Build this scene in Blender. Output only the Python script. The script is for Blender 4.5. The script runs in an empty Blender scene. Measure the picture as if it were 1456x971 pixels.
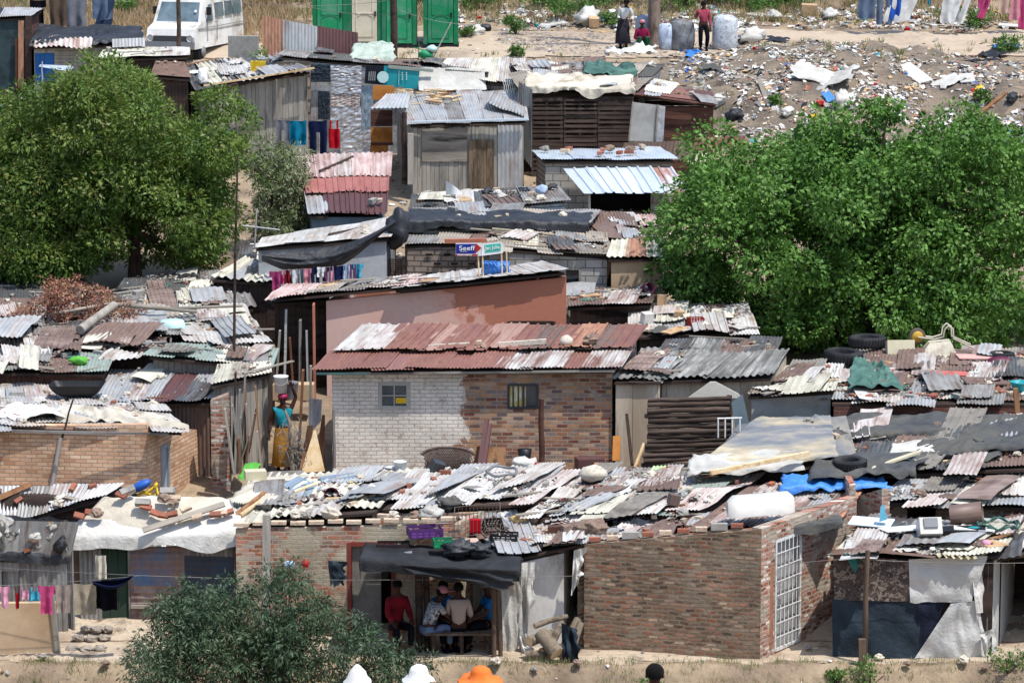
import bpy, math, random
import numpy as np
from mathutils import Vector, Matrix, Euler, noise
SC = bpy.context.scene
COL = SC.collection
R = random.Random(7)
F, CZ, PIT = 4800.0, 16.0, math.radians(9.5)
cp, sp = math.cos(PIT), math.sin(PIT)

# ---------------------------------------------------------------- terrain
def N(y):
    if y < 34: return 13.7 - y * (8.5 / 34)
    if y < 55: return 5.2 - (y - 34) * (6.1 / 21)
    if y < 59.45: return -0.9 + (y - 55) * 0.06
    if y < 59.75: return -0.63 + (y - 59.45) * 2.1
    if y < 61.5: return 0.0
    return 0.131 * (y - 60) - 0.1965 * max(0, 1 - (y - 61.5) / 1.5)
def mound(x, y):
    a = max(0, 1 - ((x - 10.5) / 6.5) ** 2 - ((y - 107) / 5.5) ** 2)
    b = max(0, 1 - ((x - 18) / 5) ** 2 - ((y - 104) / 6) ** 2)
    if a + b == 0: return 0
    return 0.95 * a + 0.6 * b + .5 * min(1, 3 * (a + b)) * abs(noise.noise(Vector((x * .55, y * .5, 3)))) + .16 * min(1, 3 * (a + b)) * abs(noise.noise(Vector((x * 1.7, y * 1.5, 3))))
def G(x, y):
    z = N(y) + mound(x, y)
    if y > 119: z += 0.18 * (y - 119)
    k = 0.05 if y < 100 else 0.12
    return z + k * noise.noise(Vector((x * .5, y * .5, 0))) + .03 * noise.noise(Vector((x * 2.1, y * 2.1, 4)))

# ---------------------------------------------------------------- photo pixel -> world point
def P(px, py, Y):
    if Y < 20:                                   # Y is a height above the nominal ground
        h = Y; t = math.tan(PIT + math.atan((py - 485.5) / F))
        Y = (23.86 - h) / (t + 0.131)
    a = (px - 728) / F; v = (485.5 - py) / F
    dy = cp + v * sp; dz = -sp + v * cp
    s = Y / dy
    return Vector((a * s, Y, CZ + dz * s))
def PG(px, py):                                  # on the terrain
    a = (px - 728) / F; v = (485.5 - py) / F
    dy = cp + v * sp; dz = -sp + v * cp
    y = 50.0
    while y < 200:
        s = y / dy
        if CZ + dz * s < G(a * s, y): break
        y += 0.05
    return Vector((a * y / dy, y, G(a * y / dy, y)))
def GX(px, Y):                                   # ground point under image column px at depth Y
    x = (px - 728) / F * Y / cp
    return Vector((x, Y, G(x, Y)))
def MPP(Y): return Y / F                          # metres per photo pixel

# ---------------------------------------------------------------- mesh collector
class MB:
    def __init__(s): s.v = []; s.f = []; s.uv = []; s.mi = []; s.sm = []
    def add(s, vs, fs, uvs=None, mi=0, sm=False):
        n = len(s.v); s.v.extend([tuple(p) for p in vs])
        for k, f in enumerate(fs):
            s.f.append([i + n for i in f]); s.mi.append(mi); s.sm.append(sm)
            if uvs is None: s.uv.extend([(vs[i][0] + vs[i][1], vs[i][2]) for i in f])
            else: s.uv.extend([uvs[i] for i in f])
    def hexa(s, b, t, mi=0, uo=(0, 0)):          # b,t: 4 bottom, 4 top points
        vs = list(b) + list(t)
        for f in ((3, 2, 1, 0), (4, 5, 6, 7), (0, 1, 5, 4), (1, 2, 6, 5), (2, 3, 7, 6), (3, 0, 4, 7)):
            q = [Vector(vs[i]) for i in f]
            e1 = q[1] - q[0]; e2 = q[3] - q[0]; L1 = e1.length or 1e-6
            u = e1 / L1
            us = []
            for p in q:
                d = p - q[0]; a = d.dot(u); w = (d - u * a).length
                us.append((a + uo[0], w + uo[1]))
            n = len(s.v); s.v.extend([tuple(p) for p in q]); s.f.append([n, n + 1, n + 2, n + 3]); s.uv.extend(us); s.mi.append(mi); s.sm.append(False)
    def box(s, c, d, rot=None, mi=0, uo=(0, 0)):
        c = Vector(c); x, y, z = d[0] / 2, d[1] / 2, d[2] / 2
        m = rot.to_matrix() if rot is not None and not isinstance(rot, Matrix) else (rot or Matrix.Identity(3))
        g = lambda a, b, e: c + m @ Vector((a * x, b * y, e * z))
        s.hexa([g(-1, -1, -1), g(1, -1, -1), g(1, 1, -1), g(-1, 1, -1)], [g(-1, -1, 1), g(1, -1, 1), g(1, 1, 1), g(-1, 1, 1)], mi, uo)
    def bar(s, a, b, w, d=None, mi=0, uo=(0, 0), up=Vector((0, 0, 1))):   # square bar a->b
        a = Vector(a); b = Vector(b); d = d or w; z = (b - a)
        L = z.length; z = z.normalized(); x = z.cross(up)
        if x.length < 1e-3: x = z.cross(Vector((0, 1, 0)))
        x.normalize(); y = x.cross(z)
        m = Matrix((x, y, z)).transposed()
        s.box((a + b) / 2, (w, d, L), m, mi, uo)
    def tube(s, pts, r, n=8, mi=0, cap=True):
        pts = [Vector(p) for p in pts]; rs = r if isinstance(r, (list, tuple)) else [r] * len(pts)
        vs = []; prev = None
        for i, p in enumerate(pts):
            t = (pts[min(i + 1, len(pts) - 1)] - pts[max(i - 1, 0)]).normalized()
            x = t.cross(Vector((0, 0, 1)) if abs(t.z) < .9 else Vector((0, 1, 0))) if prev is None else prev - t * prev.dot(t)
            x.normalize(); prev = x; y = t.cross(x)
            for k in range(n):
                a = 2 * math.pi * k / n
                vs.append(p + (x * math.cos(a) + y * math.sin(a)) * rs[i])
        fs = []
        for i in range(len(pts) - 1):
            for k in range(n):
                k2 = (k + 1) % n; fs.append([i * n + k, i * n + k2, (i + 1) * n + k2, (i + 1) * n + k])
        s.add(vs, fs, [(j % n * .05, j // n * .3) for j in range(len(vs))], mi, True)
        if cap:
            m = len(pts) - 1
            s.add(vs[:n], [list(range(n))[::-1]], None, mi); s.add(vs[m * n:], [list(range(n))], None, mi)
    def lathe(s, c, prof, n=16, mi=0, rot=None, sm=True):     # prof: (r,z)
        m = rot.to_matrix() if rot is not None else Matrix.Identity(3); c = Vector(c); vs = []
        for r, z in prof:
            for k in range(n):
                a = 2 * math.pi * k / n; vs.append(c + m @ Vector((r * math.cos(a), r * math.sin(a), z)))
        fs = [[i * n + k, i * n + (k + 1) % n, (i + 1) * n + (k + 1) % n, (i + 1) * n + k] for i in range(len(prof) - 1) for k in range(n)]
        s.add(vs, fs, [(j % n * .08, j // n * .1) for j in range(len(vs))], mi, sm)
    def blob(s, c, rad, seed=0, amp=.25, nu=12, nv=8, mi=0, rot=None, fr=1.6, sm=True):
        c = Vector(c); m = rot.to_matrix() if rot is not None else Matrix.Identity(3); vs = []
        for j in range(nv + 1):
            th = math.pi * j / nv
            for i in range(nu):
                ph = 2 * math.pi * i / nu; d = Vector((math.sin(th) * math.cos(ph), math.sin(th) * math.sin(ph), math.cos(th)))
                k = 1 + amp * noise.noise(d * fr + Vector((seed * 3.7, 0, 0)))
                vs.append(c + m @ Vector((d.x * rad[0] * k, d.y * rad[1] * k, d.z * rad[2] * k)))
        fs = [[j * nu + i, (j + 1) * nu + i, (j + 1) * nu + (i + 1) % nu, j * nu + (i + 1) % nu] for j in range(nv) for i in range(nu)]
        s.add(vs, fs, None, mi, sm)
    def grid(s, fn, nx, ny, mi=0, keep=None, sm=True, uvs=1, thick=0):
        vs = []; uv = []
        for j in range(ny + 1):
            for i in range(nx + 1):
                vs.append(Vector(fn(i / nx, j / ny))); uv.append((i / nx * uvs, j / ny * uvs))
        fs = []
        for j in range(ny):
            for i in range(nx):
                if keep and not keep((i + .5) / nx, (j + .5) / ny): continue
                a = j * (nx + 1) + i; fs.append([a, a + 1, a + nx + 2, a + nx + 1])
        s.add(vs, fs, uv, mi, sm)
    def build(s, name, mats, parent=None, loc=None):
        off = Vector(parent.location) if parent is not None else Vector(loc or (0, 0, 0))
        if isinstance(parent, bpy.types.Object) and parent.parent: off = Vector(parent['_o'])
        me = bpy.data.meshes.new(name)
        v = np.array(s.v, dtype=np.float32).reshape(-1, 3) - np.array(off, dtype=np.float32)
        me.from_pydata(v.tolist(), [], s.f)
        ul = me.uv_layers.new(name='UVMap'); ul.data.foreach_set('uv', np.array(s.uv, dtype=np.float32).ravel())
        if not isinstance(mats, (list, tuple)): mats = [mats]
        for m in mats: me.materials.append(MT[m] if isinstance(m, str) else m)
        me.polygons.foreach_set('material_index', s.mi); me.polygons.foreach_set('use_smooth', s.sm)
        me.update()
        o = bpy.data.objects.new(name, me); COL.objects.link(o)
        if parent is not None: o.parent = parent; o['_o'] = list(off)
        else: o.location = off; o['_o'] = list(off)
        return o

def tag(o, label, cat, group=None, kind=None):
    o['label'] = label; o['category'] = cat; o['kind'] = kind or 'thing'
    if group: o['group'] = group
    return o
def thing(name, label, cat, loc, group=None):
    o = bpy.data.objects.new(name, None); COL.objects.link(o); o.location = loc; o.empty_display_size = .3
    return tag(o, label, cat, group)
def one(name, label, cat, mb, mats, group=None, kind=None):
    a = np.array(mb.v); c = Vector(((a[:, 0].min() + a[:, 0].max()) / 2, (a[:, 1].min() + a[:, 1].max()) / 2, a[:, 2].min()))
    return tag(mb.build(name, mats, loc=c), label, cat, group, kind)
def copyt(o, loc, rz=0, parent=None):
    c = o.copy(); COL.objects.link(c)
    if parent is None: c.location = loc; c.rotation_euler = (0, 0, rz)
    else: c.parent = parent
    for ch in o.children: copyt(ch, None, 0, c)
    return c

# ---------------------------------------------------------------- materials
MT = {}
def nd(nt, t, **k):
    n = nt.nodes.new(t)
    for a, b in k.items(): setattr(n, a, b)
    return n
def hexc(h): return tuple(((int(h[i:i + 2], 16) / 255) ** 2.2) for i in (0, 2, 4)) + (1,)
def col(c): return hexc(c) if isinstance(c, str) else (tuple(c) + (1,) if len(c) == 3 else c)
def ramp(nt, fac, cols, lo=.3, hi=.7):
    r = nd(nt, 'ShaderNodeValToRGB'); e = r.color_ramp.elements
    n = len(cols)
    while len(e) < n: e.new(.5)
    for i in range(n): e[i].position = lo + (hi - lo) * i / max(1, n - 1); e[i].color = col(cols[i])
    nt.links.new(fac, r.inputs[0]); return r.outputs[0]
def nz(nt, vec, sc, det=5, rough=.6, dist=0):
    n = nd(nt, 'ShaderNodeTexNoise'); n.inputs['Scale'].default_value = sc; n.inputs['Detail'].default_value = det
    n.inputs['Roughness'].default_value = rough; n.inputs['Distortion'].default_value = dist
    nt.links.new(vec, n.inputs['Vector']); return n.outputs[0]
def math_(nt, op, a, b=None, c=None):
    n = nd(nt, 'ShaderNodeMath', operation=op)
    for i, x in enumerate((a, b, c)):
        if x is None: continue
        if isinstance(x, (int, float)): n.inputs[i].default_value = x
        else: nt.links.new(x, n.inputs[i])
    return n.outputs[0]
def mixc(nt, f, a, b, mode='MIX'):
    n = nd(nt, 'ShaderNodeMix', data_type='RGBA', blend_type=mode)
    for k, x in (('Factor', f), ('A', a), ('B', b)):
        i = [q for q in n.inputs if q.name == k and (q.type == 'RGBA' if k != 'Factor' else q.type == 'VALUE')][0]
        if isinstance(x, (int, float)): i.default_value = x
        elif isinstance(x, (tuple, str)): i.default_value = col(x)
        else: nt.links.new(x, i)
    return [q for q in n.outputs if q.type == 'RGBA'][0]
def base(name, coord='Object', st=(1, 1, 1)):
    m = bpy.data.materials.new(name); m.use_nodes = True; nt = m.node_tree; nt.nodes.clear(); MT[name] = m
    tc = nd(nt, 'ShaderNodeTexCoord'); oi = nd(nt, 'ShaderNodeObjectInfo')
    mp = nd(nt, 'ShaderNodeMapping'); mp.inputs['Scale'].default_value = st
    cx = nd(nt, 'ShaderNodeCombineXYZ')
    for i, k in enumerate((37., 23., 51.)): nt.links.new(math_(nt, 'MULTIPLY', oi.outputs['Random'], k), cx.inputs[i])
    nt.links.new(tc.outputs[coord], mp.inputs['Vector']); nt.links.new(cx.outputs[0], mp.inputs['Location'])
    return m, nt, mp.outputs[0], oi.outputs['Random'], tc
def finish(nt, colr, rough=.8, metal=0., bump=0., bh=None, spec=.3, trans=0., rr=None, bd=.01, alpha=None):
    out = nd(nt, 'ShaderNodeOutputMaterial'); b = nd(nt, 'ShaderNodeBsdfPrincipled')
    if isinstance(colr, (tuple, str)): b.inputs['Base Color'].default_value = col(colr)
    else: nt.links.new(colr, b.inputs['Base Color'])
    b.inputs['Roughness'].default_value = rough; b.inputs['Metallic'].default_value = metal
    b.inputs['Specular IOR Level'].default_value = spec
    if rr is not None: nt.links.new(rr, b.inputs['Roughness'])
    if alpha is not None: b.inputs['Alpha'].default_value = alpha
    if bump and bh is not None:
        u = nd(nt, 'ShaderNodeBump'); u.inputs['Strength'].default_value = bump; u.inputs['Distance'].default_value = bd
        nt.links.new(bh, u.inputs['Height']); nt.links.new(u.outputs[0], b.inputs['Normal'])
    if trans:
        t = nd(nt, 'ShaderNodeBsdfTranslucent'); x = nd(nt, 'ShaderNodeMixShader'); x.inputs[0].default_value = trans
        if isinstance(colr, (tuple, str)): t.inputs[0].default_value = col(colr)
        else: nt.links.new(colr, t.inputs[0])
        nt.links.new(b.outputs[0], x.inputs[1]); nt.links.new(t.outputs[0], x.inputs[2]); nt.links.new(x.outputs[0], out.inputs[0])
    else: nt.links.new(b.outputs[0], out.inputs[0])
def vary(nt, c, rnd, fine, vec, fs):
    k = math_(nt, 'MULTIPLY_ADD', rnd[0], 2 * rnd[1], 1 - rnd[1])
    f = math_(nt, 'MULTIPLY_ADD', nz(nt, vec, fs, 4, .7), 2 * fine, 1 - fine)
    kk = math_(nt, 'MULTIPLY', k, f)
    cc = nd(nt, 'ShaderNodeCombineColor')
    for i in range(3): nt.links.new(kk, cc.inputs[i])
    return mixc(nt, 1., c, cc.outputs[0], 'MULTIPLY')
def M(name, cols, sc=2, rough=.85, metal=0., bump=.3, fine=.2, fs=None, rnd=.12, st=(1, 1, 1), coord='Object', lo=.35, hi=.65, spec=.25, trans=0., bd=.01, det=6, alpha=None):
    if name.startswith('tarp') or name.startswith('sheet_'): bump = .9; bd = .03; fs = 9
    m, nt, vec, rd, tc = base(name, coord, st)
    if len(cols) == 1: cols = [cols[0], cols[0]]
    c = ramp(nt, nz(nt, vec, sc, det, .65), cols, lo, hi)
    fs = fs or sc * 9
    c = vary(nt, c, (rd, rnd), fine, vec, fs)
    finish(nt, c, rough, metal, bump, nz(nt, vec, fs, 5, .7), spec, trans, bd=bd, alpha=alpha)
def desat(c, k):
    c = col(c); g = .3 * c[0] + .59 * c[1] + .11 * c[2]
    return tuple(x + (g - x) * k for x in c[:3]) + (1,)
def METAL(name, a, b, rust, amt, metal=.35, rough=.5, sc=1.6, rnd=.1, st=(1.6, .45, 1)):
    # sheet metal: colour a..b, rust colours where a patchy mask says so; amt 0..1
    a, b = desat(a, .3), desat(b, .3); rust = [desat(x, .3) for x in rust]
    m, nt, vec, rd, tc = base(name, 'UV', st)
    c = ramp(nt, nz(nt, vec, sc * 1.4, 6, .7), [a, b], .35, .65)
    th = .66 - .36 * amt
    sv = nd(nt, 'ShaderNodeMapping'); sv.inputs['Scale'].default_value = (5., .35, 1); nt.links.new(vec, sv.inputs['Vector'])
    n = math_(nt, 'ADD', math_(nt, 'MULTIPLY', nz(nt, vec, sc, 8, .68, .3), .62), math_(nt, 'MULTIPLY', nz(nt, sv.outputs[0], sc, 5, .6), .38))
    mk = nd(nt, 'ShaderNodeMapRange'); mk.inputs[1].default_value = th - .08; mk.inputs[2].default_value = th + .1; nt.links.new(n, mk.inputs[0])
    rc = ramp(nt, nz(nt, vec, sc * 5, 6, .7), rust, .3, .7)
    c = mixc(nt, mk.outputs[0], c, rc)
    c = vary(nt, c, (rd, rnd), .22, vec, sc * 12)
    mt = math_(nt, 'MULTIPLY_ADD', mk.outputs[0], .35, rough)
    finish(nt, c, rough, metal if amt < .5 else .05, .25, nz(nt, vec, sc * 14, 4, .7), .4, rr=mt)
def BRICK(name, cols, mortar, w=.23, h=.082, ms=.012, dist=.012, patch=None, pamt=.0, paint=None, fine=.25, bump=.8, top=None, rough_m=.0):
    cols = [desat(x, .1) for x in cols]
    m, nt, vec, rd, tc = base(name, 'UV')
    uv = tc.outputs['UV']
    # uneven courses
    n1 = nd(nt, 'ShaderNodeTexNoise'); n1.inputs['Scale'].default_value = 2.2; n1.inputs['Detail'].default_value = 6; n1.inputs['Roughness'].default_value = .7; nt.links.new(uv, n1.inputs['Vector'])
    sub = nd(nt, 'ShaderNodeVectorMath', operation='SUBTRACT'); nt.links.new(n1.outputs['Color'], sub.inputs[0]); sub.inputs[1].default_value = (.5, .5, .5)
    scl = nd(nt, 'ShaderNodeVectorMath', operation='SCALE'); nt.links.new(sub.outputs[0], scl.inputs[0]); scl.inputs['Scale'].default_value = dist * 4
    ad = nd(nt, 'ShaderNodeVectorMath', operation='ADD'); nt.links.new(uv, ad.inputs[0]); nt.links.new(scl.outputs[0], ad.inputs[1])
    b = nd(nt, 'ShaderNodeTexBrick'); b.inputs['Color1'].default_value = (0, 0, 0, 1); b.inputs['Color2'].default_value = (1, 1, 1, 1); b.inputs['Mortar'].default_value = (0, 0, 0, 1)
    b.inputs['Scale'].default_value = 1; b.inputs['Brick Width'].default_value = w; b.inputs['Row Height'].default_value = h; b.inputs['Mortar Size'].default_value = ms
    b.inputs['Mortar Smooth'].default_value = .35; b.inputs['Bias'].default_value = 0
    nt.links.new(ad.outputs[0], b.inputs['Vector'])
    g = nd(nt, 'ShaderNodeRGBToBW'); nt.links.new(b.outputs['Color'], g.inputs[0])
    bc = ramp(nt, g.outputs[0], cols, .05, .95)
    nf = nz(nt, uv, 14, 6, .75)
    mo = ramp(nt, nz(nt, uv, 5, 4), [mortar, tuple(x * .75 for x in col(mortar)[:3])], .35, .65)
    fac = b.outputs['Fac']
    if rough_m: fac = math_(nt, 'MAXIMUM', fac, math_(nt, 'MULTIPLY', math_(nt, 'GREATER_THAN', nz(nt, uv, 8, 6, .8), .68 - rough_m * .1), .8))
    c = mixc(nt, fac, bc, mo)
    if patch:
        n = nz(nt, uv, 1.1, 7, .65, .4)
        mk = nd(nt, 'ShaderNodeMapRange'); mk.inputs[1].default_value = .66 - pamt * .35; mk.inputs[2].default_value = .70 - pamt * .35; nt.links.new(n, mk.inputs[0])
        pc = ramp(nt, nz(nt, uv, 3, 6), patch, .35, .65)
        c = mixc(nt, math_(nt, 'MULTIPLY', mk.outputs[0], .92), c, pc)
    if paint:     # (colour, metres from wall start, softness) painted or whitewashed part of the wall
        sx = nd(nt, 'ShaderNodeSeparateXYZ'); nt.links.new(uv, sx.inputs[0])
        e = math_(nt, 'MULTIPLY_ADD', nz(nt, uv, 1.6, 10, .72), 2.2, -1.1)
        x = math_(nt, 'ADD', sx.outputs[0], e)
        mk = math_(nt, 'LESS_THAN', x, paint[1])
        wear = math_(nt, 'LESS_THAN', nz(nt, uv, 5, 9, .8), .57)
        mk = math_(nt, 'MULTIPLY', mk, math_(nt, 'MULTIPLY_ADD', wear, .5, .42))
        pcol = mixc(nt, math_(nt, 'MULTIPLY', b.outputs['Fac'], .75), paint[0], 'a49a90')
        c = mixc(nt, mk, c, pcol)
    st = nz(nt, uv, .9, 5, .6)
    k = math_(nt, 'MULTIPLY_ADD', st, 1.3, .36); k2 = math_(nt, 'MULTIPLY', k, math_(nt, 'MULTIPLY_ADD', nf, 2 * fine, 1 - fine))
    cc = nd(nt, 'ShaderNodeCombineColor')
    for i in range(3): nt.links.new(k2, cc.inputs[i])
    c = mixc(nt, 1., c, cc.outputs[0], 'MULTIPLY')
    hgt = math_(nt, 'ADD', math_(nt, 'MULTIPLY', b.outputs['Fac'], -1.), math_(nt, 'MULTIPLY', nf, 1.2))
    finish(nt, c, .93, 0, bump, hgt, .15, bd=.012)

# sheet metals
METAL('galv', '9a9e9e', 'bab9b4', ['7a5038', '9a7358'], .22)
METAL('galv_new', 'bfd0da', 'd3dee4', ['8a6a55', '8a4a30'], .1, .45, .42)
METAL('galv_white', 'b2afa6', 'cbc8c0', ['968370', '84644e'], .36, .1, .6)
METAL('galv_dull', '807f7a', '9c9a92', ['6a5144', '5a4a40'], .35, .2)
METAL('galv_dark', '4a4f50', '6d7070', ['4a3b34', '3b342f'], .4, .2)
METAL('rust_red', '9c5e4a', '885040', ['704234', 'a46c52'], .45)
METAL('rust_brown', '665048', '7a6054', ['4f3c36', '8a6850'], .5)
METAL('rust_orange', 'b87a50', 'a6643c', ['8c4a2a', 'c89060'], .5)
METAL('rust_mix', 'b0aca2', 'c4c0b6', ['7e5040', '6c4436'], .5, .1)
METAL('rust_white', 'b8aea4', 'ccc4ba', ['86604f', '946e60'], .42, .05)
METAL('rust_pink', 'c4a298', 'd0b4a8', ['9c7266', '8e6458'], .45, .05)
METAL('paint_maroon', '5c3434', '6a3c3a', ['4a2c2a', '6a4a40'], .3, .05)
METAL('paint_green', '7c9688', '90a698', ['72786c', '8a8a7c'], .4, .05)
METAL('paint_lime', '9cc470', 'b0d488', ['7a8a58', '8a7a58'], .2, .05)
METAL('paint_blue_old', '3a5f8a', '47708c', ['7a5244', '8a6a55'], .52, .05, st=(.5, 2.2, 1))
METAL('paint_slate', '5f6c70', '6d7a7e', ['5a5650', '55483f'], .2, .05)
METAL('asbestos', 'b9b39a', 'cdc8ae', ['8a8470', '9a907a'], .35, 0, .9)
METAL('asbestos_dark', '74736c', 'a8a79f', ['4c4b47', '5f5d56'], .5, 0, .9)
METAL('steel_blue', '7f98aa', '93aab8', ['6a7076', '8a8a88'], .2, .4)
METAL('foil', 'b5b7ba', 'd8d9db', ['8a6a5c', '6d5a50'], .3, .55, .35, sc=3, st=(1, 1, 1))
# masonry
BRICK('brick_centre', ['74463a', 'a0704e', 'b08460', '8c5b45', '665450', 'b89474', '7e6c66'], 'a09484', dist=.009, ms=.011, paint=('d6cdbf', 2.75), patch=['a0958a', '8b8074'], pamt=.16)
BRICK('brick_tan', ['cba07a', 'd8ae88', 'c49470', 'dcb896', 'b88460'], 'a09282', dist=.004, fine=.2, ms=.009)
BRICK('brick_rough', ['5e4a3e', '94583f', '80664f', '584c42', 'a87258', '988670', '6e5040', 'b89a7c'], '8a7c6a', w=.2, h=.08, ms=.02, dist=.035, patch=['8c7e6c', '786c5e'], pamt=.34, rough_m=.9, bump=1)
BRICK('brick_lit', ['7c4434', 'a85a42', '94705e', 'c08068', 'dccdc0', '6c4236'], 'a89c8c', w=.18, h=.082, ms=.018, dist=.035, patch=['ada291', '9a8f80'], pamt=.38, rough_m=.9, bump=1)  # paler copy of the rough brick, sunlit tone of the gate wall painted in
BRICK('brick_shrub', ['8a5440', 'b06848', '8c7464', 'b8705a', 'a89888', '785040'], 'b0a490', dist=.028, patch=['b3a892', 'a2967f'], pamt=.5, rough_m=.6)
BRICK('block_grey', ['8e8a82', 'a19c92', '98928a'], '6e6a64', w=.42, h=.2, ms=.014, dist=.01, patch=['8b857b', '7b756c'], pamt=.15)
BRICK('block_brown', ['7e6f62', '8d7d6e', '86766a'], '5e554c', w=.33, h=.14, ms=.02, dist=.02, patch=['8a7a6a', '7b6d60'], pamt=.2)
M('plaster_cream', ['a89c88', 'b8ac98', 'c4b9a6', '8c8172'], 1.2, .95, 0, .4, .15, 12)
M('plaster_white', ['8f8a80', 'bdb8ae', 'd2cec6', 'cfcac0'], 1.6, .95, 0, .5, .18, 14, st=(1, 1, .5))
M('plaster_tan', ['a58d70', 'b39a7c', 'bda688'], .9, .95, 0, .3, .1, 10)
m, nt, vec, rd, tc = base('terracotta', 'UV')
sx = nd(nt, 'ShaderNodeSeparateXYZ'); nt.links.new(tc.outputs['UV'], sx.inputs[0])
f_ = math_(nt, 'ADD', math_(nt, 'MULTIPLY', sx.outputs[0], .075), math_(nt, 'ADD', math_(nt, 'MULTIPLY', sx.outputs[1], .12), nz(nt, tc.outputs['UV'], .55, 8, .6)))
c_ = ramp(nt, f_, ['c4a79c', 'c9a596', 'c89a88', 'bc8470', 'b07660', 'a86e58'], .72, 1.32)
finish(nt, vary(nt, c_, (rd, 0), .12, tc.outputs['UV'], 9), .92, 0, .3, nz(nt, tc.outputs['UV'], 9, 5, .7), .2)
M('terracotta_plain', ['a06450', 'ac7058', '8f5846'], .8, .92, 0, .3, .1, 9)
M('board_grey', ['8d9093', '9fa1a3', '7f8385'], .8, .8, 0, .1, .1)
M('concrete', ['87847d', '98948c', '6f6c66'], 2, .95, 0, .5, .2)
M('slate_wall', ['5c676b', '66737a', '565e60'], 1, .85)
# wood
M('wood_grey', ['6b665f', '8c867c', 'a39c90', '574f48'], 3, .9, 0, .5, .3, 20, st=(1, 1, .12), lo=.3, hi=.7, rnd=.2)
M('wood_grey_h', ['5c564e', '857d72', '9a9184', '4b443d'], 3, .9, 0, .5, .3, 20, st=(.12, 1, 1), lo=.3, hi=.7, rnd=.2)
M('wood_dark', ['2c2522', '3a302b', '463a33', '241e1c'], 3, .9, 0, .5, .3, 20, st=(.2, 1, 1), rnd=.2)
M('wood_red', ['4c342c', '5c4036', '3c2a26'], 3, .9, 0, .5, .3, 20, st=(.15, 1, 1), rnd=.2)
M('wood_brown', ['6b4a34', '7f5a40', '8c6a4c', '5a4030'], 3, .85, 0, .4, .25, 20, st=(1, 1, .2), rnd=.25)
M('wood_pale', ['b9986c', 'cdb084', 'd8c09a', 'a5855c'], 3, .8, 0, .3, .2, 20, rnd=.2)
M('wood_orange', ['a0642c', 'b0743a', '8e5626'], 2, .75, 0, .2, .15)
M('bark', ['3c322b', '5a4c40', '6b5b4c'], 6, .95, 0, 1, .3, 30, st=(1, 1, .3), bd=.03)
M('bark_log', ['665b4e', '7c7060', '4c4339'], 5, .95, 0, .8, .3, 30)
M('twig', ['6a4535', '8a5c48', '503428', '9a7460'], 5, .9, 0, .3, .3)
# cloth and plastic
M('tarp_black', ['1b1c1f', '26282b', '303236'], 1.5, .5, 0, .4, .2, 8, spec=.5)
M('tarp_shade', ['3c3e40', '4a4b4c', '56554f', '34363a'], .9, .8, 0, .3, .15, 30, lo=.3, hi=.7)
M('tarp_white', ['aaa69c', 'bdbab2', 'c9c6be'], 1, .75, 0, .3, .1, 8)
M('tarp_cream', ['ada390', 'bdb4a2', 'c8c0b0', '9a8e78'], .7, .85, 0, .3, .1, 8)
M('tarp_blue', ['2f66b0', '3d7cc8', '4a8ad2'], 1.2, .45, 0, .5, .1, 8, spec=.5)
M('tarp_green', ['35504a', '47665c', '587a6e'], 2, .7, 0, .4, .2)
M('tarp_grey', ['5c5e60', '6c6e70', '8a8478', '505254'], .7, .8, 0, .3, .12, 10, st=(1, .35, 1))
M('tarp_brown', ['5f4c42', '715c50'], 2, .85)
M('sheet_cloth', ['a9a8a2', 'b8b7b1', 'c4c2bc'], 1, .85, 0, .4, .08, 6)
M('sheet_dark', ['232b33', '2a343c', '2f3b44'], 1.5, .8, 0, .3, .15, 10)
M('clear_sack', ['8d9296', 'a9aeb4', 'c3c7cb', '6a6e74'], 5, .3, 0, .8, .2, 20, spec=.7)
M('rubber', ['1e1e20', '2c2c2e', '3a3937'], 3, .85, 0, .4, .2, 40)
for n_, c_ in dict(p_white='e2e2df', p_offwhite='c8c4bb', p_blue='2a5aa8', p_yellow='d8b020', p_red='a8201e', p_green='1f8a5a', p_teal='1d8f96', p_maroon='5c2038', p_black='17181a', p_cream='c9bfa0', p_pink='c8306e', p_orange='d8641c', p_purple='54306a', p_lime='5aa83a', p_lightblue='6ab4cc', p_navy='1e2742', p_aqua='b4d4d0', p_crimson='c01830', p_brown='5a3a2c', p_grey='77797b', p_darkgrey='3a3c3f', p_cerise='a02850').items():
    M(n_, [c_, tuple(x * .82 for x in hexc(c_)[:3])], 2.5, .5, 0, .1, .1, 25, rnd=.05, spec=.4)
for n_, c_ in dict(c_red='b01826', c_teal='14708c', c_navy='1d2440', c_black='17171c', c_white='d0d0cc', c_pink='b84a74', c_taupe='9a8c82', c_khaki='a69a84', c_cerise='9c4068', c_cyan='46a4be', c_ltpink='dca0b4', c_purple='66405f', c_rose='c0808a', c_grey='74747a', c_blue='2c50a0', c_ltblue='a8bcd4', c_cream='c9c0ac', c_orange='d87a3a', c_peach='b89c8c', c_mustard='94692c', c_green='226044', c_shirtblue='1c66a4', c_turq='2a8a98', c_denim='5c6a80', c_brownc='5f5044').items():
    M(n_, [c_, tuple(x * .75 for x in hexc(c_)[:3])], 6, .9, 0, .4, .15, 30, rnd=.04, spec=.1)
M('skin', ['3a221a', '462a20'], 6, .6, 0, .1, .1, rnd=.1)
M('hair', ['0d0c0c', '151312'], 20, .95, 0, .6, .3)
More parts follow.
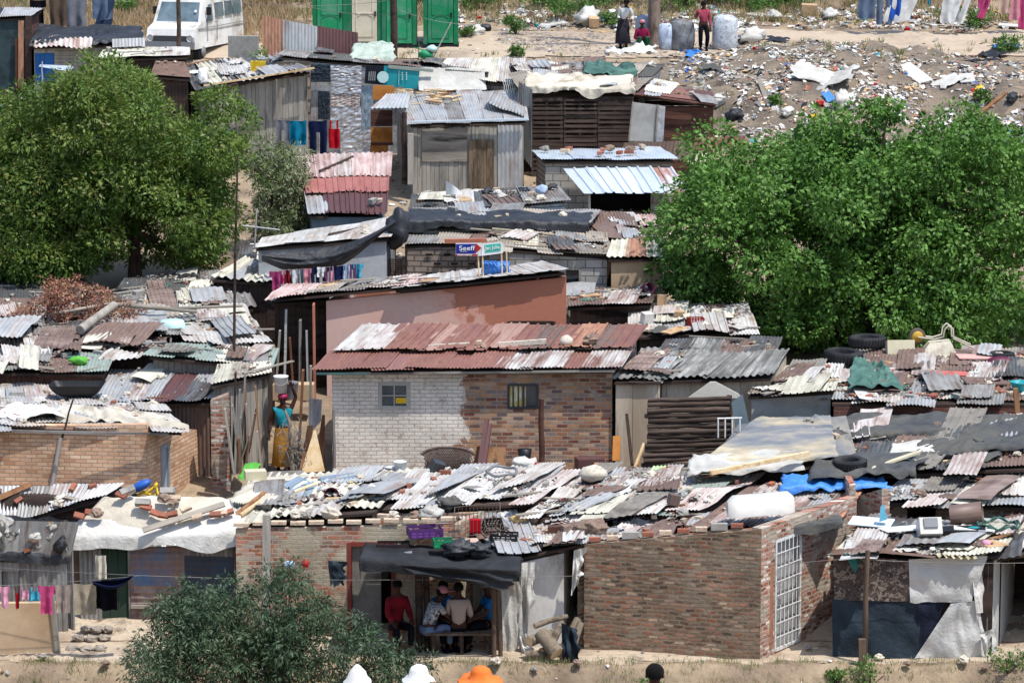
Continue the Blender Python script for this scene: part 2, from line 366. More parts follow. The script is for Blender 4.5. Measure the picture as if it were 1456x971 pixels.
# ground
M('earth', ['665848', '80705e', '98866e', '584c40'], .35, .97, 0, .8, .3, 9, lo=.35, hi=.65, bd=.03, det=9)
M('earth_path', ['8a7a68', 'a08f7b', 'b0a08a', '716456'], .9, .97, 0, .9, .3, 12, bd=.02)
M('earth_road', ['a89682', 'b6a48e', '988876'], .4, .97, 0, .5, .18, 9, bd=.02)
M('earth_ash', ['5e554c', '71665a', '867867', '4e463e'], .5, .97, 0, 1, .4, 11, bd=.04)
M('stone_grey', ['7d7a74', '959188', '68645e'], 6, .95, 0, .8, .25)
M('stone_pale', ['b5aa98', 'c8bfae', '9a8f7e'], 6, .95, 0, .8, .2)
M('stone_brown', ['75645a', '8d7868', '5f5048'], 6, .95, 0, .8, .25)
M('brick_loose', ['8a5040', '9c6450', '7a5c50'], 8, .95, 0, .8, .2, rnd=.25)
M('brick_pale', ['b09a84', 'c4b098', '9c8874'], 8, .95, 0, .8, .2, rnd=.2)
M('cardboard', ['a88a66', 'b89a78', '94785a'], 3, .9, 0, .2, .1, rnd=.15)
M('dark_inside', ['141312', '1c1a18'], 2, 1.0, 0, .1)  # near-black colour painted in for the shade inside doorways and openings
M('glass_dark', ['1c2328', '2a343a'], 1, .12, 0, 0, .1, spec=.8)
M('steel_white', ['c9c9c6', 'dadad6', 'a9a49c'], 8, .5, .1, .1)
# leaves
def LEAF(name, cols, trans=.25, rough=.5):
    m = bpy.data.materials.new(name); m.use_nodes = True; nt = m.node_tree; nt.nodes.clear(); MT[name] = m
    g = nd(nt, 'ShaderNodeNewGeometry'); tc = nd(nt, 'ShaderNodeTexCoord')
    n = nz(nt, tc.outputs['Object'], .9, 3); f = math_(nt, 'ADD', math_(nt, 'MULTIPLY', g.outputs['Random Per Island'], .38), math_(nt, 'MULTIPLY_ADD', n, 1.1, -.25))  # leaf tones vary; broad noise also paints in the crown's light and shaded lumps
    c = ramp(nt, f, cols, .15, .85)
    finish(nt, c, rough, 0, spec=.5, trans=trans)
LEAF('leaf_mango', ['38501c', '486424', '5c762e', '70863c', '868e4a'], .35, .6)
LEAF('leaf_mango_tip', ['5c6c30', '74743a', '667c36', '80764a'], .3)
LEAF('leaf_mul', ['36541e', '466a28', '5a8234', '709848', '8aa862'], .35, .62)
LEAF('leaf_olive', ['55603c', '6c7650', '808a64', '45522e'])
LEAF('leaf_shrub', ['243620', '31452c', '41563a', '54684a', '605842'], .2, .55)
LEAF('leaf_bush', ['3c5c28', '4c7030', '64883e', '7a9850'])
LEAF('leaf_dry', ['7c5c40', '98765a', 'a88a68', '5f4534'], .1)
LEAF('grass_dry', ['8a7252', 'a08a66', 'b89c78', '6a5a44'], .1, .8)
LEAF('grass_green', ['4c6030', '5f7438', '758a48'], .2, .7)
LEAF('leaf_red', ['6e4434', '8c5a46', '9c7460', '523628'], .05, .8)

M('door_green', ['26362c', '2f4236', '3a4238'], 2, .8)
M('door_red', ['6a2c28', '7c3a32', '6a5048'], 3, .8)
M('board_dirty', ['6a665f', '7c776f', '5a554e'], 2, .85)
M('p_yellow_dull', ['b09a40', 'bfa850'], 3, .7)
M('p_brown_dark', ['2e2424', '3a2c2c'], 3, .6)
M('p_lightboard', ['c0ccd4', 'd2dadf'], 2, .6)
M('stone_yellow', ['b89860', 'c8a870'], 4, .9)
M('gate_dark', ['8c8c8a', '9c9b98', '6c6c6a'], 2, .8)
M('sheet_navy', ['171c2c', '1f2536'], 2, .8)
M('tarp_teal', ['2a6a66', '3a7a74'], 2, .8)
METAL('rust_pale_dull', '8a7264', '9c8070', ['6e5448', '5c463c'], .45, .05, st=(.5, 2.2, 1))
METAL('paint_navy_old', '2c3c50', '36485c', ['3a3a40', '50443c'], .4, .1, st=(.5, 2.2, 1))
METAL('asbestos_yellow', 'b8ab7c', 'c8bd92', ['9a8e68', '8a8060'], .35, 0, .9)
M('banner', ['241e20', '33282a', '4a3a36', '8a7e70', '2c2428', '5c4e46', '241e22', 'a09486', '2a2426'], 4.2, .7, 0, .1, .35, 12, lo=.3, hi=.7, det=9)

METAL('rust_pale', 'b08874', 'b07c64', ['a07058', '8a5c48'], .4, .05)
METAL('paint_maroon_r', '805044', '8c5a4c', ['6c3830', 'a8705c'], .35, .05)
METAL('barrow_cream', 'b8ac90', 'c6bc9e', ['8a6a4c', '9a8a6c'], .25, .05, st=(1, 1, 1), sc=6)
BRICK('brick_red_dark', ['6e3e32', '7f4a3c', '5f3c34', '8a5444'], '6e6258', dist=.012, patch=['7a6c60', '6c6056'], pamt=.2)
M('window_white', ['aaa79e', '98958c'], 3, .7)
M('paint_teal_board', ['3c5656', '486462'], 3, .8)
M('wood_weathered', ['7a756c', '928c82', '55504a'], 2, .9, st=(.3, 1, 1))
M('curtain', ['c9b880', 'b8a45c', 'd8ceb0'], 3, .9, 0, .1, .05)
M('wicker', ['4a3c38', '6a5850', '2e2624'], 14, .8, 0, 1, .5, 40)
M('sign_blue', ['1a2e80', '22368c'], 2, .4, 0, 0, .05)
M('p_teal_sign', ['2fa08c', '3cae98'], 2, .4, 0, 0, .05)
M('p_crate_red', ['7a1c18', '8c2620', '5c1814'], 3, .6)
M('plank_beige', ['9a8a76', 'a89884', 'b8aa96', '7c6e60'], 1.2, .9, 0, .3, .2, 12, st=(1.5, 1, .3))
M('log_dark', ['3c322c', '4c4038', '5e5048'], 3, .9, 0, .6, .3, 20, st=(.3, 1, 1), rnd=.2)
M('plaster_pale', ['bab4a6', 'c6c0b2'], 2, .9)
M('board_pale', ['a4a19a', 'b2afa8', '98958e'], 1, .85, 0, .1, .1)
M('board_red', ['a8504a', 'b86a62', '94463c'], 2, .7)
M('board_pinkish', ['b88c84', 'c49a90'], 2, .8)
M('barrow_rubber', ['4a443c', '5c5448'], 3, .8)
M('barrow_yellow', ['c09a40', 'a88434'], 3, .6)
M('tarp_weathered', ['60646a', '7a7c7e', 'a89c84', 'd0c4ac', '5a5c60'], .55, .85, 0, .4, .15, 10, st=(.5, 1.2, 1), lo=.33, hi=.68, det=8)

METAL('rust_redp', 'a04c3e', 'ac5c4c', ['8a3c30', 'b87868'], .3, .05)
METAL('galv_bright', 'bfcdd8', 'ccd8e2', ['8a6a55', '8a4a30'], .02, .35, .45)
METAL('galv_rustspot', 'b4c2cd', 'c4d0da', ['8a4a34', 'a86a4a'], .5, .2, .45)
M('c_crim', ['861826', '5c0e18'], 6, .9, 0, .4, .15)
M('wood_pale_old', ['a5977c', 'b8ab90', '8f8268'], 3, .9, 0, .3, .2)
M('wood_brown_old', ['6b5a48', '85725c', '5a4c3e', '9a866c'], 3, .9, 0, .5, .3, 20, st=(1, 1, .15), rnd=.2)
M('wood_slat', ['3a302b', '4c4039', '5a4c44', '2a2320'], 3, .9, 0, .5, .35, 20, st=(.2, 1, 1), rnd=.2)
M('wood_panel_brown', ['5a3828', '6c4632'], 2, .85)
M('slate_dark', ['303e42', '3a4a4e', '26302f'], 1.5, .85)
M('sign_black', ['14181f', '1c222b'], 2, .5)
M('tarp_pale_green', ['8e9a8a', 'a4aca0', '7c9080'], 2, .7, 0, .3)
M('paint_blue_door', ['2a5c9a', '3268a6', '244e84'], 2, .7)

M('p_cream_door', ['cfc6b0', 'bdb49c'], 2, .6)
M('glass_van', ['39464a', '55646a', '6c7a80'], 1.2, .15, 0, 0, .1, spec=.8)
M('bark_pale', ['6b5c50', '85756a', '5a4c42'], 5, .95, 0, .8, .3, 20, st=(1, 1, .25), bd=.03)
M('sack_dark', ['4a4a48', '6a6a6a', '82868a'], 4, .6, 0, .6, .3, 18)
M('sack_blue', ['8d98a8', 'a9b4c4', 'c3cad4'], 4, .5, 0, .6, .2, 18)
M('c_navyd', ['36445c', '2a364a'], 3, .9)
M('c_peachj', ['b09c8e', 'a89486'], 4, .9, 0, .3, .1)
M('c_stripe', ['2c2c30', 'b0b0b0', '3a3a40', 'c0c0c0'], 18, .9, 0, .1, .1, lo=.42, hi=.58)
M('c_rosetop', ['a84a5c', '8a3848'], 5, .9)
M('c_blackskirt', ['26242a', '302c34'], 4, .95)
M('c_crimt', ['8a1c44', '6c1436'], 4, .9)
M('hat_white', ['d6d4d0', 'c8c6c2'], 4, .9, 0, .2, .06)
M('hat_orange', ['d8743a', 'c86428'], 4, .85, 0, .2, .06)

M('stone_step', ['8a8074', '9a9084', '6f665c'], 4, .95, 0, .8, .25)

M('tarp_awning', ['202123', '2b2c2e', '36373a'], 1, .8, 0, .3, .15, 30)
M('c_darkjacket', ['1c1719', '7a1418', '221c1e'], 3, .9, lo=.5, hi=.56)

M('p_toilet', ['0e6b40', '1a6c48', '3c7258'], 1.6, .55, 0, .2, .2, 12)
M('p_toilet_light', ['17804e', '2a8058', '50866a'], 1.6, .5, 0, .2, .2, 12)
M('p_van', ['d4d4d0', 'c8c6c0', 'a49c90'], 1.2, .45, 0, .1, .12, 9)
M('wood_post', ['4a3c32', '5e4e42', '6c5c4e'], 3, .9, 0, .5, .3, 20, st=(1, 1, .2))
# ---------------------------------------------------------------- corrugated sheets, roofs
def lerp(a, b, t): return a + (b - a) * t
def quad(C):
    FL, FR, BR, BL = [Vector(c) for c in C]
    return lambda u, v: lerp(lerp(FL, FR, u), lerp(BL, BR, u), v)
def sheet(mb, pt, u0, u1, v0, v1, pitch=.076, amp=.011, prof='sine', lift=0., bend=.01, seed=0, mi=0, rag=.0):
    w = (pt(u1, .5) - pt(u0, .5)).length; l = (pt((u0 + u1) / 2, v1) - pt((u0 + u1) / 2, v0)).length
    nrm = (pt(u1, v0) - pt(u0, v0)).cross(pt(u0, v1) - pt(u0, v0)).normalized()
    if nrm.length < .5: nrm = Vector((0, 0, 1))
    if prof == 'sine':
        k = max(4, int(w / pitch * 4)); us = [i / k for i in range(k + 1)]; hs = [amp * math.cos(2 * math.pi * (u * w) / pitch) for u in us]
    elif prof == 'ibr':
        us = []; hs = []; p = max(pitch, .15); k = max(1, int(round(w / p)))
        for i in range(k):
            for a, h in ((0, 0), (.72, 0), (.78, 1), (.92, 1), (.98, 0)): us.append((i + a) / k); hs.append(h * amp * 2.2)
        us.append(1); hs.append(0)
    else: k = 6; us = [i / k for i in range(k + 1)]; hs = [0] * (k + 1)
    nv = max(2, min(8, int(l / .35)))
    vs = []; uv = []
    for j in range(nv + 1):
        for i, u in enumerate(us):
            vv = v0 + (v1 - v0) * j / nv
            if rag and j == 0: vv += rag * noise.noise(Vector((u * w * 3, seed * 5.3, 0)))
            if rag and j == nv: vv += rag * noise.noise(Vector((u * w * 3, seed * 5.3, 9)))
            p = pt(u0 + (u1 - u0) * u, vv)
            b = bend * noise.noise(Vector((u * w * 1.1 + seed * 3.1, j * l / nv * 1.1, seed))) * 2.2
            vs.append(p + nrm * (hs[i] + lift + b)); uv.append((u * w + seed * 3.17 % 50, (vv - v0) * l / max(1e-3, (v1 - v0))))
    n = len(us); fs = [[j * n + i, j * n + i + 1, (j + 1) * n + i + 1, (j + 1) * n + i] for j in range(nv) for i in range(n - 1)]
    mb.add(vs, fs, uv, mi, prof == 'sine')
_sd = [0]
def sd(): _sd[0] += 1; return _sd[0]
def sheet_part(parent, C, mat, pitch=.076, amp=.011, prof='sine', name='roof_sheet', bend=.02, rag=0, lift=0, label=None):
    mb = MB(); pt = quad(C); sheet(mb, pt, 0, 1, 0, 1, pitch, amp, prof, lift, bend, sd(), rag=rag)
    o = mb.build(name, mat, parent)
    if label: o['label'] = label
    return o
def roof(T, C, pal, n, rows=1, prof='sine', amp=.012, jit=.03, frame='wood_dark', bend=.02, pitch=.076, ov=.04, thick=.05, rag=0.):
    """pal: list of material names taken in order (cycled), rows back to front"""
    pt = quad(C)
    if frame:
        mb = MB(); d = Vector((0, 0, -.05)); q = [pt(.01, .02), pt(.99, .02), pt(.99, .99), pt(.01, .99)]
        mb.hexa([p + d + Vector((0, 0, -thick)) for p in q], [p + d for p in q]); mb.build('roof_frame', frame, T)
    k = 0
    for r in range(rows):
        v1 = 1 - r / rows + (.06 if r else 0); v0 = 1 - (r + 1) / rows
        for i in range(n):
            u0 = i / n - ov / 2 + R.uniform(-jit, jit) * .4; u1 = (i + 1) / n + ov / 2
            a = R.uniform(-jit, jit)
            L = .014 * (i % 2) + .022 * (rows - r) + R.uniform(0, .008)
            pp = lambda u, v, a=a: pt(u, v + a * (1 if v < .5 else .4))
            mb = MB(); sheet(mb, pp, u0, u1, v0, v1, pitch, amp, prof, L, bend, sd(), rag=rag)
            mb.build('roof_sheet', pal[k % len(pal)], T); k += 1
    return pt
def extra(T, pt, n, pal, sc=1.):
    """odd loose sheets laid askew over a patched roof"""
    for i in range(n):
        u = R.uniform(.08, .92); v = R.uniform(.1, .9); c = pt(u, v); ex = (pt(min(1, u + .05), v) - pt(max(0, u - .05), v)).normalized(); ey = (pt(u, min(1, v + .05)) - pt(u, max(0, v - .05))).normalized()
        a = R.gauss(0, .12); X = ex * math.cos(a) + ey * math.sin(a); Y = ey * math.cos(a) - ex * math.sin(a); w = R.uniform(.4, .85) * sc; l = R.uniform(.9, 2.2) * sc
        up = Vector((0, 0, 1)); L = .09 + .012 * i % .08; t = R.uniform(-.03, .05)
        C = [c - X * w / 2 - Y * l / 2 + up * L, c + X * w / 2 - Y * l / 2 + up * L, c + X * w / 2 + Y * l / 2 + up * (L + t), c - X * w / 2 + Y * l / 2 + up * (L + t)]
        m = R.choice(pal); sheet_part(T, C, m, R.choice((.076, .1, .15)), .012, R.choice(('sine', 'sine', 'ibr', 'flat')), bend=.05, rag=.05)
SCRAP = ['galv_dull', 'galv', 'rust_brown', 'wood_grey_h', 'galv_dull', 'rust_mix', 'asbestos', 'galv_dark', 'rust_white', 'galv_white', 'galv', 'asbestos', 'board_dirty', 'rust_pale_dull', 'galv_white', 'galv']
def rdg(q): return .5 - 1.6 * abs(noise.noise(q))
def drape(parent, C, mat, ext=(.2, .1, .1, .1), wr=.03, fr=1.6, name='tarpaulin', nx=40, ny=24, lift=.06, edge=.12, seed=None, vert=1.0, sag=0.):
    """cloth lying over a patch; ext = metres hanging over front, right, back, left"""
    pt = quad(C); s = sd() if seed is None else seed
    w = (pt(1, 0) - pt(0, 0)).length; l = (pt(.5, 1) - pt(.5, 0)).length; nx = min(130, max(20, int(w / .045))); ny = min(80, max(14, int((l + ext[0]) / .05)))
    def fn(a, b):
        x = lerp(-ext[3], w + ext[1], a); y = lerp(-ext[0], l + ext[2], b)
        x += edge * noise.noise(Vector((b * l * 1.3, s, 3))) * (1 if a < .02 or a > .98 else 0)
        y += edge * noise.noise(Vector((a * w * 1.3, s, 7))) * (1 if b < .02 or b > .98 else 0)
        u = min(1, max(0, x / w)); v = min(1, max(0, y / l)); p = pt(u, v)
        dx = max(0, -x) + max(0, x - w); dy = max(0, -y) + max(0, y - l)
        sx = (-1 if x < 0 else 1); sy = (-1 if y < 0 else 1)
        q = Vector((x * fr, y * fr, s * 2.3))
        w1 = Vector((noise.noise(q * .6), noise.noise(q * .6 + Vector((9, 0, 0))), 0)) * .9; k1 = math.sin(s * 1.7) * .9
        n1 = .8 * noise.noise(q * .8) + .75 * rdg(Vector((q.x * 1.5 + q.y * k1, q.y * .45, s)) + w1) + .3 * rdg(Vector((q.x * .6 - q.y * k1, q.y * 2.2, s + 4)) + w1 * 1.5)
        p = p + Vector((0, 0, lift + wr * n1 - sag * math.sin(math.pi * u) * math.sin(math.pi * v)))
        if dx: p += Vector((sx * dx * (1 - vert), 0, -dx * vert)) + Vector((sx * (.02 + wr * noise.noise(Vector((y * 4, s, dx * 2)))), 0, 0))
        if dy: p += Vector((0, sy * dy * (1 - vert), -dy * vert)) + Vector((0, sy * (.03 + 1.2 * wr * abs(noise.noise(Vector((x * 4, s, dy * 2))))), 0))
        return p
    mb = MB(); mb.grid(fn, nx, ny, uvs=1)
    mb.uv = [(u * w, v * l) for u, v in mb.uv]
    o = mb.build(name, mat, parent, None if parent else (0, 0, 0))
    return o
# ---------------------------------------------------------------- walls
def cells(L, z0, zt, holes):
    hs = sorted(holes); out = []; u = 0
    xs = sorted({0, L, *[h[0] for h in hs], *[h[1] for h in hs]}); xs = [x for x in xs if 0 <= x <= L]
    for a, b in zip(xs, xs[1:]):
        if b - a < 1e-4: continue
        hh = sorted([(h[2], h[3]) for h in hs if h[0] < (a + b) / 2 < h[1]]); z = z0
        for c, d in hh:
            if c > z: out.append((a, b, z, c, z, c))
            z = d
        out.append((a, b, z, zt(a), z, zt(b)))
    return [(a, b, zl, zla, zr, zrb) for a, b, zl, zla, zr, zrb in out if zla > zl + .01 or zrb > zr + .01]
def wall(T, A, B, zA, zB, zb, mat, kind='slab', th=.12, holes=(), name='wall', uo=(0, 0), pitch=.09, amp=.013, prof='sine', lean=0, plank=(.09, .16), rag=.0, hgap=.0):
    A = Vector((A[0], A[1], 0)); B = Vector((B[0], B[1], 0)); d = B - A; L = d.length; d.normalize()
    n = Vector((-d.y, d.x, 0))                       # points away from the viewer when A is left of B
    zt = lambda u: lerp(zA, zB, u / L)
    W = lambda u, z, t=0: A + d * u + n * t + Vector((0, 0, z))
    mb = MB()
    for a, b, z0, z1, z2, z3 in cells(L, zb, zt, holes):
        if kind == 'slab':
            for t, o in ((0, 0), (th, 1)):
                q = [W(a, z0, t), W(b, z2, t), W(b, z3, t), W(a, z1, t)]; uv = [(a + uo[0], z0 - zb + uo[1]), (b + uo[0], z2 - zb + uo[1]), (b + uo[0], z3 - zb + uo[1]), (a + uo[0], z1 - zb + uo[1])]
                mb.add(q, [[0, 1, 2, 3]] if o == 0 else [[3, 2, 1, 0]], uv)
        elif kind == 'corr':      # vertical corrugation
            sheet(mb, quad([W(a, z0), W(b, z2), W(b, z3), W(a, z1)]), 0, 1, 0, 1, pitch, amp, prof, 0, .01, sd(), rag=rag)
        elif kind == 'corrh':
            sheet(mb, quad([W(a, z1), W(a, z0), W(b, z2), W(b, z3)]), 0, 1, 0, 1, pitch, amp, prof, 0, .01, sd(), rag=rag)
        elif kind == 'planks':
            u = a
            while u < b - .02:
                w = min(R.uniform(*plank), b - u); ku = R.random() * 40
                e0 = R.uniform(-1, 1) * rag; e1 = R.uniform(-1, 1) * rag; t = R.uniform(0, .015)
                za = lerp(z1, z3, (u - a) / (b - a)) + e1; zc = z0 + e0
                mb.hexa([W(u, zc, t), W(u + w - .008 - hgap, zc, t), W(u + w - .008 - hgap, zc, t + .022), W(u, zc, t + .022)],
                        [W(u, za, t), W(u + w - .008 - hgap, za, t), W(u + w - .008 - hgap, za, t + .022), W(u, za, t + .022)], uo=(ku, ku))
                u += w
        elif kind == 'planksh':
            z = z0; top = min(z1, z3)
            while z < top:
                w = min(R.uniform(*plank), top - z + .01); ku = R.random() * 40; t = R.uniform(0, .02); g = hgap * R.random()
                e = R.uniform(-1, 1) * rag
                mb.hexa([W(a + e, z, t), W(b + e, z, t), W(b + e, z, t + .022), W(a + e, z, t + .022)],
                        [W(a + e, z + w - .008 - g, t), W(b + e, z + w - .008 - g, t), W(b + e, z + w - .008 - g, t + .022), W(a + e, z + w - .008 - g, t + .022)], uo=(ku, ku))
                z += w
    if kind == 'slab':
        q = lambda u0, z0, u1, z1: mb.add([W(u0, z0, 0), W(u1, z1, 0), W(u1, z1, th), W(u0, z0, th)], [[0, 1, 2, 3]], [(u0 + uo[0], z0 - zb), (u1 + uo[0], z1 - zb), (u1 + uo[0] + th, z1 - zb + .04), (u0 + uo[0] + th, z0 - zb + .04)])
        q(0, zA, L, zB); q(0, zb, 0, zA); q(L, zB, L, zb)
        for u0, u1, a, b in holes: q(u0, b, u0, a); q(u1, a, u1, b); q(u0, a, u1, a); q(u1, b, u0, b)
    o = mb.build(name, mat, T)
    return W
def hole_px(A, B, zb, rect):
    """photo rectangle (x0,x1,ytop,ybottom) -> (u0,u1,z0,z1) on the wall A-B"""
    A = Vector((A[0], A[1])); B = Vector((B[0], B[1])); d = (B - A); L = d.length; d.normalize()
    def hit(px, py):
        r = P(px, py, 100.) - Vector((0, 0, CZ)); rx, ry = r.x, r.y
        # A + d*u = r*s
        det = rx * -d.y + d.x * ry
        s = (A.x * -d.y + d.x * A.y) / det; u = (rx * s - A.x) * d.x + (ry * s - A.y) * d.y
        return u, CZ + r.z * s
    u0, z1 = hit(rect[0], rect[2]); u1, z0 = hit(rect[1], rect[3])
    return (max(.02, u0), min(L - .02, u1), max(zb + .02, z0), z1)
def house(name, label, C, front, side, pal, n, rows=1, ov=.15, oside=.08, holes=(), prof='sine', frame='wood_dark', group='shacks crowded on the hillside', cat='shack', fk='slab', sk='slab', amp=.012, pitch=.076, wpitch=.09, bend=.02, jit=.03, drop=.0, back=True, th=.12, plank=(.09, .16), rag=0, inside=True, rrag=0, uo=(0, 0), dfront=None, prof_w='sine', ovr=None, ex=0):
    C = [c if isinstance(c, Vector) else P(*c) for c in C]
    q = quad(C); mid = q(.5, 0); T = thing(name, label, cat, (mid.x, mid.y, G(mid.x, mid.y)), group)
    T['_o'] = list(T.location)
    pt = roof(T, C, pal, n, rows, prof, amp, jit, frame, bend, pitch, rag=rrag) if pal else q
    if ex: extra(T, pt, ex, SCRAP)
    L = (C[1] - C[0]).length; D = (q(.5, 1) - q(.5, 0)).length
    a = oside / L; b = 1 - (oside if ovr is None else ovr) / L; f = ov / max(D, .1)
    w = [q(a, f), q(b, f), q(b, .97), q(a, .97)]
    zb = min(G(p.x, p.y) for p in w) - .25
    H = []
    A, B = w[0], w[1]
    for h in holes: H.append(hole_px(A, B, zb, h))
    e = .1 + drop
    Wf = wall(T, A, B, A.z - e, B.z - e, zb, front, fk, th, H, 'wall', pitch=wpitch, plank=plank, rag=rag, uo=uo, prof=prof_w)
    Wr = wall(T, w[1] + Vector((-.01, th + .01, 0)), w[2], w[1].z - e, w[2].z - e, zb, side, sk, .1, (), 'wall', pitch=wpitch, plank=plank)
    Wl = wall(T, w[3], w[0] + Vector((.01, th + .01, 0)), w[3].z - e, w[0].z - e, zb, side, sk, .1, (), 'wall', pitch=wpitch, plank=plank)
    if back: wall(T, w[2] + Vector((-.12, -.02, 0)), w[3] + Vector((.12, -.02, 0)), w[2].z - e, w[3].z - e, zb, side, sk, .1, (), 'wall', pitch=wpitch, plank=plank)
    return T, pt, Wf, H
def frame_part(T, W, h, mat, w=.05, d=.05, name='window_frame', muntin=(0, 0), pane='glass_dark', back=.05, parent=None):
    u0, u1, z0, z1 = h; mb = MB(); t0, t1 = -.012, d
    def bar(a, b, c, e): mb.hexa([W(a, c, t0), W(b, c, t0), W(b, c, t1), W(a, c, t1)], [W(a, e, t0), W(b, e, t0), W(b, e, t1), W(a, e, t1)])
    bar(u0 - .01, u0 + w, z0, z1); bar(u1 - w, u1 + .01, z0, z1); bar(u0 + w, u1 - w, z1 - w, z1 + .01); bar(u0 + w, u1 - w, z0 - .01, z0 + w)
    t0, t1 = .0, d * .8
    for i in range(muntin[0]): x = lerp(u0, u1, (i + 1) / (muntin[0] + 1)); bar(x - .012, x + .012, z0 + w, z1 - w)
    t0, t1 = .004, d * .7
    for i in range(muntin[1]): x = lerp(z0, z1, (i + 1) / (muntin[1] + 1)); bar(u0 + w, u1 - w, x - .012, x + .012)
    o = mb.build(name, mat, T)
    if pane:
        m2 = MB(); t = back
        m2.add([W(u0, z0, t), W(u1, z0, t), W(u1, z1, t), W(u0, z1, t)], [[0, 1, 2, 3]]); m2.build('pane', pane, o)
    return o
# ---------------------------------------------------------------- loose things
PROTO = {}; LOOSE = []
def proto(kind):
    if kind in PROTO: return PROTO[kind]
    out = []
    for k in range(4):
        mb = MB(); mats = None
        if kind in ('red brick', 'pale brick'):
            mb.box((0, 0, .045), (.22, .105, .075)); mats = 'brick_loose' if kind == 'red brick' else 'brick_pale'
            for i, v in enumerate(mb.v): mb.v[i] = tuple(Vector(v) + Vector((noise.noise(Vector(v) * 9 + Vector((k, 0, 0))), noise.noise(Vector(v) * 9 + Vector((0, k + 3, 0))), 0)) * .014)
        elif kind == 'grey block':
            mb.box((0, 0, .06), (.3, .13, .12)); mats = 'concrete'
        elif kind in ('grey stone', 'pale stone', 'brown stone'):
            s = (.11, .16, .13, .2)[k]; mb.blob((0, 0, s * .55), (s, s * .75, s * .6), k + 9, .5, 10, 7, fr=1.9, sm=False); mats = {'grey stone': 'stone_grey', 'pale stone': 'stone_pale', 'brown stone': 'stone_brown'}[kind]
        elif kind in ('grey plank', 'brown plank', 'pale plank'):
            L = (.9, 1.3, 1.7, .6)[k]; mb.box((0, 0, .03), (L, (.1, .07, .13, .09)[k], .03)); mats = {'grey plank': 'wood_grey_h', 'brown plank': 'wood_brown', 'pale plank': 'wood_pale'}[kind]
        elif kind in ('white plastic scrap', 'black plastic scrap', 'grey cloth scrap', 'white board', 'rusty iron scrap', 'blue plastic scrap', 'green cloth scrap', 'grey iron scrap', 'cardboard scrap'):
            w, l = ((.5, .3), (.35, .4), (.7, .35), (.45, .5))[k]
            soft = 'plastic' in kind or 'cloth' in kind
            if 'iron' in kind: sheet(mb, quad([(-w / 2, -l / 2, .05), (w / 2, -l / 2, .05), (w / 2, l / 2, .06), (-w / 2, l / 2, .05)]), 0, 1, 0, 1, .08, .012, 'sine', 0, .05, k, rag=.1)
            elif not soft: mb.box((0, 0, .035), (w, l, .025))
            else: mb.grid(lambda a, b: ((a - .5) * w * (1 + .3 * noise.noise(Vector((b * 3, k, 0)))), (b - .5) * l * (1 + .3 * noise.noise(Vector((a * 3, k, 5)))), .03 + .08 * abs(noise.noise(Vector((a * 4, b * 4, k)))) + .04 * abs(noise.noise(Vector((a * 9, b * 9, k))))), 10, 10)
            mats = {'white plastic scrap': 'tarp_white', 'black plastic scrap': 'tarp_black', 'grey cloth scrap': 'tarp_shade', 'white board': 'p_offwhite', 'rusty iron scrap': 'rust_brown', 'blue plastic scrap': 'tarp_blue', 'green cloth scrap': 'tarp_green', 'grey iron scrap': 'galv_dull', 'cardboard scrap': 'cardboard'}[kind]
        elif kind in ('white sack', 'black bag', 'grey sack'):
            s = (.2, .26, .16, .22)[k]; mb.blob((0, 0, s * .5), (s * 1.2, s * .8, s * .65), k + 20, .7, 14, 9, fr=2.4); mats = {'white sack': 'tarp_white', 'black bag': 'tarp_black', 'grey sack': 'sheet_cloth'}[kind]
        elif kind == 'cardboard box': mb.box((0, 0, .13), (.34, .26, .24)); mats = 'cardboard'
        elif kind == 'iron pipe': mb.tube([(-.6, 0, .04), (.6, 0, .04)], .035, 8); mats = 'galv_dull'
        elif kind == 'red plastic tub': mb.lathe((0, 0, .01), [(.0, 0), (.1, 0), (.14, .14), (.15, .14), (.14, .12), (.09, .02), (0, .02)], 12); mats = 'p_red'
        o = bpy.data.meshes.new(kind.replace(' ', '_'))
        t = mb.build(kind.replace(' ', '_'), mats); out.append(t.data); bpy.data.objects.remove(t)
    PROTO[kind] = out; return out
def nrm_of(pt, u, v):
    e = .02; n = (pt(u + e, v) - pt(u - e, v)).cross(pt(u, v + e) - pt(u, v - e)).normalized()
    return n if n.z > 0 else -n
def put(kind, p, n, where, rz=None, sc=1., var=None, lift=.03):
    me = proto(kind)[R.randrange(4) if var is None else var]
    o = bpy.data.objects.new(kind.replace(' ', '_'), me); COL.objects.link(o)
    q = Vector((0, 0, 1)).rotation_difference(n); o.rotation_euler = (q.to_matrix() @ Matrix.Rotation(R.uniform(0, 6.28) if rz is None else rz, 3, 'Z')).to_euler()
    o.location = p + n * lift; o.scale = (sc,) * 3 if not isinstance(sc, tuple) else sc
    LOOSE.append((kind, where, o)); return o
def scatter(pt, where, spec, ur=(.03, .97), vr=(.05, .95), rz=None):
    for kind, cnt in spec.items():
        for i in range(max(1, round(cnt * .7))):
            u = R.uniform(*ur); v = R.uniform(*vr); s = R.uniform(.6, 1.) * (.75 if 'stone' in kind or 'sack' in kind or 'bag' in kind else 1)
            put(kind, pt(u, v), nrm_of(pt, u, v), where, rz if rz is not None and 'plank' not in kind else (R.uniform(-.5, .9) if 'plank' in kind else None), s)
ORD = 'first second third fourth fifth sixth seventh eighth ninth tenth eleventh twelfth thirteenth fourteenth fifteenth sixteenth seventeenth eighteenth nineteenth twentieth'.split()
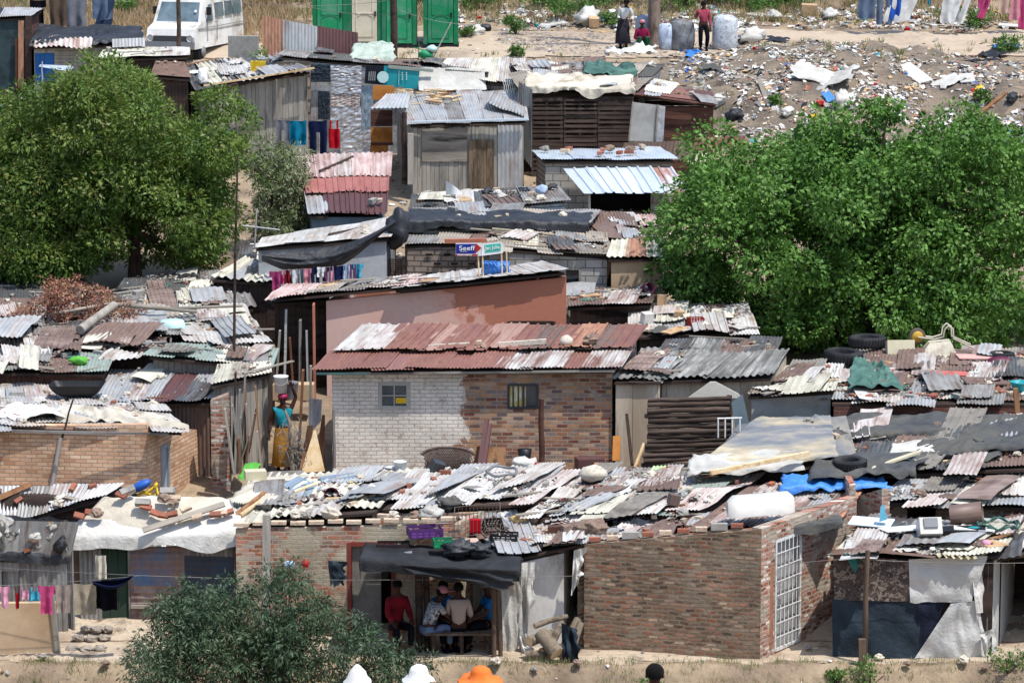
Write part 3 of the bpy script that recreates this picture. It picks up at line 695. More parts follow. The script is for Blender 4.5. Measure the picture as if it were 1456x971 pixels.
def label_loose():
    g = {}
    for k, w, o in LOOSE: g.setdefault((k, w), []).append(o)
    for (k, w), os_ in g.items():
        os_.sort(key=lambda o: o.location.x / o.location.y)
        for i, o in enumerate(os_):
            if len(os_) == 1: l = f'only {k} on {w}'
            elif i == len(os_) - 1: l = f'rightmost {k} on {w}'
            elif i < 20: l = f'{ORD[i]} {k} from the left on {w}'
            else: l = f'{k} number {i+1} from the left on {w}'
            cat = {'scrap': 'scrap', 'stone': 'stone', 'brick': 'brick', 'block': 'block', 'plank': 'plank', 'sack': 'sack', 'bag': 'bag', 'board': 'board', 'box': 'box', 'pipe': 'pipe', 'tub': 'tub'}[k.split()[-1]]
            tag(o, l, cat, f'loose {k}s weighing down or lying on the roofs' if len(os_) > 0 else None)
LITM = ['p_white', 'p_offwhite', 'stone_pale', 'stone_grey', 'stone_brown', 'tarp_black', 'cardboard', 'p_blue', 'c_red', 'rust_brown', 'p_teal', 'brick_loose', 'tarp_grey', 'p_yellow', 'wood_grey', 'concrete']
def litter(label, fn, cnt, smin, smax, wts, name='litter', cat='litter'):
    """crumbs nobody could count: crumpled scraps, chips and pebbles; fn() -> point, normal"""
    mb = MB()
    ms = list(range(len(LITM)))
    for i in range(cnt):
        p, n = fn(); s = smin + (smax - smin) * R.random() ** 3; m = R.choices(ms, wts)[0]
        rot = Vector((0, 0, 1)).rotation_difference(n).to_matrix() @ Matrix.Rotation(R.uniform(0, 6.28), 3, 'Z')
        if R.random() < .6 and m not in (2, 3, 4):
            w = s * R.uniform(.4, 1); vs = []
            for j in range(3):
                for k in range(3): vs.append(p + rot @ Vector(((j - 1) * s * .5 + R.uniform(-.2, .2) * s, (k - 1) * w * .5 + R.uniform(-.2, .2) * w, R.random() * s * .4 + .01)))
            mb.add(vs, [[0, 1, 4, 3], [1, 2, 5, 4], [3, 4, 7, 6], [4, 5, 8, 7]], None, m)
        else:
            s *= .6; vs = [p + rot @ Vector((sx * s * R.uniform(.3, .6), sy * s * R.uniform(.25, .5), sz * s * R.uniform(.2, .45) + s * .2)) for sz in (-1, 1) for sx, sy in ((-1, -1), (1, -1), (1, 1), (-1, 1))]
            mb.add(vs, [[3, 2, 1, 0], [4, 5, 6, 7], [0, 1, 5, 4], [1, 2, 6, 5], [2, 3, 7, 6], [3, 0, 4, 7]], None, m)
    return one(name, label, cat, mb, LITM, kind='stuff')
def roof_litter(pt, label, cnt, smax=.16, wts=None, ur=(.02, .98), vr=(.04, .96)):
    cs = [(R.uniform(*ur), R.uniform(*vr), R.uniform(.02, .12)) for _ in range(max(4, cnt // 22))]
    def fn():
        u = R.uniform(*ur); v = R.uniform(*vr)
        if R.random() < .75: c = R.choice(cs); u = min(ur[1], max(ur[0], R.gauss(c[0], c[2] * .5))); v = min(vr[1], max(vr[0], R.gauss(c[1], c[2])))
        return pt(u, v) + Vector((0, 0, .05)), nrm_of(pt, u, v)
    return litter(label, fn, cnt, .03, smax, wts or [1.5, 2.5, 5, 7, 7, 4, 3, .15, .2, 5, .2, 3.5, 5, .1, 8, 5])
# ---------------------------------------------------------------- hanging washing
def hang(kind, label, px, py, Y, w, h, mat, group, cat=None, tilt=0):
    p = P(px, py, Y); s = sd()
    masks = dict(towel=lambda a, b: True, shirt=lambda a, b: abs(a - .5) < .31 or b > .68, trousers=lambda a, b: b > .72 or abs(a - .5) > .07,
                 skirt=lambda a, b: abs(a - .5) < .28 + .24 * (1 - b), shorts=lambda a, b: b > .45 or abs(a - .5) > .06, vest=lambda a, b: (b < .72 and abs(a - .5) < .4) or (.16 < abs(a - .5) < .34))
    mb = MB()
    def fn(a, b):
        nar = .12 * (1 - b) * math.sin(s * 1.3)
        x = (a - .5) * w * (1 + nar) + .04 * w * noise.noise(Vector((b * 3, s, 0))) + tilt * (1 - b) * h
        z = -(1 - b) * h * (1 + .05 * noise.noise(Vector((a * 4, s, 1)))) - .05 * w * math.sin(math.pi * a)
        y = .05 * math.sin(a * 11 + s) * (1 - b * .7) + .05 * noise.noise(Vector((a * 3, b * 3, s))) * (1 - b)
        return Vector((p.x + x, p.y + y, p.z + z))
    mb.grid(fn, 22, 20, keep=masks[kind])
    return one({'towel': 'hanging_cloth', 'shirt': 'hanging_shirt', 'trousers': 'hanging_trousers', 'skirt': 'hanging_skirt', 'shorts': 'hanging_shorts', 'vest': 'hanging_vest'}[kind], label, cat or {'towel': 'cloth', 'vest': 'vest'}.get(kind, kind), mb, mat, group)
def wire(name, label, a, b, sag, r=.006, mat='galv_dull', cat='wire', n=14):
    a = Vector(a); b = Vector(b); mb = MB()
    mb.tube([lerp(a, b, i / n) - Vector((0, 0, sag * 4 * (i / n) * (1 - i / n))) for i in range(n + 1)], r, 5)
    return one(name, label, cat, mb, mat)
def post(name, label, px, py0, py1, Y, r=.05, mat='wood_grey', cat='post', lean=0, sq=False):
    a = P(px, py1, Y); b = P(px + lean, py0, Y); mb = MB()
    if sq: mb.bar(a, b, r * 2)
    else: mb.tube([a, lerp(a, b, .33) + Vector((.01, 0, 0)), lerp(a, b, .66) - Vector((.012, 0, 0)), b], [r * 1.05, r, r * .95, r * .9], 8)
    return one(name, label, cat, mb, mat)
# ---------------------------------------------------------------- trees
def leafmesh(name, pos, dirs, nrm, size, asp, mats, mi, parent):
    """pos (n,3), dirs leaf direction, nrm face normal; folded diamond leaves"""
    n = len(pos); dirs /= np.linalg.norm(dirs, axis=1)[:, None] + 1e-9
    side = np.cross(dirs, nrm); side /= np.linalg.norm(side, axis=1)[:, None] + 1e-9; up = np.cross(side, dirs)
    L = size[:, None]; W = L * asp
    v = np.empty((n, 4, 3), np.float32)
    v[:, 0] = pos; v[:, 1] = pos + dirs * L * .45 + side * W * .5 + up * W * .18; v[:, 2] = pos + dirs * L; v[:, 3] = pos + dirs * L * .45 - side * W * .5 + up * W * .18
    me = bpy.data.meshes.new(name); me.vertices.add(4 * n); me.vertices.foreach_set('co', (v.reshape(-1, 3) - np.array(parent['_o'])).ravel().astype(np.float32))
    me.loops.add(4 * n); me.loops.foreach_set('vertex_index', np.arange(4 * n, dtype=np.int32))
    me.polygons.add(n); me.polygons.foreach_set('loop_start', np.arange(0, 4 * n, 4, dtype=np.int32)); me.polygons.foreach_set('loop_total', np.full(n, 4, np.int32))
    for m in mats: me.materials.append(MT[m])
    me.polygons.foreach_set('material_index', mi.astype(np.int32)); me.update(calc_edges=True)
    o = bpy.data.objects.new(name, me); COL.objects.link(o); o.parent = parent; return o
def crown(T, clumps, per, size, asp, mats, droop, seed, tipmat=None, flat=.75):
    rg = np.random.default_rng(seed); Ps = []; Ds = []; Ns = []; Ss = []; Ms = []
    for c, r in clumps:
        n = int(per * r * r); d = rg.normal(size=(n, 3)); d /= np.linalg.norm(d, axis=1)[:, None]
        k = .35 + .65 * rg.random(n) ** .45
        # twig-ends: leaves gather in little rosettes
        m = max(1, n // 9); rd = rg.normal(size=(m, 3)); rd /= np.linalg.norm(rd, axis=1)[:, None]; rk = .62 + .45 * rg.random(m) ** .5
        which = rg.integers(0, m, n); ros = rd[which] * rk[which][:, None]
        p = ros + d * .16
        pos = np.array(c) + p * np.array([r, r, r * flat])
        out = rd[which] * .6 + d * 1.0; out[:, 2] -= droop
        nr = rg.normal(size=(n, 3)) * .38 + rd[which] * 1.0; nr[:, 2] += .45
        Ps.append(pos); Ds.append(out); Ns.append(nr); Ss.append(size * (.6 + .7 * rg.random(n)))
        mi = np.zeros(n)
        if tipmat is not None: mi = ((rk[which] > .93) & (rg.random(m)[which] < tipmat) & (rd[which][:, 2] > -.2)).astype(float)
        Ms.append(mi)
    return leafmesh('crown', np.vstack(Ps), np.vstack(Ds), np.vstack(Ns), np.hstack(Ss), asp, mats, np.hstack(Ms), T)
def clumps_in(px0, px1, py0, py1, Y, depth, n, rr, seed, shape=None, hollow=.45):
    """clump centres in an uneven ellipsoid given by its outline in the photo"""
    a = P(px0, py1, Y); b = P(px1, py0, Y); c = (a + b) / 2; rx = (b.x - a.x) / 2; rz = (b.z - a.z) / 2
    rnd = random.Random(seed); out = []
    while len(out) < n:
        d = Vector((rnd.gauss(0, 1), rnd.gauss(0, 1), rnd.gauss(0, 1))).normalized(); k = hollow + (1 - hollow) * rnd.random() ** .5
        r = rnd.uniform(*rr)
        s = 1 + .3 * noise.noise(d * 2.6 + Vector((seed, 0, 0))); s = s if s > 0 else .5
        p = c + Vector((d.x * (rx - r * .8) * k * s, d.y * (depth - r * .6) * k * s, d.z * (rz - r * .6) * k * s))
        if shape and not shape(728 + p.x * F * cp / p.y, p): continue
        out.append((p, r))
    return out
def tree(name, label, base, fork, clumps, per, size, asp, mats, droop, seed, tipmat=None, trunk_r=.2, nl=14, bark='bark', group=None, cat='tree', flat=.75):
    T = thing(name, label, cat, base, group); T['_o'] = list(T.location)
    rnd = random.Random(seed); mb = MB(); b = Vector(base)
    mb.tube([b - Vector((0, 0, .3)), b + (fork - b) * .5 + Vector((.05, 0, 0)), fork], [trunk_r * 1.3, trunk_r, trunk_r * .85], 10)
    mb.build('trunk', bark, T); mb = MB()
    for c, r in rnd.sample(clumps, min(nl, len(clumps))):
        m = lerp(fork, c, .5) + Vector((rnd.uniform(-.2, .2), rnd.uniform(-.2, .2), .15)); mb = MB()
        mb.tube([fork - Vector((0, 0, .1)), lerp(fork, m, .6), m, c], [trunk_r * .55, trunk_r * .42, trunk_r * .3, trunk_r * .1], 7)
        mb.build('limb', bark, T)
    crown(T, clumps, per, size, asp, mats, droop, seed, tipmat, flat)
    return T
def bush(label, px, py, Y, w, h, mats=('leaf_bush',), n=900, size=.07, asp=.3, seed=1, name='bush', group='small bushes'):
    b = P(px, py, Y); b.z = G(b.x, b.y); T = thing(name, label, 'bush', b, group); T['_o'] = list(T.location)
    rnd = random.Random(seed); mb = MB(); cl = []
    for i in range(7):
        c = b + Vector((rnd.uniform(-.5, .5) * w, rnd.uniform(-.3, .3) * w, rnd.uniform(.35, .85) * h)); cl.append((c, rnd.uniform(.16, .28) * max(w, h)))
        mb.tube([b - Vector((0, 0, .05)), lerp(b, c, .6), c], [.015, .01, .005], 5)
    mb.build('stem', 'bark', T); tot = sum(r * r for _, r in cl)
    crown(T, cl, n / tot, size, asp, list(mats), -.3, seed); return T
def tufts(label, pts, h, mats, name='grass', blades=14, w=.012, seed=3):
    rg = np.random.default_rng(seed); pts = np.array([tuple(p) for p in pts]); n = len(pts) * blades; b = np.repeat(pts, blades, 0)
    b[:, :2] += rg.normal(size=(n, 2)) * .08; d = rg.normal(size=(n, 3)) * .35; d[:, 2] = 1
    nr = rg.normal(size=(n, 3)); nr[:, 1] -= 1
    root = thing_stub(); o = leafmesh(name, b, d, nr, h * (.5 + .8 * rg.random(n)), w / h, list(mats), (rg.random(n) * len(mats)).astype(int), root)
    o.parent = None; bpy.data.objects.remove(root); tag(o, label, name, kind='stuff'); return o
def thing_stub():
    o = bpy.data.objects.new('stub', None); o['_o'] = [0, 0, 0]; return o
# ---------------------------------------------------------------- people
def skinmesh(nodes, edges, root, lvl=1):
    me = bpy.data.meshes.new('s'); me.from_pydata([n[0] for n in nodes], edges, []); o = bpy.data.objects.new('s', me); COL.objects.link(o)
    sk = o.modifiers.new('s', 'SKIN'); 
    if not me.skin_vertices: bpy.context.view_layer.objects.active = o
    for i, n in enumerate(nodes):
        r = n[1]; me.skin_vertices[0].data[i].radius = (r, r) if not isinstance(r, tuple) else r
        me.skin_vertices[0].data[i].use_root = (i == root)
    sk.use_smooth_shade = True
    s2 = o.modifiers.new('u', 'SUBSURF'); s2.levels = s2.render_levels = lvl
    dg = bpy.context.evaluated_depsgraph_get(); ev = o.evaluated_get(dg); m = bpy.data.meshes.new_from_object(ev)
    vs = [v.co.copy() for v in m.vertices]; fs = [list(p.vertices) for p in m.polygons]
    bpy.data.objects.remove(o); return vs, fs
def ik(a, b, l1, l2, pole):
    d = b - a; L = min(d.length, (l1 + l2) * .999); d.normalize(); x = (l1 * l1 - l2 * l2 + L * L) / (2 * L); h = math.sqrt(max(0, l1 * l1 - x * x))
    p = pole - d * pole.dot(d); p.normalize(); return a + d * x + p * h
def person(label, base, yaw, pel, chest, head, hands, feet, top, bottom, H=1.0, sleeves='short', hair='hair', hat=None, dress=False, kneepole=Vector((0, -1, .3)), elbow=Vector((0, .6, -1)), group=None, extra=None, skin='skin', headtilt=0, cuff=True):
    """joint positions in metres in the person's own frame: x to their left, -y in front, z up"""
    T = thing('person', label, 'person', (0, 0, 0), group); T['_o'] = [0, 0, 0]
    V = Vector; pel = V(pel); chest = V(chest); head = V(head)
    up = (chest - pel).normalized(); neck = chest + (head - chest) * .45
    sl = [chest + V((s * .165, 0, .02)) for s in (1, -1)]; hp = [pel + V((s * .09, 0, -.03)) for s in (1, -1)]
    hd = [V(h) for h in hands]; ft = [V(f) for f in feet]
    el = [ik(sl[i], hd[i], .28, .26, elbow + V(((.35, -.35)[i], 0, 0))) for i in (0, 1)]
    kn = [ik(hp[i], ft[i] + V((0, 0, .08)), .43, .42, kneepole + V(((.15, -.15)[i], 0, 0))) for i in (0, 1)]
    an = [f + V((0, 0, .08)) for f in ft]
    nodes = [(pel, (.13, .1)), (lerp(pel, chest, .5), (.12, .09)), (chest, (.15, .1)), (neck, .05), (lerp(neck, head, .6), (.06, .065)), (head, (.078, .09)), (head + (head - neck).normalized() * .07, (.06, .07))]
    edges = [(0, 1), (1, 2), (2, 3), (3, 4), (4, 5), (5, 6)]
    arm = []; leg = []
    for i in (0, 1):
        k = len(nodes); nodes += [(sl[i], .055), (lerp(sl[i], el[i], .5), .048), (el[i], .04), (lerp(el[i], hd[i], .4), .038), (hd[i], .024)]; edges += [(2, k), (k, k + 1), (k + 1, k + 2), (k + 2, k + 3), (k + 3, k + 4)]
        k = len(nodes); nodes += [(hp[i], .085), (lerp(hp[i], kn[i], .5), .075), (kn[i], .055), (lerp(kn[i], an[i], .4), .055), (an[i], .036), (ft[i] + V((0, -.12, .03)), .035)]; edges += [(0, k), (k, k + 1), (k + 1, k + 2), (k + 2, k + 3), (k + 3, k + 4), (k + 4, k + 5)]
    mb = MB(); vs, fs = skinmesh(nodes, edges, 0); mb.add(vs, fs, None, 0, True)
    f = V((0, -1, headtilt)).normalized()
    mb.blob(head + f * .095 + V((0, 0, -.005)), (.014, .02, .02), 1, .1, 8, 6)                 # nose
    mb.blob(head + f * .085 + V((0, 0, -.045)), (.028, .012, .009), 1, .1, 8, 5, mi=1)        # mouth
    for s in (1, -1):
        mb.blob(head + V((s * .03, 0, .02)) + f * .083, (.012, .008, .007), 1, 0, 8, 5, mi=2); mb.blob(head + V((s * .083, 0, 0)), (.012, .022, .032), 1, .1, 8, 6)
    for i in (0, 1):                                                                          # palm, fingers, thumb
        d = (hd[i] - el[i]).normalized(); s = (1, -1)[i]; x = d.cross(V((0, -1, 0)) if abs(d.y) < .8 else V((0, 0, 1))).normalized(); y = d.cross(x)
        c = hd[i] + d * .045; mb.box(c, (.075, .028, .085), Matrix((x, y, d)).transposed())
        for k, (o, L) in enumerate(((-.028, .06), (-.009, .072), (.01, .068), (.029, .052))):
            a = c + x * o + d * .04; mb.tube([a, a + d * L * .5 + y * .008, a + d * L * .85 + y * .03], [.0085, .008, .006], 6)
        a = c + x * .035 * s - d * .02; mb.tube([a, a + x * .03 * s + d * .025, a + x * .035 * s + d * .05], [.011, .01, .008], 6)
    body = mb
    def cloth(name, nodes, edges, mat, root=0):
        m = MB(); v2, f2 = skinmesh(nodes, edges, root); m.add(v2, f2, None, 0, True); parts.append((name, m, mat))
    parts = []
    nn = [(pel + V((0, 0, -.02)), (.15, .12)), (lerp(pel, chest, .5), (.142, .112)), (chest + V((0, 0, .0)), (.168, .118)), (lerp(chest, neck, .5), .07)]; ee = [(0, 1), (1, 2), (2, 3)]
    for i in (0, 1):
        k = len(nn); end = {'short': lerp(sl[i], el[i], .65), 'long': el[i], 'none': lerp(sl[i], el[i], .1)}[sleeves]
        nn += [(sl[i], .07), (end, .062)]; ee += [(2, k), (k, k + 1)]
        if sleeves == 'long': nn += [(lerp(el[i], hd[i], .93), .042)]; ee += [(k + 1, k + 2)]
    cloth('shirt', nn, ee, top)
    if dress:
        m = MB(); kx = (kn[0] + kn[1]) / 2; ax = (an[0] + an[1]) / 2
        rings = [(pel + V((0, 0, .06)), .16, .13), (lerp(pel, kx, .5), .2, .16), (kx, .22, .18), (lerp(kx, ax, .75), .25, .21)]; nv = 20; pv = []
        for c, rx, ry in rings:
            for j in range(nv):
                a = 2 * math.pi * j / nv; w = 1 + .08 * math.sin(a * 6)
                pv.append(c + V((math.cos(a) * rx * w, math.sin(a) * ry * w, 0)))
        m.add(pv, [[q * nv + j, q * nv + (j + 1) % nv, (q + 1) * nv + (j + 1) % nv, (q + 1) * nv + j] for q in range(3) for j in range(nv)], None, 0, True); parts.append(('skirt', m, bottom))
    else:
        nn = [(pel + V((0, 0, .05)), (.15, .115)), (pel + V((0, 0, -.05)), (.15, .12))]; ee = [(0, 1)]
        for i in (0, 1):
            k = len(nn); nn += [(hp[i] + V((0, 0, -.03)), .1), (kn[i], .078), (lerp(kn[i], an[i], .85), .062)]; ee += [(1, k), (k, k + 1), (k + 1, k + 2)]
        cloth('trousers', nn, ee, bottom)
    for i in (0, 1):
        m = MB(); m.blob(ft[i] + V((0, -.06, .045)), (.05, .14, .05), 2, .1, 10, 8); parts.append(('shoe', m, 'c_black'))
    if hair:
        m = MB(); m.blob(head + V((0, .022, .04)), (.096, .105, .088), 3, .08, 14, 10); parts.append(('hair', m, hair))
    if hat:
        kind, mat = hat; m = MB(); c = head + V((0, 0, .06))
        if kind == 'bucket': m.lathe(c, [(.19, -.055), (.185, -.045), (.115, .0), (.105, .06), (.085, .1), (.03, .125), (0, .127)], 20)
        elif kind == 'point': m.lathe(c, [(.165, -.06), (.16, -.05), (.12, -.01), (.1, .05), (.06, .1), (.02, .14), (0, .15)], 20)
        elif kind == 'wide': m.lathe(c, [(.27, -.05), (.26, -.04), (.2, -.015), (.13, .0), (.12, .06), (.1, .1), (.05, .13), (0, .135)], 24)
        elif kind == 'scarf': m.blob(c + V((0, .01, .0)), (.104, .115, .08), 5, .06, 14, 10)
        elif kind == 'cap': m.lathe(c, [(.105, -.03), (.108, .01), (.09, .06), (.04, .09), (0, .095)], 16); m.box(c + V((0, -.14, -.015)), (.15, .13, .012))
        if kind in ('wide', 'bucket', 'point'):
            for j, v in enumerate(m.v):
                q = V(v) - c; w = noise.noise(V((q.x * 9, q.y * 9, sd() * 0 + 1.5))) * (q.x * q.x + q.y * q.y) * 1.3; m.v[j] = tuple(V(v) + V((0, 0, w)))
        parts.append(('headscarf' if kind == 'scarf' else 'hat', m, mat))
    if extra: parts += extra
    Mx = Matrix.Translation(base) @ Matrix.Rotation(yaw, 4, 'Z') @ Matrix.Scale(H, 4)
    T.location = base; T['_o'] = list(base)
    for m in [body] + [p[1] for p in parts]: m.v = [tuple(Mx @ V(v)) for v in m.v]
    body.build('body', [skin, 'c_brownc', 'c_black'], T)
    for n_, m, mt in parts: m.build(n_, mt, T)
    return T

def patchpt(pt, px, py, z=.06, Y=None):
    best = None
    for i in range(61):
        for j in range(61):
            p = pt(i / 60, j / 60); x = 728 + p.x * F / (p.y * cp + (CZ - p.z) * sp); dz = p.z - CZ; y = 485.5 - F * (dz * cp + p.y * sp) / (p.y * cp - dz * sp)
            d = (x - px) ** 2 + (y - py) ** 2
            if best is None or d < best[0]: best = (d, p)
    return best[1] + Vector((0, 0, z))
# ================================================================ camera, light
cam = bpy.data.cameras.new('camera'); co = bpy.data.objects.new('camera', cam); COL.objects.link(co); SC.camera = co
cam.sensor_width = 36; cam.lens = 36 * F / 1456; cam.clip_end = 1500; cam.clip_start = .5
co.location = (0, 0, CZ); co.rotation_euler = (math.radians(90) - PIT, 0, 0)
W_ = bpy.data.worlds.new('World'); SC.world = W_; W_.use_nodes = True; nt = W_.node_tree
sky = nt.nodes.new('ShaderNodeTexSky'); sky.sky_type = 'NISHITA'; sky.sun_disc = False
SUN_EL, SUN_AZ = math.radians(66), math.radians(131)      # azimuth clockwise from +Y: right of and a little behind the camera
sky.sun_elevation = SUN_EL; sky.sun_rotation = SUN_AZ
nt.links.new(sky.outputs[0], nt.nodes['Background'].inputs[0]); nt.nodes['Background'].inputs[1].default_value = .15
sl_ = bpy.data.lights.new('sun', 'SUN'); so = bpy.data.objects.new('sun', sl_); COL.objects.link(so)
sl_.energy = 3.2; sl_.angle = math.radians(.53); sl_.color = (1, .97, .93)
sdir = Vector((math.sin(SUN_AZ) * math.cos(SUN_EL), math.cos(SUN_AZ) * math.cos(SUN_EL), math.sin(SUN_EL)))
so.rotation_euler = sdir.to_track_quat('Z', 'Y').to_euler(); so.location = (0, 60, 60)
SC.view_settings.view_transform = 'Standard'; SC.view_settings.look = 'None'; SC.view_settings.exposure = .66; SC.view_settings.gamma = 1
SC.view_settings.use_curve_mapping = False
SC.cycles.max_bounces = 5; SC.cycles.diffuse_bounces = 3; SC.cycles.transparent_max_bounces = 6

# ================================================================ terrain
def terrain(name, xs, ys, mat, dz=0, keep=None, label=None):
    mb = MB(); nx = len(xs); vs = [(x, y, G(x, y) + dz) for y in ys for x in xs]
    fs = [[j * nx + i, j * nx + i + 1, (j + 1) * nx + i + 1, (j + 1) * nx + i] for j in range(len(ys) - 1) for i in range(nx - 1) if not keep or keep(xs[i], ys[j])]
    mb.add(vs, fs, [(v[0], v[1]) for v in vs], 0, True)
    o = mb.build(name, mat, None, (0, 0, 0)); o['kind'] = 'structure'
    if label: o['label'] = label
    return o
fr_ = lambda a, b, s: [a + s * i for i in range(int((b - a) / s) + 1)]
ys = fr_(-20, 54, 2.) + fr_(55, 62, .15) + fr_(62.3, 126, .35) + fr_(128, 420, 6.)
xs = fr_(-160, -24, 8.) + fr_(-20, 20, .3) + fr_(24, 160, 8.)
terrain('ground', xs, ys, 'earth', label='bare brown earth of the hillside')
terrain('footpath', fr_(-14, 14, .2), fr_(59.7, 63.2, .1), 'earth_path', .005, lambda x, y: y < 62.6 + .5 * noise.noise(Vector((x * .5, 0, 0))) and y > 60.0 + .35 * noise.noise(Vector((x * 1.3, 2, 0))), 'pale trodden dirt path along the front of the shacks')
terrain('dirt_road', fr_(-16, 26, .3), fr_(110, 120, .25), 'earth_road', .03, lambda x, y: 111.6 + .4 * noise.noise(Vector((x * .3, 5, 0))) + (.0 if x < 4 else .25 * max(0, 9 - abs(x - 10)) * .3) < y < 115.9 + .6 * noise.noise(Vector((x * .3, 9, 0))), 'sandy track above the shacks')
terrain('ash_ground', fr_(4, 22, .3), fr_(96, 114, .3), 'earth_ash', .02, lambda x, y: ((x - 10.5) / 7.2) ** 2 + ((y - 106.) / 7.2) ** 2 + .5 * noise.noise(Vector((x * .7, y * .7, 0))) < 1 or (x > 12 and y < 108 + noise.noise(Vector((x, y, 0)))), 'grey ashy soil of the rubbish slope')

up = Vector((0, 0, .06))
GA = 'shacks of the front row along the footpath'
def fill(T, W, h, mat, kind='slab', name='panel', t=.0, **k):
    a = W(h[0], 0, t); b = W(h[1], 0, t); wall(T, a, b, h[3], h[3], h[2], mat, kind, name=name, th=k.pop('th', .03), **k)
def ends(pt): return [pt(0, 0), pt(1, 0), pt(1, 1), pt(0, 1)]
LL = [4, 5, 6, 5, 5, 3, 3, .3, .4, 4, .3, 4, 3, .2, 6, 3]
# ---- left: shack under black plastic sheeting
T, pt, Wf, H = house('shack', 'low shack of grey iron sheets under black plastic, behind the washing line', [(-40, 792, 61.9), (97, 794, 61.9), (110, 742, 1.95), (-40, 738, 1.95)], 'galv_dull', 'galv_dull', ['galv_dull'] * 2, 2, prof='flat', fk='corr', sk='corr', holes=[(2, 30, 812, 905)], group=GA)
drape(T, ends(pt), 'tarp_black', (.16, .05, 0, .1), .10, 2.2, nx=60, ny=30, edge=.1)
scatter(pt, 'the black plastic roof', {'pale stone': 3, 'white sack': 3, 'red brick': 4, 'black bag': 2, 'grey cloth scrap': 2, 'white plastic scrap': 2})
roof_litter(pt, 'small rubbish strewn over the black plastic roof', 160)
T, pt, Wf, H = house('shack', 'lean-to with grey ribbed roof and dark opening, against the tan brick house', [(-20, 752, 63.8), (150, 705, 63.9), (175, 688, 1.75), (-20, 692, 1.85)], 'wood_dark', 'wood_dark', ['galv', 'galv_dull', 'galv', 'galv_white'], 4, fk='planks', sk='slab', group=GA, jit=.08)
scatter(pt, 'the grey lean-to roof', {'red brick': 6, 'pale stone': 4, 'brown plank': 3, 'grey plank': 2, 'white plastic scrap': 2})
# ---- iron shack under a white tarpaulin
T, pt, Wf, H = house('shack', 'iron shack with dark green door under a white tarpaulin roof', [(92, 772, 62.2), (345, 766, 62.0), (325, 712, 2.05), (150, 708, 2.1)], 'galv_dull', 'galv_dull', ['galv_dull'] * 3, 3, fk='corr', sk='corr', ov=.25, holes=[(143, 184, 770, 905), (185, 262, 770, 905), (262, 335, 790, 930)], group=GA, drop=.03)
drape(T, ends(pt), 'tarp_cream', (.16, .05, .0, .1), .04, 1.2, nx=70, ny=40, edge=.14, vert=.9, sag=-.18)
drape(T, [pt(-.02, -.03), pt(1.0, -.05), pt(1.02, .42), pt(.02, .3)], 'tarp_white', (.30, .15, 0, .1), .035, 1.1, nx=80, ny=26, lift=.17, edge=.2, vert=.93)
fill(T, Wf, H[0], 'door_green', 'planks', 'door', .03, plank=(.12, .2))
z0, z1 = H[1][2], H[1][3]; zm = lerp(z0, z1, .52)
fill(T, Wf, (H[1][0], H[1][1], zm, z1), 'paint_blue_old', 'corrh', 'wall_panel', 0, pitch=.12, amp=.012); fill(T, Wf, (H[1][0], H[1][1], z0, zm), 'rust_pale_dull', 'corrh', 'wall_panel', .01, pitch=.12, amp=.014)
mb = MB(); mb.bar(Wf(H[1][0], lerp(z0, z1, .3), -.04), Wf(H[1][1], lerp(z0, z1, .29), -.04), .06); mb.build('crossbeam', 'wood_grey_h', T)
fill(T, Wf, (H[2][0], H[2][1], lerp(H[2][2], H[2][3], .5), H[2][3]), 'paint_navy_old', 'corrh', 'wall_panel', 0, pitch=.12); fill(T, Wf, (H[2][0], H[2][1], H[2][2], lerp(H[2][2], H[2][3], .5)), 'rust_pale_dull', 'corrh', 'wall_panel', .01, pitch=.12)
pq = lambda u, v: pt(u, v) + Vector((0, 0, .22 + .14 * math.sin(math.pi * u) * math.sin(math.pi * min(1, v + .1))))
for (k, u, v) in [('red brick', .02, .3), ('red brick', .08, .34), ('brown stone', .13, .28), ('red brick', .2, .72), ('grey block', .22, .85), ('grey block', .4, .42), ('red brick', .43, .33), ('brown stone', .53, .5), ('grey block', .53, .8), ('pale brick', .6, .56), ('brown stone', .6, .42), ('pale brick', .68, .3), ('red brick', .5, .2), ('red brick', .55, .16), ('red brick', .6, .18), ('grey plank', .67, .14), ('pale brick', .75, .14), ('red brick', .86, .22), ('pale brick', .9, .26), ('red brick', .94, .3)]:
    put(k, pq(u, v), nrm_of(pt, u, v), 'the white tarpaulin roof', rz=R.uniform(-.5, .5), sc=.95 if k != 'brown stone' else .7)
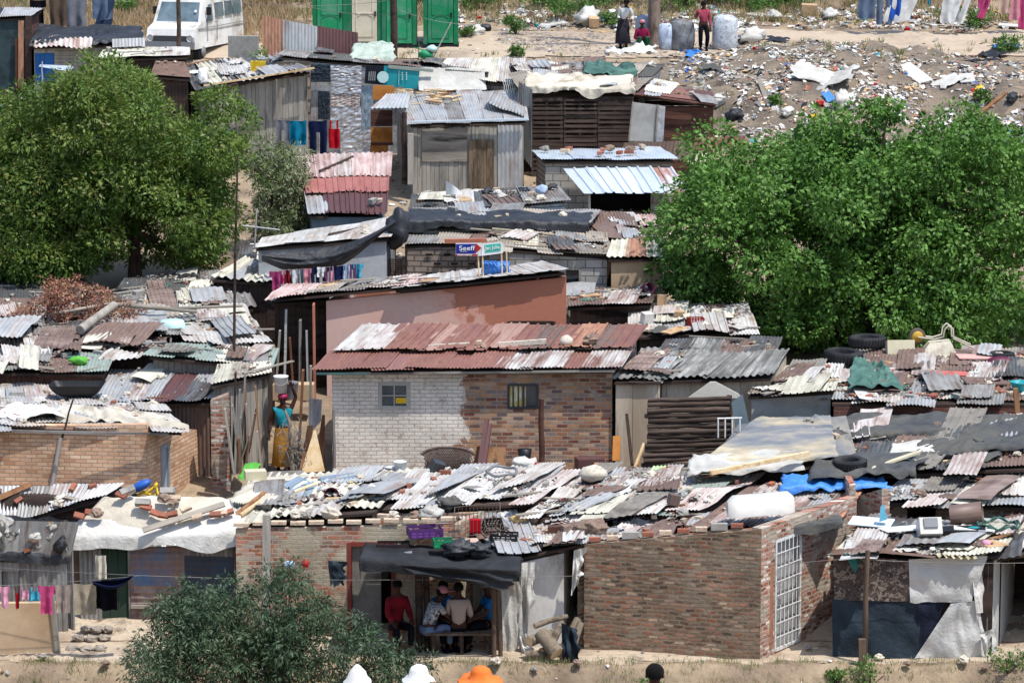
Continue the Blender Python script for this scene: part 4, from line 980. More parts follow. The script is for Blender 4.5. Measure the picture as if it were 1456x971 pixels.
# tan plastered low wall with end post, washing line in front
A = GX(-40, 60.55); B = GX(70, 60.6)
T = thing('plastered_wall', 'low tan plastered wall below the washing line', 'wall', ((A.x + B.x) / 2, A.y, A.z)); T['_o'] = list(T.location)
zt = P(20, 857, 60.6).z
wall(T, A, B, zt, zt, A.z - .2, 'plaster_tan', name='render', th=.14); mb = MB(); mb.bar(GX(73, 60.6) - Vector((0, 0, .1)), P(72, 838, 60.6), .09); mb.build('end_post', 'wood_grey', T)
GW = 'washing on the line before the tan wall'
wl = 60.15; wire('washing_line', 'thin washing line with small clothes before the tan wall', P(-30, 833, wl), P(200, 818, wl + .1), .03, .004)
for (k, l, x, y, w, h, m) in [('shirt', 'white and purple blouse at the end of the washing line', 6, 833, .22, .4, 'c_ltpink'), ('vest', 'narrow crimson strap top on the washing line', 24, 833, .1, .42, 'c_red'),
    ('vest', 'small pale pink top between the crimson and blue ones', 35, 833, .18, .24, 'c_ltpink'), ('vest', 'small light blue top on the washing line', 49, 834, .2, .26, 'c_cyan'), ('shirt', 'bright pink shirt on the washing line', 66, 832, .34, .52, 'c_pink'),
    ('shorts', 'taupe shorts between the pink shirt and khaki cloth', 90, 831, .3, .52, 'c_taupe'), ('towel', 'khaki cloth hanging on the washing line', 121, 829, .42, .58, 'c_khaki'), ('towel', 'black cloth hanging beneath the navy cloth', 151, 828, .38, .5, 'c_black'), ('towel', 'long cream towel on the line before the green door', 143, 789, .2, .44, 'c_cream')]:
    hang(k, l, x, y, wl if y > 800 else 61.4, w, h, m, GW)
mb = MB(); mb.grid(lambda a, b: P(132 + 66 * a, 826 - 9 * a * a * 1.2 + 14 * (1 - b) * math.sin(math.pi * min(1, a + .1)), wl - .1 + .1 * math.sin(b * 9 + a * 5)), 24, 12); one('hanging_cloth', 'twisted navy cloth thrown over the line', 'cloth', mb, 'c_navy', GW)
wire('utility_wire', 'long wire crossing in front of the whole front row', P(-60, 803, 60.2), P(1228, 792, 60.0), .35, .005)
wire('utility_wire', 'slack wire running from the wooden post past the dark doorway', P(1228, 795, 60.0), P(1520, 798, 60.2), .05, .005)
# stone steps
for i, (x, y, w) in enumerate([(122, 925, .75), (130, 912, .7), (138, 902, .6)]):
    p = PG(x, y); mb = MB(); [mb.blob(p + Vector((k_ * w / 3, .03 * k_ * k_, .03 + .03 * i)), (w / 5.5, .12, .07), i * 3 + k_, .5, 10, 6, sm=False, fr=2.2) for k_ in (-1, 0, 1)]; one('stone_step', ['lowest', 'middle', 'top'][i] + ' grey stone step below the dark green door', 'step', mb, 'stone_step', 'stone steps')
# ---- brick shack behind the bush, red door frame
T, pt, Wf, H = house('brick_shack', 'rough orange brick shack with red door frame behind the dark bush', [(335, 748, 61.7), (655, 741, 61.7), (690, 722, 63.2), (360, 728, 63.2)], 'brick_shrub', 'brick_shrub', None, 3, ov=.0, oside=.0, holes=[(494, 562, 771, 925)], group=GA, drop=-.04)
frame_part(T, Wf, H[0], 'door_red', .07, .06, 'door_frame', pane='dark_inside', back=.5)  # near-black sheet in the doorway is painted shade, not glass
a, b, c, d = H[0]; fill(T, Wf, (a + .08, a + .62, c, d - .08), 'board_dirty', 'slab', 'door', .08)
mb = MB(); 
for i in range(12): x = i / 12; p = pt(x, .02 + .02 * (i % 2)); mb.box(p + Vector((.1, 0, .03 + .01 * (i % 3))), (.28, .14, .06), uo=(i, 0))
mb.build('coping', 'brick_pale', T)
post('fence_post', 'square grey timber post before the orange brick wall', 379, 731, 900, 60.9, .07, 'wood_grey', sq=True)
# cream corrugated roof over it
T, pt, Wf, H = house('shack', 'shack with cream corrugated roof strewn with pipes and boards', [(330, 742, 62.6), (532, 726, 62.5), (600, 672, 67.), (375, 676, 66.6)], 'wood_dark', 'brick_shrub', ['asbestos', 'asbestos', 'galv_white', 'asbestos', 'galv_white', 'rust_white', 'asbestos', 'galv_white'], 4, 3, ov=.25, amp=.025, pitch=.15, group=GA, ex=9, jit=.1, fk='planks', bend=.05)
q2 = pt
drape(T, [pt(-.12, .3), pt(.22, .22), pt(.32, .85), pt(.0, .85)], 'tarp_cream', (.1, .0, .0, .05), .05, 1.4, lift=.12, name='tarpaulin')
sheet_part(T, [P(327, 712, 63.5), P(345, 716, 63.4), P(470, 680, 66), P(400, 676, 66.2)], 'asbestos', .12, .02)
sheet_part(T, [P(400, 690, 64.9), P(462, 722, 63.8), P(480, 708, 64.4), P(425, 676, 65.6)], 'steel_blue', .3, .02, 'ibr')
sheet_part(T, [P(452, 678, 66), P(460, 690, 65.5), P(508, 680, 65.9), P(500, 672, 66.3)], 'steel_blue', .3, .02, 'ibr')
mb = MB(); mb.box(P(410, 697, 64.9) + Vector((0, 0, .06)), (.34, .9, .03), Euler((.1, 0, -.5))); one('board', 'white painted board lying aslant on the cream corrugated roof', 'board', mb, 'p_white')
mb = MB(); p = P(471, 712, 64.4); mb.lathe(p + Vector((0, -.0, .12)), [(.12, -.15), (.15, .15), (.135, .15), (.11, -.13), (0, -.13)], 18, rot=Euler((math.radians(78), 0, .1))); one('bucket', 'dark maroon bucket lying on its side on the cream roof', 'bucket', mb, 'p_maroon')
mb = MB(); mb.tube([P(418, 706, 64.4) + Vector((0, 0, .1)), P(448, 695, 64.9) + Vector((0, 0, .1))], .03, 8); one('wooden_pole', 'short yellowish pole across the blue sheet', 'pole', mb, 'wood_pale')
for a_, b_, l, m in [((332, 742), (376, 707), 'brown timber pole slanting over the tarpaulin edge', 'wood_brown'), ((341, 741), (380, 712), 'pale timber pole beside the brown slanting pole', 'wood_pale')]:
    mb = MB(); mb.tube([P(*a_, 62.6) + Vector((0, 0, .1)), P(*b_, 64.2) + Vector((0, 0, .1))], [.05, .035], 8); one('wooden_pole', l, 'pole', mb, m)
mb = MB(); mb.box(P(363, 683, 65.8) + Vector((0, 0, .12)), (.42, .3, .18), Euler((0, 0, .2))); one('foam_block', 'cream foam block by the green plastic sheet', 'block', mb, 'p_cream')
tag(drape(None, [P(340, 688, 66.6), P(352, 690, 66.4), P(370, 668, 67.2), P(350, 668, 67.4)], 'p_lime', (.05, .03, 0, .03), .05, 2.5, name='plastic_sheet', nx=16, ny=16, lift=.15), 'bright green plastic sheet at the alley end', 'sheet')
scatter(pt, 'the cream corrugated roof', {'pale brick': 7, 'pale stone': 6, 'red brick': 5, 'grey stone': 4, 'grey plank': 5, 'pale plank': 3, 'white sack': 3, 'grey iron scrap': 2, 'cardboard scrap': 2, 'black plastic scrap': 2})
roof_litter(pt, 'small rubbish strewn over the cream corrugated roof', 300)
for x, k in [(470, 'pale stone'), (435, 'grey stone'), (420, 'pale stone'), (545, 'pale brick'), (590, 'brown stone'), (613, 'white sack'), (560, 'pale stone')]:
    put(k, P(x, 739, 61.9), Vector((0, 0, 1)), 'the top of the orange brick wall', sc=.75 if 'sack' in k else 1.)
# ---- long white iron roof
T, pt, Wf, H = house('shack', 'long shack with white weathered iron roof below the brick house', [(540, 722, 63.2), (760, 714, 63.2), (830, 667, 66.4), (600, 668, 66.4)], 'wood_dark', 'block_brown', ['galv_white', 'galv_white', 'galv', 'galv_white', 'galv_white', 'galv', 'rust_white'], 7, 1, ov=.2, group=GA, jit=.15, bend=.05, fk='planks')
q3 = pt
sheet_part(T, [P(605, 712, 63.7), P(640, 700, 64.), P(715, 664, 66.9), P(660, 668, 66.6)], 'galv', lift=.1); sheet_part(T, [P(700, 706, 63.9), P(760, 690, 64.5), P(806, 666, 66.8), P(770, 666, 66.8)], 'galv_white', lift=.12)
scatter(pt, 'the long white iron roof', {'red brick': 5, 'pale stone': 6, 'grey block': 3, 'grey plank': 4, 'brown stone': 3, 'white plastic scrap': 2, 'grey iron scrap': 2})
roof_litter(pt, 'small rubbish strewn over the long white iron roof', 170, .1)
if 1:
    mb = MB(); mb.lathe(P(555, 670, 67.2), [(.15, 0), (.15, .09), (.16, .1), (0, .1)], 16); one('tub', 'low round white tub at the foot of the whitewashed brick wall', 'tub', mb, 'p_white')
mb = MB(); mb.lathe(P(569, 671, 67.1), [(.11, 0), (.13, .21), (.14, .22), (.125, .22), (.1, .02), (0, .02)], 16); one('bucket', 'white bucket at the foot of the whitewashed brick wall', 'bucket', mb, 'p_white')
mb = MB(); c = P(713, 678, 65.5) + Vector((0, 0, .12))
mb.tube([c + Vector((.3 * math.cos(a / 4), .45 * math.sin(a / 4) + .0, .02 * math.sin(a))) for a in range(0, 40)], .028, 6); one('hose', 'coiled grey hose lying on the white iron roof', 'hose', mb, 'p_grey')
mb = MB(); mb.box(P(622, 674, 66.) + Vector((0, 0, .15)), (.24, .2, .22), Euler((.3, .3, .4))); one('metal_box', 'small grey metal box tilted on the white iron roof', 'box', mb, 'p_darkgrey')
# white roofs, right half, in two steps (upper strip and lower strip)
T, pt, Wf, H = house('shack', 'shack with mixed grey, rusty and lime green roof sheets', [(800, 702, 64.3), (958, 699, 64.3), (985, 664, 66.8), (830, 670, 66.6)], 'wood_dark', 'block_brown', ['rust_mix', 'rust_brown', 'galv', 'rust_mix', 'galv_dull', 'paint_lime', 'galv', 'galv_dull'], 8, 1, group=GA, ex=3, jit=.12, bend=.03, fk='planks')
scatter(pt, 'the roof with the lime green sheet', {'pale stone': 4, 'grey stone': 3, 'red brick': 3, 'grey plank': 2, 'brown plank': 1})
roof_litter(pt, 'small rubbish on the roof with the lime green sheet', 160)
mb = MB(); mb.blob(P(842, 683, 65.2) + Vector((0, 0, .14)), (.28, .2, .16), 4, .3, 14, 8); one('boulder', 'large pale boulder on the rusty roof beside the lime sheet', 'stone', mb, 'stone_pale')
T, pt, Wf, H = house('shack', 'shack with broad white and pale green roof sheets behind the big brick wall', [(745, 735, 62.6), (985, 730, 62.7), (1085, 675, 65.4), (800, 695, 64.6)], 'wood_dark', 'block_brown', ['galv_white', 'galv', 'rust_white', 'galv_white', 'galv_white', 'galv_white', 'galv', 'galv_white', 'paint_green', 'rust_white'], 10, 1, group=GA, ex=4, jit=.18, bend=.06, fk='planks', ov=.3)
q4 = pt
scatter(pt, 'the white and pale green roof', {'pale stone': 5, 'grey stone': 4, 'red brick': 4, 'grey plank': 4, 'brown plank': 2, 'white plastic scrap': 2, 'rusty iron scrap': 2})
roof_litter(pt, 'small rubbish on the white and pale green roof', 260)
mb = MB(); mb.box(P(958, 720, 63.) + Vector((0, 0, .14)), (.2, .18, .2), Euler((.1, .2, .3))); one('iron_box', 'rust brown iron box at the edge of the pale green roof', 'box', mb, 'rust_brown')
# lowest layer of white scrap roof between awning and brick wall
T, pt, Wf, H = house('shack', 'whitewashed shack with torn plastic wall beside the log pile', [(712, 798, 61.), (838, 768, 61.1), (905, 722, 63.6), (640, 730, 63.7)], 'plaster_white', 'plaster_white', ['galv_white', 'rust_white', 'galv_white', 'asbestos', 'galv_white', 'rust_pink', 'galv_white', 'galv_white', 'galv'], 3, 3, group=GA, ex=9, jit=.2, bend=.08, ov=.12, oside=.12, ovr=.5, holes=[(739, 748, 885, 925)], drop=.06)
q5 = pt
scatter(pt, 'the scrap roof above the whitewashed wall', {'pale stone': 5, 'brown stone': 3, 'red brick': 4, 'pale brick': 5, 'pale plank': 4, 'grey plank': 6, 'white board': 3, 'white plastic scrap': 5, 'cardboard scrap': 2, 'black plastic scrap': 1})
roof_litter(pt, 'small rubbish on the scrap roof above the whitewashed wall', 300)
mb = MB(); mb.bar(P(779, 762, 61.9) + Vector((0, 0, .1)), P(802, 761, 61.9) + Vector((0, 0, .1)), .18); one('maroon_box', 'long maroon box on the scrap roof', 'box', mb, 'p_brown')
mb = MB(); mb.box(P(807, 764, 61.7) + Vector((0, 0, .12)), (.2, .2, .22), Euler((0, 0, .3))); one('stone_block', 'square brown stone block beside the maroon box', 'block', mb, 'stone_brown')
mb = MB(); mb.blob(P(843, 762, 61.6) + Vector((0, 0, .14)), (.3, .22, .2), 7, .5, 10, 7, sm=False); one('boulder', 'pinkish brown boulder at the corner of the big brick wall', 'stone', mb, 'stone_brown')
mb = MB(); mb.blob(P(741, 744, 62.7) + Vector((0, 0, .08)), (.2, .16, .11), 9, .3, 12, 8); one('boulder', 'rounded yellowish boulder on the white scrap roof', 'stone', mb, 'stone_yellow')
mb = MB(); mb.blob(P(750, 744, 62.7) + Vector((.08, 0, .09)), (.14, .12, .12), 12, .3, 12, 8); one('boulder', 'small brown boulder beside the yellowish one', 'stone', mb, 'stone_brown')
# torn white plastic on that wall
def hangcloth(name, label, cat, tl, tr, bl, br, Y, mat, nx=20, ny=26, wr=.05, rag=.12, T=None, group=None, hole=None, Y2=None):
    s = sd()
    def fn(a, b):
        x = lerp(lerp(bl[0], tl[0], b), lerp(br[0], tr[0], b), a); y = lerp(lerp(bl[1], tl[1], b), lerp(br[1], tr[1], b), a)
        x += rag * 80 * noise.noise(Vector((b * 5, s, 0))) * (a if a > .9 or a < .1 else .25); y += rag * 80 * noise.noise(Vector((a * 5, s, 2))) * (1 if b < .1 else 0)
        YY = lerp(Y, Y2 if Y2 else Y, a)
        return P(x, y, YY - wr * (1.3 * noise.noise(Vector((a * 2.5 + b * 1.6, b * 2.2 - a, s))) + .6 * abs(noise.noise(Vector((a * 7 + b * 3, b * 1.2, s))))) - .02)
    mb = MB(); mb.grid(fn, nx, ny, keep=hole)
    if T: return mb.build(name, mat, T)
    return one(name, label, cat, mb, mat, group)
hangcloth('torn_plastic', '', '', (742, 800), (765, 798), (737, 955), (750, 905), 60.85, 'tarp_white', T=T, wr=.12)
hangcloth('torn_plastic', '', '', (712, 812), (742, 808), (716, 950), (735, 948), 60.83, 'tarp_white', T=T, wr=.06)
hangcloth('torn_plastic', '', '', (816, 782), (834, 778), (812, 846), (824, 820), 60.9, 'tarp_white', T=T, wr=.1)
hangcloth('torn_plastic', '', '', (738, 905), (748, 900), (745, 948), (762, 945), 60.75, 'tarp_white', T=T, wr=.1)
# ---- awning of black shade cloth on poles, planks behind
T = thing('awning', 'black shade cloth awning on wooden poles over the seated people', 'awning', GX(625, 60.6)); T['_o'] = list(T.location)
C = [P(512, 797, 60.1), P(738, 812, 60.1), P(742, 783, 61.5), P(520, 772, 61.5)]
drape(T, C, 'tarp_awning', (.2, .1, .0, .2), .06, 1.3, 'shade_cloth', edge=.1, sag=.06, lift=.02)
hangcloth('hanging_flap', '', '', (560, 800), (738, 812), (600, 820), (722, 838), 59.98, 'tarp_awning', T=T, wr=.1)
for x, y0, y1, yy, r in [(595, 805, 905, 60.9, .07), (606, 808, 905, 60.95, .06), (702, 815, 948, 60.35, .045), (712, 815, 952, 60.45, .04)]:
    mb = MB(); g = GX(x, yy); mb.tube([g - Vector((0, 0, .1)), P(x - (6 if x == 712 else 0), y0, yy)], r, 8); mb.build('pole', 'wood_dark' if x < 700 else 'wood_post', T)
mb = MB(); mb.bar(P(560, 801, 60.3), P(736, 815, 60.3), .06); mb.build('crossbeam', 'wood_dark', T)
A = GX(606, 62.5); B = GX(712, 62.5); T = thing('plank_wall', 'upright weathered plank wall behind the seated people', 'wall', ((A.x + B.x) / 2, A.y, A.z)); T['_o'] = list(T.location)
wall(T, A, B, 2.05, 2.05, -.2, 'wood_grey', 'planks', name='planks', plank=(.18, .32)); 
for t in (.35, 1.5): mb = MB(); mb.bar(A + Vector((0, .06, t)), B + Vector((0, .06, t)), .06); mb.build('crossbeam', 'wood_grey_h', T)
A = GX(560, 62.3); B = GX(607, 62.3); T = thing('plastered_wall', 'crumbling cream plastered wall left of the upright planks', 'wall', ((A.x + B.x) / 2, A.y, A.z)); T['_o'] = list(T.location)
wall(T, A, GX(578, 62.3), 1.95, 1.95, -.2, 'plaster_cream', name='render'); wall(T, GX(578.3, 62.3), B, 1.95, 1.95, -.2, 'brick_lit', name='brickwork')
# things on the awning
def crate(label, p, size, mat, rz=0, tilt=(0, 0), slat=.025):
    w, d, h = size; mb = MB(); n = 5
    for z in (.0, h * .35, h * .7, h - slat):
        for s in (-1, 1): mb.box((0, s * d / 2, z + slat / 2), (w, .012, slat)); mb.box((s * (w / 2 - .006), 0, z + slat / 2 + .001), (.012, d - .014, slat))
    for i in range(n + 1):
        for s in (-1, 1): mb.box((lerp(-w / 2 + .02, w / 2 - .02, i / n), s * (d / 2 + .002), h / 2), (.03, .01, h))
    for i in range(4):
        for s in (-1, 1): mb.box((s * w / 2, lerp(-d / 2 + .02, d / 2 - .02, i / 3), h / 2), (.01, .03, h))
    mb.box((0, 0, .008), (w - .03, d - .03, .012))
    m = Matrix.Translation(p) @ Euler((tilt[0], tilt[1], rz)).to_matrix().to_4x4(); mb.v = [tuple(m @ Vector(v)) for v in mb.v]
    return one('crate', label, 'crate', mb, mat, 'plastic crates on the awning')
crate('purple plastic crate on the awning', P(604, 766, 61.45) + up, (.62, .42, .16), 'p_purple', .2)
crate('small green plastic crate on the awning', P(630, 781, 61.0) + up, (.36, .28, .14), 'p_green', .1)
crate('dark brown plastic crate hanging at the red door frame', P(559, 784, 61.4), (.6, .36, .17), 'p_brown_dark', .0)
crate('black plastic crate lying tilted beside the wire cage', patchpt(q5, 700, 764, .12), (.36, .3, .2), 'p_black', .3, (.7, 0))
crate('black plastic crate lying flat beside the black bags', patchpt(q5, 716, 776, .12), (.5, .34, .12), 'p_black', -.1)
mb = MB(); mb.tube([P(546, 797, 60.9) + up, P(586, 791, 60.95) + up], .05, 12); one('plastic_pipe', 'short thick grey pipe on the awning', 'pipe', mb, 'p_grey')
T = thing('wire_cage', 'rusty wire cage with a red tin standing on the awning', 'cage', P(684, 768, 61.6)); T['_o'] = list(T.location)
c0 = P(646, 768, 61.6) + up; c1 = P(711, 768, 61.6) + up * 2.5; dY = Vector((0, .6, .02)); hh = Vector((0, 0, .42)); mb = MB()
for a_, b_ in ((c0, c1), (c0 + dY, c1 + dY), (c0, c0 + dY), (c1, c1 + dY)):
    for z in (0, 1): mb.tube([a_ + hh * z, b_ + hh * z], .008, 5)
    nn = int((b_ - a_).length / .07)
    for i in range(nn + 1): q = lerp(a_, b_, i / nn); mb.tube([q, q + hh], .004, 4)
mb.build('wire_mesh', 'rust_brown', T); mb = MB(); mb.box(P(676, 764, 61.8) + Vector((0, 0, .22)), (.2, .15, .26)); mb.build('red_tin', 'c_red', T)
for i, (x, y, w, l) in enumerate([(652, 790, .27, 'large glossy black rubbish bag on the awning'), (680, 789, .21, 'smaller black rubbish bag beside the large one'), (640, 724, .22, 'dark grey bundle behind the wire cage')]):
    mb = MB(); mb.blob(P(x, y, 60.9 if i < 2 else 63.2) + Vector((0, 0, w * .5)), (w * 1.15, w * .8, w * .55), 30 + i, .7, 20, 14, fr=2.6); one('rubbish_bag', l, 'bag', mb, 'tarp_black' if i < 2 else 'tarp_shade', 'rubbish bags')
mb = MB(); mb.box(P(662, 778, 61.2) + Vector((0, 0, .1)), (.5, .3, .05), Euler((.1, 0, .2))); one('folded_cloth', 'folded pinkish cloth lying between the crates', 'cloth', mb, 'c_peach')
mb = MB(); mb.tube([P(676, 763, 62.3) + up, P(700, 772, 62.0) + up, P(740, 781, 61.8) + up * 1.5, P(790, 786, 61.5) + up], .025, 7); one('yellow_pole', 'long yellow pole lying across the awning edge', 'pole', mb, 'p_yellow_dull')
hangcloth('hanging_cloth', 'dark navy cloth hanging left of the red door frame', 'cloth', (466, 797), (492, 798), (470, 833), (490, 830), 61.5, 'sheet_dark', group=None)
mb = MB(); mb.blob(P(434, 801, 60.6), (.07, .06, .08), 3, .3); one('red_plastic_bag', 'small red plastic bag caught above the bush', 'bag', mb, 'p_red')
mb = MB(); mb.blob(P(411, 802, 60.8), (.11, .05, .07), 5, .4); one('plastic_bag', 'small pale blue plastic bag caught above the bush', 'bag', mb, 'c_ltblue')
# bench and people are in the figures section
# ---- big rough brick building with white gate
zt = lambda px, py, Y: P(px, py, Y).z
A = GX(832, 61.0); B = GX(1086, 60.2); Cc = GX(1222, 63.2); gy = 63.2
T = thing('brick_house', 'big rough brick house with a white barred gate', 'house', ((A.x + B.x) / 2, 61, 0), GA); T['_o'] = list(T.location)
Wm = wall(T, A, B, zt(832, 774, 61.0), zt(1086, 752, 60.2), -.3, 'brick_rough', th=.2, name='wall')
hg = hole_px(B, Cc, -.3, (1102, 1137, 768, 930)); hg = (hg[0], hg[1], .04, hg[3])
Wr = wall(T, B + Vector((.004, .02, 0)), Cc, zt(1086, 752, 60.2) + .004, zt(1222, 706, 63.2), -.3, 'brick_lit', th=.2, holes=[hg], name='wall')
wall(T, A + Vector((.0, .22, 0)), GX(832, 64.0), zt(832, 774, 61.0) - .1, 2.1, -.3, 'brick_rough', name='wall'); wall(T, Cc + Vector((0, .22, 0)), GX(1200, 66), 2.6, 2.6, -.3, 'brick_lit', name='wall')
u0, u1, z0, z1 = hg
G_ = frame_part(T, Wr, (u0 + .02, u1 - .02, z0, z1 - .02), 'steel_white', .045, .02, 'gate', pane='gate_dark', back=.09)
mb = MB()
for i in range(1, 6): x = lerp(u0 + .05, u1 - .05, i / 6); mb.bar(Wr(x, z0 + .03, -.02), Wr(x, z1 - .04, -.02), .016)
for i in range(1, 8): z = lerp(z0, z1, i / 8); mb.bar(Wr(u0 + .04, z, -.035), Wr(u1 - .04, z, -.035), .012)
b_ = mb.build('bars', 'steel_white', G_)
mb = MB(); mb.box(Wr(u0 + .1, lerp(z0, z1, .45), -.05), (.05, .05, .12)); mb.build('lock', 'p_grey', G_)
mb = MB(); mb.bar(Wr(u0 - .14, .15, -.02), Wr(u0 - .14, 1.75, -.02), .07, .03); mb.build('rust_stain_strip', 'rust_orange', T)
# its roof: rust/white sheets and cloth on the wall head
C = [P(832, 773, 61.3), P(1196, 738, 62.6), P(1240, 690, 64.8), P(985, 700, 64.7)]; 
pt = roof(T, [P(985, 752, 61.6), P(1196, 738, 62.5), P(1235, 688, 64.9), P(1075, 690, 64.8)], ['rust_brown', 'rust_white', 'galv_white', 'rust_brown', 'rust_mix', 'rust_white', 'rust_brown', 'galv', 'rust_brown', 'rust_orange'], 10, 1, jit=.1); q6 = pt
pt2 = roof(T, [P(838, 768, 61.4), P(990, 756, 61.5), P(1015, 728, 63.2), P(905, 724, 63.4)], ['galv', 'rust_white', 'galv_dull', 'rust_brown', 'galv'], 5, 1, jit=.2, bend=.08)
scatter(pt, 'the striped rusty roof of the gated brick house', {'red brick': 6, 'pale stone': 3, 'grey plank': 2, 'brown stone': 2}); scatter(pt2, 'the front roof edge of the gated brick house', {'pale brick': 4, 'red brick': 3, 'grey stone': 2, 'grey plank': 3, 'black plastic scrap': 1})
roof_litter(pt, 'small rubbish on the striped rusty roof', 150); roof_litter(pt2, 'small rubbish on the front roof edge of the gated brick house', 150)
for i in range(9): t = (i + .3) / 9; p = lerp(Wm(.1, 0), Wm(3.1, 0), t); p.z = lerp(zt(832, 774, 61.0), zt(1086, 752, 60.2), t * .96); put(['red brick', 'pale brick', 'grey block', 'red brick', 'pale brick'][i % 5], p + Vector((0, .1, 0)), Vector((0, 0, 1)), 'the head of the big rough brick wall', rz=.0)
# rolled white mattress-like tub on the roof corner
mb = MB(); a_ = P(1034, 738, 61.6) + Vector((0, 0, .1)); b_ = P(1128, 730, 62.0) + Vector((0, 0, .1)); n = 12
prof = [(-.42, 0), (-.36, .2), (-.22, .3), (.0, .33), (.22, .3), (.36, .2), (.42, 0)]
vs = []; fs = []
for i in range(n + 1):
    t = i / n; c = lerp(a_, b_, t); k = min(1, .72 + 4 * min(t, 1 - t)); 
    for (y, z) in prof: vs.append(c + Vector((0, y * k, z * k)))
for i in range(n):
    for j in range(6): fs.append([i * 7 + j, (i + 1) * 7 + j, (i + 1) * 7 + j + 1, i * 7 + j + 1])
mb.add(vs, fs, None, 0, True); mb.add(vs[:7], [list(range(7))]); mb.add(vs[-7:], [list(range(7))[::-1]]); one('bath_tub', 'upturned white bath on the roof of the gated brick house', 'bath', mb, 'p_offwhite')
tag(drape(None, [P(1120, 752, 61.2), P(1196, 741, 61.6), P(1196, 735, 62.5), P(1130, 742, 62.3)], 'tarp_shade', (.16, .15, 0, 0), .04, 2, name='cloth', nx=24, ny=12, lift=.03), 'dark grey cloth draped over the wall head beside the upturned bath', 'cloth')
# ---- shack of posters and sheets
A = GX(1184, 60.5); B = GX(1418, 60.5)
T, pt, Wf, H = house('shack', 'shack with walls of printed banners, navy plastic and white sheets', [(1178, 795, 60.4), (1420, 788, 60.4), (1450, 742, 62.8), (1225, 748, 62.8)], 'wood_dark', 'sheet_cloth', ['rust_brown', 'asbestos', 'wood_grey_h', 'rust_white', 'asbestos', 'rust_brown', 'galv_white', 'asbestos'], 4, 2, group=GA, ex=9, jit=.15, bend=.05, fk='planks', ov=.1, drop=.02); q7 = pt
hc = lambda *a, **k: hangcloth('wall_sheet', '', '', *a, T=T, **k)
hc((1185, 787), (1293, 797), (1186, 853), (1293, 855), 60.42, 'banner', nx=30, ny=20, wr=.03, rag=.02); hc((1183, 852), (1307, 852), (1184, 935), (1307, 937), 60.42, 'sheet_dark', nx=30, ny=24, wr=.05, rag=.03)
hc((1292, 795), (1404, 790), (1294, 856), (1382, 856), 60.40, 'sheet_cloth', nx=30, ny=20, wr=.05, rag=.03); hc((1305, 852), (1345, 852), (1305, 935), (1315, 935), 60.44, 'sheet_navy', nx=12, ny=20, wr=.05, rag=.02)
hc((1352, 858), (1390, 853), (1300, 936), (1396, 937), 60.38, 'sheet_cloth', nx=26, ny=28, wr=.08, rag=.03); hc((1382, 815), (1408, 790), (1388, 872), (1412, 868), 60.36, 'tarp_white', nx=12, ny=20, wr=.08, rag=.04, Y2=60.7); hc((1388, 865), (1412, 866), (1392, 935), (1418, 928), 60.42, 'sheet_cloth', nx=12, ny=24, wr=.08, rag=.05, Y2=60.8)
hc((1393, 900), (1414, 893), (1396, 912), (1402, 942), 60.3, 'tarp_white', nx=10, ny=16, wr=.08, rag=.08); hc((1200, 786), (1228, 786), (1216, 815), (1222, 800), 60.3, 'tarp_teal', nx=10, ny=12, wr=.06, rag=.05)
sheet_part(T, [P(1330, 797, 60.2), P(1385, 800, 60.2), P(1430, 778, 61.2), P(1345, 782, 61.3)], 'asbestos_yellow', .17, .035, lift=.08); sheet_part(T, [P(1180, 788, 60.3), P(1335, 795, 60.2), P(1335, 780, 61.2), P(1190, 783, 61.2)], 'tarp_brown', .1, .01, 'flat', 'roof_felt', .06, .05, .05)
scatter(pt, 'the banner-walled shack', {'cardboard scrap': 5, 'white board': 4, 'grey plank': 4, 'brown plank': 3, 'white plastic scrap': 3, 'rusty iron scrap': 3, 'pale stone': 3, 'grey block': 2, 'grey cloth scrap': 2}); roof_litter(pt, 'small rubbish on the banner-walled shack', 300)
mb = MB(); mb.lathe(P(1374, 745, 62.2) + Vector((.0, 0, .2)), [(.2, -.3), (.2, .3), (.185, .3), (.185, -.3)], 20, rot=Euler((math.radians(12), math.radians(80), 0))); one('drum', 'rusty iron drum lying behind the black case', 'drum', mb, 'rust_brown')
T2 = thing('case', 'black suitcase-like plastic case on the banner-walled shack', 'case', P(1368, 764, 61.6)); T2['_o'] = list(T2.location); mb = MB(); mb.box(P(1368, 760, 61.6) + Vector((0, 0, .05)), (.85, .3, .16), Euler((.1, -.03, 0))); mb.build('shell', 'p_black', T2)
for s in (-1, 1): mb = MB(); mb.lathe(P(1368 + 22 * s, 763, 61.42), [(0, .0), (.03, .01), (.03, .03), (0, .03)], 10, rot=Euler((math.radians(90), 0, 0))); mb.build('latch', 'p_offwhite', T2)
T2 = thing('television', 'old square television lying on the banner-walled shack', 'television', P(1320, 762, 61.4)); T2['_o'] = list(T2.location); mb = MB(); c = P(1321, 752, 61.5) + Vector((0, 0, .02)); mb.box(c, (.42, .36, .32), Euler((-.5, 0, .1))); mb.build('casing', 'p_offwhite', T2); mb = MB(); mb.box(c + Vector((0.01, -.14, .13)), (.26, .06, .18), Euler((-.5, 0, .1))); mb.build('screen', 'p_grey', T2)
for (x, y, w, d, rz, l, m, Y) in [(1238, 756, .8, .7, -.25, 'pale blue-white board between the brick wall and the banner-walled shack', 'p_lightboard', 61.8), (1290, 765, 1.1, .35, .45, 'long white board lying on the banner-walled shack', 'p_white', 61.6), (1385, 766, .75, .3, -.1, 'white board with a teal stain on the banner-walled shack', 'p_white', 61.3)]:
    mb = MB(); mb.box(patchpt(q7, x, y, .2), (w, d, .015), Euler((.02, .03, rz))); one('board', l, 'board', mb, m)
